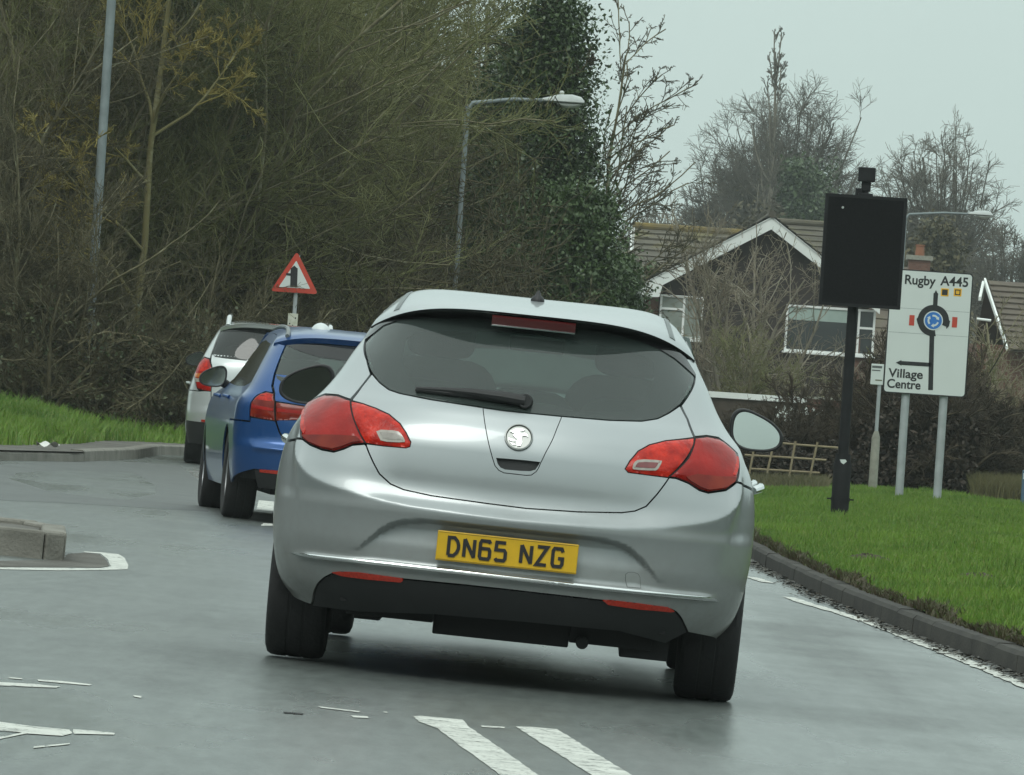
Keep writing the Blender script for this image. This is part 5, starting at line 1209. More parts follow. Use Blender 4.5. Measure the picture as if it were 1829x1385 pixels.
# hedge of bare brown bushes behind the signs
HB = []
for i, sd in enumerate((87, 88)):
    HB.append(shrub(sd, 'dark brown leafless hedge bush in the row behind the two road signs', (0, 0, 0), 1.5, 45, M_hedge, M_hedge, nst=13, tw=11, tl=6, name='hedge_bush')); HB[-1]['group'] = 'hedge bushes behind the road signs'
rg = np.random.default_rng(9); first = [True, True]
for i, px in enumerate(np.linspace(1395, 1735, 13)):
  for row, d_ in enumerate((95.5, 98.5)):
    k = int(rg.integers(0, 2)); e = HB[k] if first[k] else copy_tree(HB[k]); first[k] = False
    x_ = float(at(px + rg.uniform(-8, 8), 700, d_)[0]); hh = 1.05 + .2 * rg.random() if px > 1540 else .60 + .2 * rg.random()
    e.location = (x_, d_, float(gz(x_)) + .2); e.scale = (hh * 1.0, hh * 1.0, hh); e.rotation_euler = (0, 0, rg.uniform(0, 6.28))
rg = np.random.default_rng(52); n = 34000; px_ = rg.uniform(1350, 1745, n); yy = rg.uniform(94, 101, n); xx = yy / F * (px_ - 914 + 8); zz = gz(xx) + .15 + rg.uniform(0, 1, n) * np.where(px_ > 1530, 1.45, .75) * (.85 + .15 * np.sin(px_ * .06))
tag(obj('hedge_leaves', leaves_mesh('hedge_leaves', np.stack([xx, yy, zz], 1), .05, rg), mat('dead_beech_leaf', (.022, .017, .012), c2=(.058, .042, .028), rough=.8, scale=2.5, detail=5)), kind='stuff')
n = 7000; px_ = rg.uniform(1740, 1850, n); yy = rg.uniform(92, 97, n); xx = yy / F * (px_ - 914 + 8); P = np.stack([xx, yy, gz(xx) + .15], 1)
blades('rank_grass', P, .42, mat('rank_grass_blade', (.085, .080, .03), c2=(.13, .12, .05), rough=.8, scale=2), 15, spread=.6, wd=.008)
n = 2600; px_ = rg.uniform(1340, 1480, n); yy = rg.uniform(89, 93, n); xx = yy / F * (px_ - 914 + 8); P = np.stack([xx, yy, verge_r(xx, yy)], 1)
blades('dry_grass', P, .20, mat('dry_grass_blade', (.085, .088, .035), c2=(.15, .13, .07), rough=.8, scale=3), 16, spread=.8, wd=.006)

# background trees on the right
def round_crown(seed, cz, rx, rz, zs, r0, nl, fine, tmin, wob=.10):
    # limbs reach from the trunk to points spread through an ellipsoid; twigs turn outward near its surface
    rg = np.random.default_rng(seed); K = 9; top = cz + rz * .35; cen = np.array([0, 0, cz - rz * .35])
    P = np.zeros((1, K, 3)); P[0, :, 2] = np.linspace(-.3, top, K); P[0, :, 0] = np.cumsum(rg.normal(0, .07, K)); R = np.linspace(r0, r0 * .25, K)[None]
    u = unit(rg.normal(size=(nl, 3)) * np.array([1, 1, .9]) + np.array([0, 0, .25])); rad = rg.uniform(.55, .92, nl)[:, None]
    tg = np.array([0, 0, cz]) + u * rad * np.array([rx, rx, rz]) * rg.uniform(.9, 1.08, (nl, 1)); z0 = np.minimum(rg.uniform(zs[0], zs[1], nl), np.maximum(tg[:, 2] - .5, zs[0]))
    st = np.stack([np.interp(z0, P[0, :, 2], P[0, :, 0]), np.zeros(nl), z0], 1); ds = np.linalg.norm(tg - st, axis=1)[:, None]
    ct = st + np.array([0, 0, .26]) * ds + (tg - st) * np.array([.45, .45, 0]); f = np.linspace(0, 1, 9)[None, :, None]
    LP = st[:, None] * (1 - f)**2 + ct[:, None] * 2 * f * (1 - f) + tg[:, None] * f**2; LP[:, 1:] += np.cumsum(rg.normal(0, .035, (nl, 8, 3)), 1) * ds[:, None] * .35
    LR = np.clip(r0 * .34 * rg.uniform(.6, 1.1, nl), 0, 1)[:, None] * np.linspace(1, .22, 9)[None]
    out = lambda q: unit(q - cen) * .16
    a = rx / 4.8
    b2 = sprout(rg, LP, LR, fine[0], (.35, 1), .3, (50, 18), 6, up=.02, wob=wob * 1.3, rr=.6, falloff=.2, absl=1.9 * a, bias=out)
    t1 = sprout(rg, b2[0], b2[1], fine[1], (.2, 1), .5, (46, 18), 5, up=.01, wob=wob * 1.2, rr=.65, falloff=.2, absl=1.1 * a, bias=out)
    t2 = sprout(rg, t1[0], t1[1], fine[2], (.2, 1), .5, (44, 18), 3, up=.01, wob=wob, rr=.75, taper=.6, falloff=.2, absl=.62 * a, bias=out)
    LR[...] = np.maximum(LR, tmin * 2.2)
    for q, m in ((b2, tmin * 1.5), (t1, tmin * 1.1), (t2, tmin * .85)): np.maximum(q[1], m, out=q[1])
    return rg, (P, R), (LP, LR), b2, t1, t2
def skyline(seed, label, px, d, par, name='bare_tree', m1=None, m2=None, ivy=0, ivz=(0, 1), ivs=.4, ivym=None):
    rg_, tr_, lm, b2, t1, t2 = round_crown(seed, *par); lv = None
    if ivy:
        dn = np.concatenate([tr_[0][0, :-1] * (1 - f) + tr_[0][0, 1:] * f for f in np.linspace(0, 1, 9)] + [lm[0][:, j] for j in range(4)]); dn = dn[(dn[:, 2] > ivz[0]) & (dn[:, 2] < ivz[1])]
        lv = leaves_mesh('foliage', clump(rg_, dn, ivy, ivs), .12, rg_)
    return tree_thing(name, label, (float(at(px, 400, d)[0]), d, -.3), ([tr_, lm], [8, 6]), ([b2, t1, t2], [4, 3, 3]), m1 or M_twigg, m2 or M_twigg, lv, ivym or M_ivy2)
skyline(101, 'large round-crowned leafless oak with an ivy-wrapped trunk, behind the gable ridge', 1412, 300, (11.8, 4.2, 3.9, (5, 10.5), .40, 66, (8, 7, 5), .0095), 'oak_tree', ivy=9000, ivz=(3, 11), ivs=.5)
skyline(102, 'leafless tree with an ivy-green trunk at the right, behind the far lantern', 1692, 280, (10.5, 3.2, 4.2, (3.5, 8.5), .28, 56, (8, 6, 5), .0095), ivy=6000, ivz=(4, 9.2), ivs=.34)
rg_, tr_, lm, b2, t1, t2 = big_tree(103, 16.6, .17, 46, 10, (.25, .95), (0, 0), (5, 5, 4), up=.38, ratio=.21, tmin=.012, wob=.045, l2=.40)
tree_thing('poplar_tree', 'narrow upright poplar, the tallest point on the right-hand skyline', (float(at(1376, 400, 290)[0]), 290, -.3), ([tr_, lm], [8, 6]), ([b2, t1, t2], [4, 3, 3]), bark('poplar_bark', (.15, .14, .11), (.21, .195, .16), (.13, .12, .09)), M_twigg)
skyline(104, 'small leafless tree at the left foot of the big round oak', 1236, 310, (9.0, 1.5, 2.4, (4, 8), .16, 22, (8, 5, 4), .0105))
skyline(105, 'leafless tree filling the left shoulder of the round oak', 1300, 305, (10.0, 2.6, 3.0, (5, 9), .22, 36, (9, 6, 4), .0105))
skyline(106, 'low leafless tree at the right edge beyond the far lantern', 1808, 260, (7.2, 2.0, 2.6, (3, 6.5), .18, 30, (9, 6, 4), .0105))
skyline(107, 'low dark leafless tree in front of the oak, beneath its ivy', 1352, 250, (7.8, 1.5, 2.2, (4, 7), .18, 24, (8, 5, 4), .0105), ivy=12000, ivz=(4.5, 9.0), ivs=.5, ivym=mat('brown_ivy_leaf', (.05, .045, .024), c2=(.085, .075, .036), rough=.7, scale=1))
skyline(108, 'low leafless tree on the skyline between holly bush and gable', 1150, 270, (7.6, 1.4, 2.2, (4, 7), .14, 22, (8, 5, 4), .0105))
evergreen('conifer_tree', 'bronze-green conifer behind the brick chimney and black sign board', (at(1672, 450, 240)[0], 240, -.3), lambda f: 1.45 * np.clip(1.02 - f, 0, 1)**.5 + .1, 18000, .11, M_conif, 46, h=8.5)
evergreen('evergreen_tree', 'dark ivy-green mass against the right side of the oak trunk', (at(1428, 400, 292)[0], 292, -.3), lambda f: np.where(f > .5, 1.15, 1.3) * np.sqrt(np.clip(1.06 - np.abs(f - .78) * 1.1, .05, 1)), 15000, .125, M_ivy, 47, h=12.3)
# far tree line closing the horizon
rg = np.random.default_rng(53); n = 26000; yy = rg.uniform(330, 420, n); px_ = rg.uniform(1040, 1900, n); xx = yy / F * (px_ - 914); zz = -1 + rg.uniform(0, 1, n) * (10.2 + 1.5 * np.sin(px_ * .017) + .8 * np.sin(px_ * .051))
d_ = unit(rg.normal(size=(n, 3)) + [0, 0, .8]); Ln = rg.uniform(.9, 2.2, n)[:, None]; C_ = np.stack([xx, yy, zz], 1)
P = np.stack([C_, C_ + d_ * Ln * .5 + rg.normal(0, .1, (n, 3)), C_ + d_ * Ln], 1); V, Q = tubes([(P, np.full((n, 3), .026) * np.array([1.2, 1, .6]))], [3])
tag(obj('far_tree_line', mesh_np('far_tree_line', V, Q), M_twigg), kind='stuff')
# unseen leaf walls around the camera, added for dark reflections in paint and glass
rg = np.random.default_rng(54); C_ = []
for (xa, ya, xb, yb, h, n) in ((-16, -30, -20, 46, 9, 9000), (-20, 46, -14, 78, 9, 5000), (12, -30, 10.5, 84, 2.3, 7000), (-15, -30, 15, -36, 7, 6000)):
    f = rg.uniform(0, 1, n); C_.append(np.stack([xa + (xb - xa) * f + rg.normal(0, 1.0, n), ya + (yb - ya) * f + rg.normal(0, 1.0, n), rg.uniform(0, 1, n)**.9 * h * (.8 + .2 * np.sin(f * 60)) - .1], 1))
tag(obj('unseen_reflected_wood', leaves_mesh('unseen_reflected_wood', np.concatenate(C_), .55, rg), mat('reflected_wood_leaf', (.03, .035, .015), c2=(.07, .07, .03), rough=.8, scale=.5)), kind='stuff')
# thin damp air
M_haze = bpy.data.materials.new('haze'); M_haze.use_nodes = True; t_ = M_haze.node_tree; t_.nodes.clear()
ho = N(t_, 'ShaderNodeOutputMaterial'); pv = N(t_, 'ShaderNodeVolumePrincipled'); pv.inputs['Color'].default_value = (.86, .93, .91, 1); pv.inputs['Density'].default_value = .0004; pv.inputs['Anisotropy'].default_value = .2
L(t_, pv.outputs[0], ho.inputs['Volume'])
hz_ = obj('haze', MB().box(-1300, 1300, -1300, 1300, -2, 24) and mesh('haze', *(lambda b: (b.V, b.F))(MB().box(-1300, 1300, -1300, 1300, -2, 24))), M_haze); tag(hz_, kind='stuff')
# ------------------------------------------------------------------ THE SILVER HATCHBACK
def silver_hatch():
    W = pchip([.18, .24, .28, .32, .41, .47, .57, .66, .72, .80, .86, .91, .955, 1.01, 1.085, 1.17, 1.235, 1.30, 1.355, 1.405, 1.425, 1.46],
              [.76, .79, .825, .85, .875, .884, .892, .893, .889, .877, .858, .832, .802, .758, .71, .667, .63, .595, .563, .52, .49, .42])
    R = pchip([.18, .27, .35, .42, .50, .60, .66, .70, .76, .85, .92, .97, 1.0, 1.03, 1.1, 1.2, 1.3, 1.36, 1.46],
              [-.76, -.84, -.885, -.91, -.925, -.925, -.905, -.905, -.908, -.90, -.878, -.85, -.83, -.80, -.74, -.65, -.56, -.505, -.42])
    Fr = pchip([.18, .5, .7, .85, .95, 1.0, 1.2, 1.46], [3.42, 3.5, 3.46, 3.25, 2.7, 2.35, 1.95, 1.45])
    zc_ = pchip([0, .16, .37, .50, .60, .69, .747, .775, .80], [.619, .624, .632, .645, .660, .685, .716, .752, .80])
    ar = pchip([0, .05, .246, .33, .395, .43, .47, .51, .55], [.592, .592, .592, .588, .578, .565, .540, .503, .46])
    def disp(x, z, t):
        a = np.abs(x); dz = z - zc_(a)
        k = (1 - sstep(.77, .84, a)) * (np.abs(t) < 1.2)
        ad = np.sqrt(dz * dz + .007**2) - .007
        cw = sstep(.42, .68, a); ridge = np.exp(-ad / np.where(dz < 0, .085 + .03 * cw, .045 + .075 * cw)) * (.044 + .014 * cw) * k
        q = ar(np.minimum(a, .55)) - z                        # depth below the arch over the number plate
        side = 1 - sstep(.47, .60, a)
        rec = -.048 * sstep(0, .018, q) * np.clip((z - .39) / .16, 0, 1) * side * (np.abs(t) < 1)
        low = .016 * np.exp(-((z - .405) / .014)**2) * (1 - sstep(.70, .80, a)) * (np.abs(t) < 1)
        tg = .010 * np.exp(-((z - .775) / .05)**2) * (1 - sstep(.45, .65, a)) * (np.abs(t) < 1) * 0
        return ridge + rec + low + tg
    sh = Shell(W, R, Fr, C=.5, CF=.9, n=2.45, disp=disp)
    c = Car('hatchback_car', 'silver five-door hatchback nearest the camera with yellow number plate', 'car', sh, at(890, 1212, 25.2), 2.2, .76)
    S = lambda y, z, sg: ('s', y, z, sg)
    arch = lambda sg, a0, a1, n=9, r=.35, y0=0, z0=.315: [S(y0 - r * cos(radians(a0 + (a1 - a0) * i / (n - 1))), z0 + r * sin(radians(a0 + (a1 - a0) * i / (n - 1))), sg) for i in range(n)]
    # roof first: its edge curve bounds the quarter panels
    yc = pchip([0, .12, .28, .45, .7, 1], [-.62, -.48, -.22, .1, .7, 1.35]); zc = pchip([0, .12, .28, .45, .7, 1], [1.372, 1.398, 1.425, 1.445, 1.445, 1.40])
    xe = lambda v: float(W(float(zc(v)) - .10))
    ro, RP, lipm = roof_patch(c, 'roof', yc, zc, xe, .10, 4.2, 8.5, M_silver, sweep=.40)
    lipm.build('roof_spoiler_lip', M_gloss, ro, True, 50)
    vs = np.linspace(0, 1, 14)
    edge = lambda sg: [S(RP(1, v)[1], RP(1, v)[2] + .002, sg) for v in vs]
    for sg in (-1, 1):
        b = MB(); rows = []
        for i in range(24):
            v = .075 + i / 23 * .9; row = []
            for q in (-1, -.8, .8, 1):
                u = .5 + sg * .5 * (.862 + q * .019); p = RP(u, v); row.append((p[0], p[1], p[2] + (.004 if abs(q) < 1 else .0)))
            rows.append(row)
        b.add([p for r_ in rows for p in r_], [(i * 4 + j, i * 4 + j + 1, (i + 1) * 4 + j + 1, (i + 1) * 4 + j) if sg > 0 else (i * 4 + j + 1, i * 4 + j, (i + 1) * 4 + j, (i + 1) * 4 + j + 1) for i in range(23) for j in range(3)])
        b.F.append((0, 1, 2, 3)); b.build('roof_moulding', M_rail, ro)
    # traced outlines (photograph pixels)
    lampL_o = [(549.8, 729.7), (560.7, 718.7), (582.7, 706.4), (604.6, 707.8), (626.6, 716), (629, 735), (636, 757), (652.3, 791), (632, 793.5), (618.4, 800.5), (602, 806), (582.7, 802.4), (563.5, 794), (552.5, 784.6), (547.5, 768), (546.5, 748)]
    lampL_i = [(629, 717.6), (648.6, 721.5), (672, 730), (695, 740.7), (714.4, 757), (725.4, 773.6), (733.6, 790), (732, 798), (725.4, 800.2), (687, 797), (655, 791.5), (638.5, 760), (631, 737)]
    lampR_i = [(1116.7, 838), (1125, 823.8), (1139.8, 806.4), (1160, 795), (1189, 787.7), (1238, 783), (1236.6, 795), (1226, 815), (1191.8, 852.7), (1160, 849), (1122, 844)]
    lampR_o = [(1241, 783), (1261, 780.5), (1281, 784), (1295.8, 796), (1309, 811), (1311, 820), (1310, 837), (1303, 858.4), (1287, 873), (1258, 878), (1243.8, 873), (1226.4, 861), (1206, 852.7), (1196, 851.5), (1229, 818)]
    glass = [(654, 612), (656.8, 642), (663.7, 664), (678.7, 683), (695, 695.4), (714.4, 702), (769, 713), (851.6, 725.6), (900, 732.8), (940, 737), (1015.6, 744), (1087.8, 750), (1145.6, 751.6), (1174.4, 747), (1194.7, 737), (1213.4, 722.7), (1229, 702.4), (1238.5, 682), (1239.5, 673), (1224, 657), (1204, 640), (1174, 622), (1145.6, 611), (1102, 598), (1024, 583), (940, 574), (851.6, 570), (755.6, 568), (714, 572), (687, 581), (668, 596)]
    tg_low_l = [(666.5, 668), (648, 690), (628, 712)] 
    tgb = [(655.5, 797), (667.8, 826), (679, 846.6), (699, 865), (722, 875), (772, 886), (872, 900), (940, 908.5), (1033, 914.7), (1109, 916), (1132.6, 913), (1152.5, 904.7), (1172.4, 883), (1194, 853.5)]
    tailgate = [(664, 666)] + [(648, 690), (629, 714)] + lampL_i[1:10] + tgb + lampR_i[::-1][1:6][::1]
    # order: down the left lamp inner edge, along the bottom seam, up the right lamp inner edge, across under the glass
    tailgate = [(665, 668), (648, 690), (629, 716), (648.6, 721.5), (672, 730), (695, 740.7), (714.4, 757), (725.4, 773.6), (733.6, 790), (732, 798), (725.4, 800.2), (687, 797), (655, 793)] + tgb + [(1160, 849), (1122, 844), (1116.7, 838), (1125, 823.8), (1139.8, 806.4), (1160, 795), (1189, 787.7), (1238.5, 782), (1226.4, 749), (1214, 725)] + [(1194.7, 738), (1174.4, 748), (1145.6, 752.6), (1087.8, 751), (1015.6, 745), (940, 738), (900, 733.8), (851.6, 726.6), (769, 714), (714.4, 703), (695, 696.4), (678.7, 684)]
    trap = [(862.6, 729), (868, 768), (873, 793), (879, 816), (884, 832), (891, 840.5), (900, 845), (940, 849.5), (949, 849), (957.8, 842.6), (962, 836), (966, 826.7), (975, 808), (986.7, 786), (995, 765), (1003.4, 744.5), (940, 738.5), (900, 734.3)]
    hand = [(886, 818), (889, 829), (894, 835.5), (902, 839), (930, 841.5), (947, 842), (956, 839.5), (961, 833), (965, 825.5), (940, 822.5), (905, 819.5)]
    tg = c.panel('tailgate', tailgate, M_silver, holes=[(trap, .0015, 0)], inset=.0026, step=.010)
    ct = c.panel('tailgate_centre_panel', trap, M_silver, holes=[(hand, 0, 0)], inset=.0016, step=.010, parent=tg)
    c.panel('tailgate_handle', hand, M_plastic, off=-.016, step=.012, parent=tg)
    gp = c.panel('rear_window', glass, G_rear, off=-.001, thick=.004, step=.02)
    # printed black border of the glass: a ring just behind the pane
    inner = [(719, 618), (716, 640), (722, 662), (731, 680), (743, 694), (769, 700), (851.6, 713), (930, 717), (985, 722), (1003, 731), (1040, 736), (1087.8, 738), (1125, 737), (1151, 723), (1165, 697), (1173, 661), (1169, 644), (1145, 634), (1102, 624), (1015, 606), (940, 596), (851, 591), (760, 591), (727, 597)]
    c.panel('window_border', glass, M_gloss, holes=[(inner, 0, 1)], off=-.009, thick=.002, step=.02, inset=.004, parent=gp)
    # dark garnish between spoiler lip and glass
    garn = [(653.5, 607), (668, 596), (687, 581), (714, 572), (755.6, 568), (851.6, 570), (940, 574), (1024, 583), (1102, 598), (1145.6, 611), (1174, 622), (1204, 640), (1224, 657), (1240, 672), (1240, 666), (1224, 640), (1200, 620), (1174, 602), (1145, 589), (1102, 577), (1024, 562), (940, 554), (851, 550), (755, 549), (714, 554), (687, 564), (665, 582)]
    c.panel('spoiler_garnish_and_shade', garn, M_gloss, off=.004, step=.014)
    # high brake light set under the spoiler lip
    bl = MB()
    for i in range(24):
        pass
    P0 = [RP(.5 + (-.155 + .31 * i / 24) / (2 * xe(0)), 0) for i in range(25)]
    rows = [[(x, y + dy, z + dz) for x, y, z in P0] for dy, dz in ((.012, -.013), (.004, -.020), (.012, -.046), (.03, -.050))]
    bl.add([p for r_ in rows for p in r_], [(k * 25 + i + 1, k * 25 + i, (k + 1) * 25 + i, (k + 1) * 25 + i + 1) for k in range(3) for i in range(24)])
    bo = bl.build('high_brake_light', M_brake, c.e, True, 50)
    bl = MB(); rows = [[(x, y + dy, z + dz) for x, y, z in P0] for dy, dz in ((.010, -.047), (.006, -.050), (.014, -.054))]
    bl.add([p for r_ in rows for p in r_], [(k * 25 + i + 1, k * 25 + i, (k + 1) * 25 + i, (k + 1) * 25 + i + 1) for k in range(2) for i in range(24)])
    bl.build('brake_light_edge', M_chrome, bo)
    # bumper
    bot = [(556, 1080), (562, 1056), (569, 1042), (580, 1032), (596, 1024), (672, 1028.5), (722, 1034.5), (830, 1045), (900, 1052.6), (1000, 1064), (1076, 1072.5), (1140, 1080), (1197, 1088), (1207, 1093), (1214, 1101), (1222, 1117), (1228, 1130)]
    bump = [S(-.24, .79, -1), (538, 786), (549, 786)] + [(552.5, 786.6), (563.5, 796.5), (582.7, 805), (602, 808.5), (618.4, 803), (632, 796), (653, 794)] + tgb[0:] + [(1206, 855), (1226.4, 863.5), (1243.8, 876), (1258, 880.5), (1287, 875.5), (1304, 861), S(-.24, .79, 1)] + arch(1, 52, 0) + [S(-.36, .245, 1)] + bot[::-1] + [S(-.36, .245, -1)] + arch(-1, 0, 52)
    bp = c.panel('rear_bumper', bump, M_silver, inset=.0024, step=.008)
    strip = [(521, 987.5), (545, 989), (573, 992), (700, 1004.5), (940, 1032), (900, 1028)][:4] + [(820, 1018), (940, 1032), (1060, 1046), (1180, 1058.5), (1262, 1066.5), (1275, 1070), (1281, 1075), (1262, 1073.5), (1180, 1066), (1060, 1053.5), (940, 1040), (820, 1026), (700, 1012), (573, 999.5), (545, 994.5)]
    c.panel('bumper_highlight_strip', strip, M_chrome, off=.003, thick=.006, step=.02, parent=bp)  # bright strip laid on to stand for the highlight along the bumper crease
    refl = lambda P, lab: c.panel('bumper_reflector', P, M_reflector, off=.004, thick=.012, step=.02)
    refl([(594, 1023.5), (606, 1022), (640, 1023), (719, 1034), (720, 1038), (716, 1041), (660, 1036), (612, 1030)], '')
    refl([(1076, 1073), (1090, 1072.5), (1140, 1078.5), (1192, 1085.5), (1204, 1092.5), (1198, 1094), (1140, 1089), (1086, 1081)], '')
    tow = [(1120, 1049), (1118, 1036), (1119, 1026), (1124, 1022.5), (1134, 1022.5), (1142, 1025.5), (1145, 1032), (1144.5, 1051)]
    t2 = c.panel('tow_eye_cover', tow, M_silver, off=.0012, thick=.003, step=.02, inset=.001, parent=bp)
    c.panel('tow_cover_seam', tow, M_dark, holes=[(tow, -.0018, 0)], off=.0010, thick=.001, step=.02, parent=bp)
    # black valance under the bumper
    val = [(556, 1082), (562, 1057), (569, 1043), (580, 1033), (596, 1025), (672, 1029.5), (722, 1035.5), (900, 1053.6), (1076, 1073.5), (1197, 1089), (1207, 1094), (1214, 1102), (1222, 1118), (1228, 1130), (1190, 1150), (1106, 1128), (940, 1112), (777, 1098), (640, 1093)]
    c.panel('bumper_valance', val, M_plastic, off=-.006, step=.02, inset=.001)
    # quarter panels, body sides
    for sg in (-1, 1):
        lo = [S(-.24, .80, sg)]
        if sg < 0:
            q = [S(-.24, .80, -1), (538, 783.5), (549, 783.5), (545.5, 768), (544.5, 747), (548, 727.7), (559, 716.5), (582, 704), (604.6, 705.5), (626, 713.5), (647, 688), (662, 668), (655, 643), (651, 612), (664, 583)]
        else:
            q = [S(-.24, .80, 1), (1305.5, 859), (1312.5, 838), (1313.5, 820), (1311.5, 809), (1297, 793.5), (1282, 781.5), (1261, 778), (1240.5, 780), (1228.5, 748.5), (1217, 724.5), (1232, 703), (1241, 682), (1242, 668), (1226, 641)]
        ed = edge(sg)
        top = [p for p in ed if p[1] < .62]
        q = q + top + [S(.62, 1.335, sg), S(.55, .97, sg), S(.42, .66, sg)] + arch(sg, 52, 128)[::-1]
        qw = [S(-.12, 1.02, sg), S(.02, 1.13, sg), S(.12, 1.22, sg), S(.30, 1.285, sg), S(.575, 1.29, sg), S(.55, 1.00, sg), S(.2, .985, sg)]
        c.panel('quarter_panel', q, M_silver, holes=[(qw, 0, 1)], inset=.0024, step=.012)
        c.panel('quarter_window', qw, G_side, off=-.004, thick=.004, step=.05, smooth=1)
        # door and wing side
        ed2 = [p for p in ed if p[1] > .62]
        side = [S(.62, 1.335, sg)] + ed2 + [S(1.9, 1.14, sg), S(2.3, .98, sg), S(2.9, .84, sg), S(3.05, .6, sg)] + arch(sg, 0, 180, 15, .35, 2.685)[::-1] + [S(2.33, .22, sg), S(.36, .22, sg)] + arch(sg, 180, 128, 6) + [S(.42, .66, sg), S(.55, .97, sg)]
        dw = [S(.64, 1.00, sg), S(.66, 1.29, sg), S(1.1, 1.295, sg), S(1.35, 1.26, sg), S(1.75, 1.10, sg), S(1.95, 1.0, sg)]
        sd = c.panel('body_side', side, M_silver, holes=[(dw, 0, 0)], inset=.0024, step=.03)
        c.panel('door_window', dw, G_side, off=-.004, thick=.004, step=.06)
        for yh in (.55, 1.62):
            p, n = c.on(sh.t_of_y(yh, .80, sg), .80); b = MB(); x0 = p[0]
            b.tube([(x0 + sg * .012, yh, .80), (x0 + sg * .038, yh + .05, .812), (x0 + sg * .040, yh + .11, .815), (x0 + sg * .036, yh + .17, .812), (x0 + sg * .012, yh + .21, .80)], [.015, .017, .018, .017, .014], 10)
            b.build('door_handle', M_chrome, sd, True)
    c.panel('front_bumper', [S(2.9, .84, 1), S(3.05, .6, 1), S(3.05, .22, 1)] + [(2.75 * Shell.TS / Shell.TS, .22)][:0] + [('x3',)][:0] or [], M_silver) if False else None
    # nose, bonnet, windscreen (seen only from the side or through the glass)
    b = MB(); b.grid(lambda u, v: tuple(sh.ev(np.array(2.02 + .98 * u), np.array(.2 + .62 * v))), 20, 20); b.grid(lambda u, v: tuple(sh.ev(np.array(-3 + .98 * u), np.array(.2 + .62 * v))), 20, 20)
    b.build('front_bumper', M_silver, c.e, True, 60)
    b = MB(); b.grid(lambda u, v: ((u * 2 - 1) * (.80 - .16 * v), 2.15 + 1.25 * v - .25 * abs(u * 2 - 1)**3 * v, 1.0 - .19 * v**1.7 - .07 * abs(u * 2 - 1)**4), 24, 20); b.build('bonnet', M_silver, c.e, True, 60)
    b = MB(); b.grid(lambda u, v: ((u * 2 - 1) * (.60 + .16 * v), 1.36 + .95 * v - .10 * (u * 2 - 1)**2, 1.40 - .41 * v - .03 * (u * 2 - 1)**2), 24, 16); b.build('windscreen', G_clear, c.e, True, 60)
    # dark structure behind the panels and under the floor
    b = MB()
    b.grid(lambda u, v: tuple(sh.ev(np.array(-.98 + 1.96 * u), np.array(.30 + .69 * v), -.045)), 50, 24)
    b.box(-.60, .60, -.72, 3.2, .255, .30); b.box(-.84, .84, .40, 2.28, .25, .32); b.build('inner_body', M_dark, c.e, False)
    for y0 in (0, 2.685):
        for sg in (-1, 1):
            b = MB(); V = []
            for i in range(13):
                a = pi * i / 12; V += [(sg * .60, y0 - .36 * cos(a), .30 + .37 * sin(a)), (sg * .865, y0 - .36 * cos(a), .30 + .37 * sin(a))]
            b.add(V, [(2 * i, 2 * i + 1, 2 * i + 3, 2 * i + 2) for i in range(12)]); b.add([(sg * .60, y0 - .36 * cos(pi * i / 12), .30 + .37 * sin(pi * i / 12)) for i in range(13)], [tuple(range(13))])
            b.build('wheel_arch_liner', M_dark, c.e)
    # exhaust, silencer, axle beam, splash panel: the ragged lower line between the wheels
    b = MB(); b.box(-.255, .25, -.60, -.30, .165, .30); b.tube([(.30, -.66, .19), (.30, -.40, .19), (.28, .5, .2)], .024, 12); b.tube([(-.62, 0, .24), (.62, 0, .24)], .04, 10)
    b.box(-.58, -.255, -.62, -.2, .205, .30); b.box(.25, .56, -.60, -.2, .185, .30); b.box(.44, .62, -.55, .2, .150, .30); b.box(-.56, -.46, -.3, .2, .18, .3)
    b.build('exhaust_silencer', M_dark, c.e, bevel=.008)
    # interior
    b = seat(c, -.40, .12, .48, M_seat, head=False); s2 = seat(c, .40, .12, .48, M_seat, head=False); s3 = seat(c, 0, .10, .48, M_seat, wd=.40, head=False)
    b.add(s2.V, s2.F); b.add(s3.V, s3.F); b.build('rear_seat', M_seat, c.e, True, 60)
    for sg in (-1, 1): seat(c, sg * .37, .98, .55, M_seat, wd=.50, back=.64).build('front_seat', M_seat, c.e, True, 60)
    b = MB(); b.box(-.66, .66, -.66, .0, .94, .955); b.build('parcel_shelf', M_trim, c.e)
    b = MB(); b.box(-.74, .74, 1.95, 2.2, .75, .98); b.box(-.70, .70, -.3, 2.1, .30, .36)
    b.tube([(.37 + .18 * cos(a), 1.75 + .06 * sin(a), .93 + .17 * sin(a)) for a in np.linspace(0, 2 * pi, 24)], .016, 8); b.build('dashboard', M_trim, c.e)
    b = MB(); b.grid(lambda u, v: (RP(u, .12 + .85 * v)[0] * .95, RP(u, .12 + .85 * v)[1], RP(u, .12 + .85 * v)[2] - .03), 20, 20); b.build('headlining', M_trim, c.e, True)
    MB().box(-.11, .11, 1.42, 1.44, 1.25, 1.31).build('interior_mirror', M_plastic, c.e, bevel=.01)
    # tail lamps: outer body lens and inner tailgate lens on each side
    def lamp(o_, i_, lab_in, win_m, win, low, cres, sg):
        A = c.panel('tail_lamp', o_, M_red, off=.001, thick=.02, step=.012, dome=.010, inset=.0012)
        c.panel('lamp_lower_segment', low, M_red3, off=.0125, thick=.003, step=.012, parent=A)
        c.panel('lamp_upper_segment', cres, M_red2, off=.0125, thick=.003, step=.012, parent=A)
        c.panel('lamp_gasket', o_, M_dark, off=-.003, thick=.01, step=.03, inset=-.0022, parent=A)
        Bq = c.panel('tailgate_lamp', i_, M_red2, off=.001, thick=.02, step=.012, dome=.009, inset=.0012)
        c.panel('lamp_gasket', i_, M_dark, off=-.003, thick=.01, step=.03, inset=-.0022, parent=Bq)
        fr = c.panel('lens_rim', win, M_clear, off=.0115, thick=.004, step=.012, parent=Bq, smooth=1)
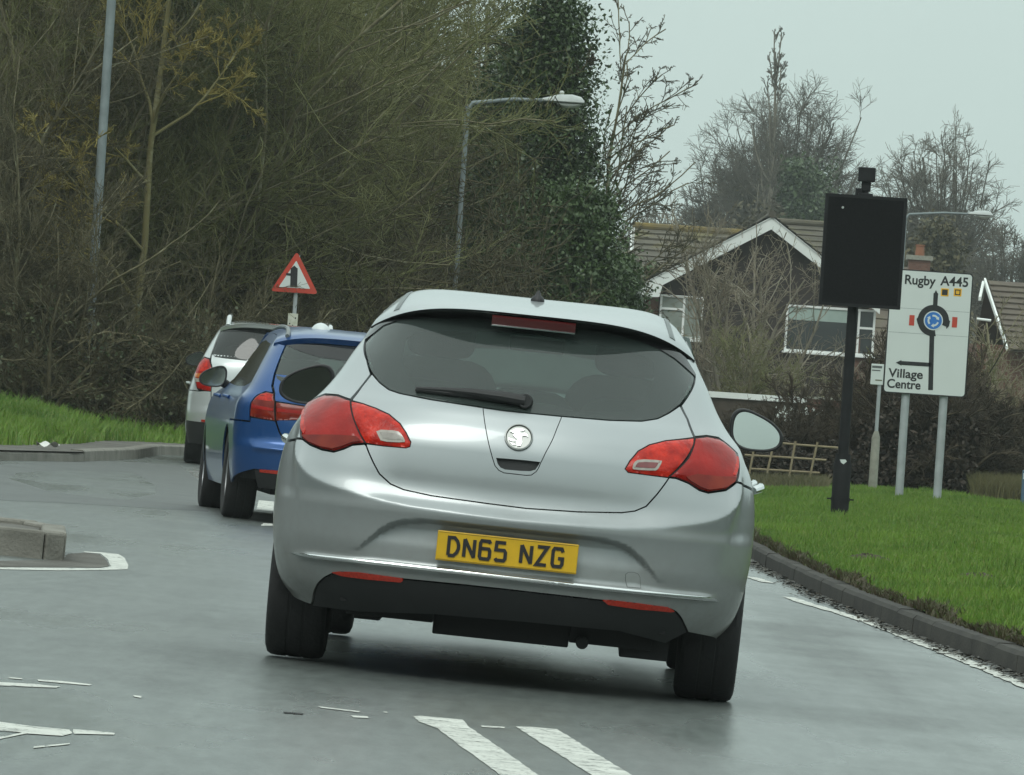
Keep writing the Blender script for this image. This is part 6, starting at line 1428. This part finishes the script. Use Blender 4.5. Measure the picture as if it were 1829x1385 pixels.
        c.panel('fog_lens' if sg > 0 else 'reverse_lens', win, win_m, off=.0128, thick=.003, step=.02, inset=.009, smooth=1, parent=Bq)
        return A, Bq
    lamp(lampL_o, lampL_i, '', mat('reverse_lens', (.30, .28, .25), rough=.15, c2=(.16, .13, .11), scale=30, coat=1),
         [(673, 767.5), (711.7, 769.5), (718, 775), (725, 786), (724, 791), (683, 789), (679, 781)],
         [(553, 778), (600, 777), (640, 779), (648, 788), (632, 790.5), (618.4, 797), (602, 802), (582.7, 798.5), (563.5, 790)],
         [(552, 733), (560, 727), (556, 745), (560, 765), (556, 776), (551, 768), (550, 750)], -1)
    lamp(lampR_o, lampR_i, '', mat('fog_lens', (.17, .02, .02), rough=.15, var=.3, scale=40, coat=1),
         [(1128, 836), (1131, 826), (1139, 820), (1180, 822), (1180, 826), (1173, 838.5), (1168, 841), (1131, 839)],
         [(1221, 851), (1240, 846), (1275, 850), (1303, 850), (1299, 859), (1285.5, 869.5), (1258, 874), (1244, 869), (1229, 859)],
         [(1301, 812), (1308, 815), (1307, 833), (1301, 848), (1297, 846), (1301, 830)], 1)
    # number plate
    def plane_on(px, py, off):
        t, z = c.px(px, py); return c.on(t, z, off)
    k0 = np.array(c.lay(785.5, 946, -.91)); k1 = np.array(c.lay(777, 999, -.91)); k2 = np.array(c.lay(1033, 974.5, -.91)); k3 = np.array(c.lay(1028, 1026.6, -.91))
    cx, cz = (k0 + k1 + k2 + k3) / 4; w2, h2 = .258, .0545
    pl = MB().prism([(cx - w2, cz - h2), (cx + w2, cz - h2), (cx + w2, cz + h2), (cx - w2, cz + h2)], -.934, -.915).build('number_plate', M_yellow, c.e, bevel=.003)
    b = MB()
    for sx0, sx1, z0, z1 in ((-w2 + .004, w2 - .004, h2 - .006, h2 - .0045), (-w2 + .004, w2 - .004, -h2 + .0045, -h2 + .006)):
        b.prism([(cx + sx0, cz + z0), (cx + sx1, cz + z0), (cx + sx1, cz + z1), (cx + sx0, cz + z1)], -.9353, -.934)
    b.build('plate_border', mat('plate_border', (.30, .19, .02), rough=.4), pl)
    gl = {'D': [[(0, 0), (0, 1), (.55, 1), (.86, .82), (1, .6), (1, .4), (.86, .18), (.55, 0), (0, 0)]], 'N': [[(0, 0), (0, 1)], [(0, 1), (1, 0)], [(1, 0), (1, 1)]],
          '6': [[(1, .88), (.88, 1), (.12, 1), (0, .88), (0, .12), (.12, 0), (.88, 0), (1, .12), (1, .46), (.88, .57), (0, .57)]],
          '5': [[(.97, 1), (.04, 1), (0, .58), (.85, .58), (1, .46), (1, .12), (.86, 0), (.12, 0), (0, .1)]],
          'Z': [[(0, 1), (1, 1), (0, 0), (1, 0)]], 'G': [[(1, .82), (.86, 1), (.14, 1), (0, .86), (0, .14), (.14, 0), (.86, 0), (1, .14), (1, .45), (.55, .45)]]}
    cw, chh, st = .036, .065, .0125; x = cx - .214
    for ch in 'DN65 NZG':
        if ch == ' ': x += .036; continue
        b = MB()
        for k, poly in enumerate(gl[ch]): b.stroke([(x + u * cw, cz - chh / 2 + v * chh - .0) for u, v in poly], st, -.9375 - .0002 * k, -.934)
        x += cw + .0215; b.build('plate_character', M_ink, pl)
    # badge on the tailgate: chrome ring around a winged beast in relief
    p, n = plane_on(926.6, 782, 0.); q = Matrix(((1, 0, 0), (0, 1, 0), (0, 0, 1)))
    zax = Vector(n); xax = Vector((1, 0, 0)); xax = (xax - zax * xax.dot(zax)).normalized(); yax = zax.cross(xax)
    RM = Matrix((xax, yax, zax)).transposed()
    def place(mb, name, m, par, smooth=True, z=0.):
        mb.V = [tuple(Vector(p) + RM @ Vector((v[0], v[1], v[2] + z))) for v in mb.V]; return mb.build(name, m, par, smooth, 40)
    b = MB().lathe([(.0, .002), (.044, .002), (.045, .006), (.0475, .009), (.051, .008), (.0525, .002), (.0525, -.012)], 48, 'z')
    bd = place(b, 'tailgate_badge', mat('badge_disc', (.30, .31, .30), rough=.3, metal=1), tg)
    b = MB()
    beast = [[(-.034, .018), (-.016, .03), (.006, .034), (.02, .030), (.010, .024), (-.004, .020), (.008, .016), (.020, .018), (.030, .014), (.034, .004), (.024, .008), (.012, .004), (.010, -.006), (.014, -.020), (.010, -.034), (-.002, -.036), (-.008, -.022), (-.004, -.010), (-.014, -.002), (-.024, .006), (-.014, .010)],
             [(-.038, -.006), (-.026, -.010), (-.014, -.012), (-.010, -.018), (-.022, -.020), (-.034, -.016)], [(-.030, -.024), (-.016, -.026), (-.008, -.032), (-.018, -.034)]]
    for k, pl_ in enumerate(beast): b.slab(pl_, .001, .0075 - .0006 * k)
    place(b, 'badge_relief', mat('badge_silver', (.80, .82, .80), rough=.2, metal=1), tg, False)
    # wiper on the glass
    b = MB(); 
    def onp(px_, py_, o_): t, z = c.px(px_, py_); return tuple(c.on(t, z, o_)[0])
    b.tube([onp(938, 716, .03), onp(900, 709, .034), onp(850, 702, .03), onp(800, 697, .024), onp(748, 694, .02)], [.022, .021, .016, .010, .006], 10)
    b.tube([onp(745, 696, .010), onp(800, 702, .012), onp(850, 708, .012), onp(905, 716, .012), onp(930, 720, .012)], .011, 8)
    b.tube([onp(938, 718, -.005), onp(938, 717, .04)], [.03, .024], 14)
    b.build('rear_wiper', M_plastic, c.e, True)
    # aerial foot
    b = MB(); p = RP(.5, .33)
    b.lathe([(.026, -.01), (.026, .004), (.022, .014), (.012, .022), (.007, .034), (.004, .040)], 20, 'z', (p[0], p[1], p[2])); b.build('roof_aerial', M_ink, c.e, True)
    # wheels
    for x, y in ((-.775, 0), (.775, 0), (-.772, 2.685), (.772, 2.685)): wheel(c, x, y, .318, .225, .215)
    # mirrors
    mirror(c, .918, 1.85, 1.022, .215, .150, M_silver, flip=1, tilt=3.2)
    mirror(c, -.918, 1.85, 1.022, .215, .150, M_silver, flip=-1)
    return c
HATCH = silver_hatch()
# ------------------------------------------------------------------ the two cars ahead
def other_car(name, label, W, R, Fr, o, roll, yaw, paint, wb, wr, roofp, poly, n=2.8, C=.45, zone=None, disp=None):
    sh = Shell(W, R, Fr, C=C, CF=.9, n=n, disp=disp)
    c = Car(name, label, 'car', sh, o, roll, yaw)
    S = lambda y, z, sg: ('s', y, z, sg)
    X = lambda P: [('x', a, b) for a, b in P]
    mir = lambda P: [(-a, b) for a, b in P[::-1]]
    r_ = wr + .03
    arch = lambda sg, a0, a1, n=9, y0=0: [S(y0 - r_ * cos(radians(a0 + (a1 - a0) * i / (n - 1))), wr + r_ * sin(radians(a0 + (a1 - a0) * i / (n - 1))), sg) for i in range(n)]
    yc, zc, drop, vw = roofp
    xe = lambda v: float(W(float(zc(v)) - drop))
    ro, RP, lipm = roof_patch(c, 'roof', yc, zc, xe, drop, 4, 7, paint, sweep=.26, face=.038, nu=40, nv=40)
    lipm.build('roof_spoiler_lip', paint, ro, True, 50)
    ye = yc(1.0); vs = np.linspace(0, 1, 12)
    edge = lambda sg: [S(RP(1, v)[1], RP(1, v)[2] + .002, sg) for v in vs]
    gl = poly['glass_l'] + mir(poly['glass_l'])
    c.panel('rear_window', X(gl), G_rear if poly.get('clear') else G_dark, thick=.004, step=.04)
    sm = poly['seam_l']                                # tailgate edge, from the glass corner down and across
    tgp = poly['tg_l'] + mir(poly['tg_l']) + [p for p in mir(poly['glass_base_l'])][::1]
    tgp = poly['tg_l'] + mir(poly['tg_l']) + mir(poly['glass_base_l']) + poly['glass_base_l'][::-1][1:] if False else poly['tg_l'] + mir(poly['tg_l']) + [(-a, b) for a, b in poly['glass_base_l']] + poly['glass_base_l'][::-1]
    c.panel('tailgate', X(tgp), paint, inset=.003, step=.025)
    c.panel('spoiler_garnish_and_shade', X(poly['garn_shade_l'] + mir(poly['garn_shade_l'])), M_gloss, off=.003, step=.04)
    zs, zb = poly['zside'], poly['zbot']
    bump = [S(-.20, zs, -1)] + X(poly['bump_top_l'] + mir(poly['bump_top_l'])) + [S(-.20, zs, 1)] + arch(1, 55, poly.get('low', 0)) + ([S(-r_ - .01, .25, 1)] if not poly.get('low') else []) + X([(.74, zb), (0, zb + .01), (-.74, zb)]) + ([S(-r_ - .01, .25, -1)] if not poly.get('low') else []) + arch(-1, poly.get('low', 0), 55)
    bp = c.panel('rear_bumper', bump, paint, inset=.003, step=.02)
    if poly.get('low'): c.panel('bumper_valance', arch(-1, 0, poly['low'], 4) + X([(-.74, zb), (0, zb + .01), (.74, zb)]) + arch(1, poly['low'], 0, 4) + [S(-r_ - .005, .22, 1)] + X([(.70, .22), (0, .22), (-.70, .22)]) + [S(-r_ - .005, .22, -1)], M_plastic, off=-.004, step=.05, inset=.001)
    else: c.panel('bumper_valance', X([(-.74, zb), (0, zb + .01), (.74, zb), (.70, .24), (0, .24), (-.70, .24)]), M_plastic, off=-.004, step=.05, inset=.001)
    for sg in (-1, 1):
        m2 = (lambda P: P) if sg < 0 else (lambda P: [(-a, b) for a, b in P])
        ed = edge(sg)
        q = [S(-.20, zs + .006, sg)] + X(m2(poly['quarter_in_l'])) + ed + [S(ye + .5, float(zc(1)) - drop - .17, sg), S(ye + .95, poly['belt'] - .03, sg), S(wb + .3, .86, sg), S(wb + .40, .6, sg)] + arch(sg, 0, 180, 15, wb)[::-1] + [S(wb - r_, .22, sg), S(r_, .22, sg)] + arch(sg, 180, 55, 12)
        hl = [S(y, z, sg) for y, z in poly['side_glass']]
        sd = c.panel('body_side', q, paint, holes=[(hl, 0, 0)], inset=.003, step=.04)
        c.panel('side_window', hl, poly.get('side_mat', M_gloss), off=-.003, thick=.004, step=.06)
        for yh in (.45, 1.45):
            p, _ = c.on(sh.t_of_y(yh, .86, sg), .86); x0 = p[0]
            MB().tube([(x0 + sg * .0, yh, .86), (x0 + sg * .035, yh + .05, .866), (x0 + sg * .035, yh + .16, .866), (x0, yh + .2, .86)], .014, 8).build('door_handle', paint, sd, True)
        lp = m2(poly['lamp_l'])
        A = c.panel('tail_lamp', X(lp), M_red3 if poly.get('darklamp') else M_red, off=.001, thick=.02, step=.02, dome=.010, inset=.001)
        c.panel('lamp_gasket', X(lp), M_dark, off=-.004, thick=.008, step=.05, inset=-.003, parent=A)
        for nm, P, m_ in poly['lamp_parts_l']: c.panel(nm, X(m2(P)), m_, off=.0125, thick=.003, step=.02, parent=A)
        if 'lamp_in_l' in poly:
            Bq = c.panel('tailgate_lamp', X(m2(poly['lamp_in_l'])), M_red3, off=.001, thick=.02, step=.02, dome=.008, inset=.001)
            c.panel('lamp_gasket', X(m2(poly['lamp_in_l'])), M_dark, off=-.004, thick=.008, step=.05, inset=-.003, parent=Bq)
            for nm, P, m_ in poly['lamp_in_parts_l']: c.panel(nm, X(m2(P)), m_, off=.0105, thick=.003, step=.02, parent=Bq)
        c.panel('bumper_reflector', X(m2(poly['refl_l'])), M_reflector, off=.004, thick=.01, step=.04)
    for x in (-.78, .78):
        for y in (0, wb): wheel(c, x, y, wr, .225, wr - .105)
    mx_ = poly.get('mirx', .93); mirror(c, -mx_, 1.9, poly['mirz'], .20, .145, paint, flip=-1); mirror(c, mx_, 1.9, poly['mirz'], .20, .145, paint, flip=1)
    # nose, bonnet, windscreen, inner structure, cabin
    b = MB(); b.grid(lambda u, v: tuple(sh.ev(np.array(2.02 + .98 * u), np.array(.22 + .62 * v))), 14, 12); b.grid(lambda u, v: tuple(sh.ev(np.array(-3 + .98 * u), np.array(.22 + .62 * v))), 14, 12); b.build('front_bumper', paint, c.e, True, 60)
    zt = float(zc(1)); yb = ye + .95; zbel = poly['belt']; yf = float(Fr(.84)) - .05
    b = MB(); b.grid(lambda u, v: ((u * 2 - 1) * (.80 - .14 * v), yb - .1 + (yf - yb + .1) * v - .2 * abs(u * 2 - 1)**3 * v, zbel - (zbel - .82) * v**1.6 - .06 * abs(u * 2 - 1)**4), 20, 14); b.build('bonnet', paint, c.e, True, 60)
    b = MB(); b.grid(lambda u, v: ((u * 2 - 1) * (.60 + .15 * v), ye + (yb - ye) * v - .08 * (u * 2 - 1)**2, zt - .01 - (zt - zbel) * v - .03 * (u * 2 - 1)**2), 20, 12); b.build('windscreen', G_clear, c.e, True, 60)
    b = MB(); b.grid(lambda u, v: tuple(sh.ev(np.array(-.98 + 1.96 * u), np.array(.30 + (zbel - .32) * v), -.06)), 40, 20)
    b.box(-.60, .60, -.7, wb + .5, .20, .30); b.box(-.84, .84, r_ + .05, wb - r_ - .05, .22, .32); b.tube([(-.62, 0, wr - .05), (.62, 0, wr - .05)], .045, 8); b.tube([(-.45, -.85, .27), (-.45, .2, .24)], .05, 12)
    b.build('inner_body', M_dark, c.e)
    for y0 in (0, wb):
        for sg in (-1, 1):
            b = MB(); V = []
            for i in range(13):
                a = pi * i / 12; V += [(sg * .60, y0 - (r_ + .01) * cos(a), wr + (r_ + .01) * sin(a)), (sg * .87, y0 - (r_ + .01) * cos(a), wr + (r_ + .01) * sin(a))]
            b.add(V, [(2 * i, 2 * i + 1, 2 * i + 3, 2 * i + 2) for i in range(12)]); b.add([V[2 * i] for i in range(13)], [tuple(range(13))]); b.build('wheel_arch_liner', M_dark, c.e)
    zz = poly['belt'] - .42
    b = MB()
    for xx in (-.4, .4, 0): s2 = seat(c, xx, .25, zz, M_seat, wd=.42 if xx else .34); b.add(s2.V, s2.F)
    b.build('rear_seat', M_seat, c.e, True, 60)
    for xx in (-.37, .37): seat(c, xx, 1.1, zz, M_seat, wd=.5).build('front_seat', M_seat, c.e, True, 60)
    b = MB(); b.grid(lambda u, v: (RP(u, .1 + .85 * v)[0] * .95, RP(u, .1 + .85 * v)[1], RP(u, .1 + .85 * v)[2] - .03), 12, 12); b.box(-.72, .72, -.72, .1, poly['belt'] - .03, poly['belt'] - .015); b.box(-.74, .74, 2.0, 2.3, .75, .99); b.build('cabin_lining', M_trim, c.e)
    return c, RP, ro

def blue_estate():
    W = pchip([.18, .3, .45, .65, .8, .87, .93, 1.03, 1.15, 1.27, 1.35, 1.41, 1.45], [.84, .875, .895, .905, .895, .875, .825, .775, .72, .66, .61, .535, .46])
    R = pchip([.18, .3, .45, .52, .60, .75, .9, .96, 1.02, 1.15, 1.3, 1.38, 1.45], [-.86, -.93, -.97, -.975, -.955, -.945, -.925, -.90, -.86, -.74, -.60, -.52, -.44])
    Fr = pchip([.18, .5, .7, .85, .95, 1.0, 1.2, 1.45], [3.5, 3.6, 3.56, 3.35, 2.8, 2.45, 2.0, 1.5])
    gb = [(-.645, 1.055), (-.635, 1.02), (-.60, 1.0), (-.5, .985), (-.2, .978)]
    poly = dict(clear=True,
        glass_l=[(0, .976)] [:0] + [(-.2, .98), (-.5, .988), (-.60, 1.003), (-.635, 1.023), (-.644, 1.058), (-.61, 1.17), (-.577, 1.262), (-.5, 1.275), (-.2, 1.285)],
        glass_base_l=[(-.2, .974), (-.5, .982), (-.60, .997), (-.638, 1.02), (-.648, 1.055)],
        tg_l=[(-.648, 1.052), (-.66, .97), (-.645, .916), (-.64, .862), (-.42, .85), (-.33, .83), (-.33, .765), (-.42, .75), (-.60, .733), (-.622, .726), (-.612, .70), (-.59, .65), (-.537, .577), (-.48, .566), (-.2, .56)],
        seam_l=[], quarter_in_l=[(-.80, .706), (-.806, .735), (-.807, .832), (-.765, .895), (-.715, .924), (-.66, .921), (-.672, .97), (-.656, 1.06), (-.618, 1.175), (-.583, 1.266)],
        garn_shade_l=[(-.2, 1.20), (-.35, 1.206), (-.48, 1.235), (-.574, 1.268), (-.5, 1.282), (-.2, 1.30)],  # dark panel painted in for the spoiler's shadow and reflection on the glass
        bump_top_l=[(-.80, .70), (-.798, .733), (-.63, .722), (-.618, .698), (-.596, .648), (-.541, .570), (-.48, .560), (-.2, .554)],
        zside=.70, zbot=.37, belt=.98,
        side_glass=[(-.45, .985), (-.25, 1.20), (-.12, 1.27), (.6, 1.30), (1.1, 1.29), (1.4, 1.24), (1.85, 1.06), (1.98, .965), (.6, .945), (-.1, .95)],
        lamp_l=[(-.803, .742), (-.72, .730), (-.632, .727), (-.645, .86), (-.655, .912), (-.70, .921), (-.745, .905), (-.80, .838)],
        lamp_parts_l=[('lamp_upper_segment', [(-.655, .860), (-.66, .905), (-.70, .914), (-.74, .898), (-.775, .862)], M_red2), ('lamp_light_bar', [(-.79, .80), (-.65, .79), (-.645, .81), (-.79, .825)], M_red)],
        lamp_in_l=[(-.622, .728), (-.42, .753), (-.335, .77), (-.335, .826), (-.42, .845), (-.632, .856)],
        lamp_in_parts_l=[('lamp_light_bar', [(-.62, .79), (-.42, .792), (-.42, .812), (-.62, .815)], M_red), ('reverse_lens', [(-.44, .765), (-.37, .775), (-.37, .80), (-.44, .795)], M_clear)],
        refl_l=[(-.70, .352), (-.50, .35), (-.50, .378), (-.70, .372)], mirz=.995, darklamp=True)
    def disp(x, z, t):
        a = np.abs(x)
        return .022 * np.exp(-((z - .525) / .022)**2) * (1 - sstep(.72, .80, a)) * (np.abs(t) < 1) + .014 * np.exp(-np.abs(z - .93) / .03) * (np.abs(t) < 1.0) * (1 - sstep(.6, .7, a)) - .02 * sstep(.70, .66, z) * 0
    o = np.array([-1.144, 48.0, float(gz(-1.144))])
    yc = pchip([0, .12, .28, .45, .7, 1], [-.62, -.5, -.22, .1, .8, 1.45]); zc = pchip([0, .12, .28, .45, .7, 1], [1.345, 1.375, 1.40, 1.415, 1.425, 1.40])
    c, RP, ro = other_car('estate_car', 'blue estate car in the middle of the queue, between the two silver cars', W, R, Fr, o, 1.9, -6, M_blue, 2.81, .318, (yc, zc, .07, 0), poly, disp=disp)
    b = MB(); p = RP(.5 - .27 / 1.1, .42)
    b.grid(lambda u, v: (p[0] + .07 * (1 - v)**.5 * cos(2 * pi * u) * (1 - .0 * v), p[1] + .11 * (1 - v)**.5 * sin(2 * pi * u), p[2] - .005 + .05 * v**.8), 20, 8); b.build('roof_aerial', M_white, c.e, True)
    for sg in (-1, 1):
        b = MB(); b.tube([tuple(np.array(RP(.5 + sg * .44, v)) + [0, 0, .012]) for v in np.linspace(.06, .95, 16)], .016, 8); b.build('roof_rail', M_rail, ro, True)
    return c
def pale_suv():
    W = pchip([.2, .43, .73, .9, 1.0, 1.17, 1.34, 1.48, 1.55, 1.63], [.86, .905, .912, .885, .855, .79, .715, .64, .575, .45])
    R = pchip([.2, .43, .55, .65, .8, 1.0, 1.1, 1.17, 1.35, 1.5, 1.63], [-.84, -.92, -.945, -.93, -.915, -.90, -.88, -.84, -.75, -.665, -.58])
    Fr = pchip([.2, .5, .8, .95, 1.05, 1.12, 1.3, 1.63], [3.4, 3.5, 3.45, 3.2, 2.7, 2.35, 2.0, 1.5])
    poly = dict(
        glass_l=[(-.2, 1.165), (-.55, 1.166), (-.655, 1.172), (-.69, 1.20), (-.68, 1.26), (-.615, 1.47), (-.58, 1.49), (-.2, 1.505)],
        glass_base_l=[(-.2, 1.159), (-.55, 1.16), (-.66, 1.166), (-.698, 1.196)],
        tg_l=[(-.699, 1.19), (-.70, 1.12), (-.68, 1.06), (-.665, .93), (-.664, .80), (-.655, .72), (-.64, .64), (-.60, .59), (-.54, .575), (-.2, .57)],
        seam_l=[], quarter_in_l=[(-.80, .79), (-.823, .812), (-.855, .9), (-.861, .975), (-.826, 1.095), (-.775, 1.162), (-.715, 1.148), (-.706, 1.2), (-.687, 1.265), (-.622, 1.475)],
        garn_shade_l=[(-.2, 1.475), (-.45, 1.468), (-.612, 1.455), (-.60, 1.485), (-.2, 1.52)],
        bump_top_l=[(-.79, .785), (-.74, .793), (-.668, .795), (-.66, .72), (-.645, .636), (-.603, .583), (-.54, .568), (-.2, .563)],
        zside=.785, zbot=.455, belt=1.12, low=18,
        side_glass=[(-.5, 1.14), (-.4, 1.3), (-.25, 1.42), (.6, 1.47), (1.2, 1.45), (1.6, 1.33), (1.95, 1.14), (.6, 1.10)],
        lamp_l=[(-.672, .80), (-.74, .80), (-.815, .818), (-.848, .90), (-.853, .973), (-.82, 1.09), (-.772, 1.152), (-.72, 1.138), (-.69, 1.06), (-.674, .93)],
        lamp_parts_l=[('indicator_lens', [(-.685, .93), (-.845, .935), (-.848, .975), (-.69, .985)], M_amber), ('reverse_lens', [(-.685, .885), (-.835, .885), (-.845, .925), (-.685, .92)], M_clear), ('lamp_upper_segment', [(-.70, 1.01), (-.82, 1.0), (-.80, 1.08), (-.765, 1.13), (-.73, 1.12)], M_red2)],
        refl_l=[(-.74, .46), (-.58, .46), (-.58, .49), (-.74, .485)], mirz=1.13, mirx=.88, side_mat=M_gloss)
    o = np.array([-2.622, 72.44, float(gz(-2.622))])
    yc = pchip([0, .12, .28, .45, .7, 1], [-.74, -.6, -.3, .1, .8, 1.5]); zc = pchip([0, .12, .28, .45, .7, 1], [1.565, 1.575, 1.585, 1.595, 1.60, 1.56])
    c, RP, ro = other_car('suv_car', 'pale silver high-roofed car at the front of the queue, beside the grass bank', W, R, Fr, o, 1.9, -2.6, M_white, 2.7, .345, (yc, zc, .075, 0), poly)
    for sg in (-1, 1):
        pts = [np.array(RP(.5 + sg * .44, v)) for v in np.linspace(.05, .9, 18)]
        b = MB(); b.tube([tuple(p + [0, 0, .075 * min(1, 4 * math.sin(pi * i / 17))]) for i, p in enumerate(pts)], .026, 10); b.build('roof_rail', M_white, ro, True)
    return c
BLUE = blue_estate(); SUV = pale_suv()
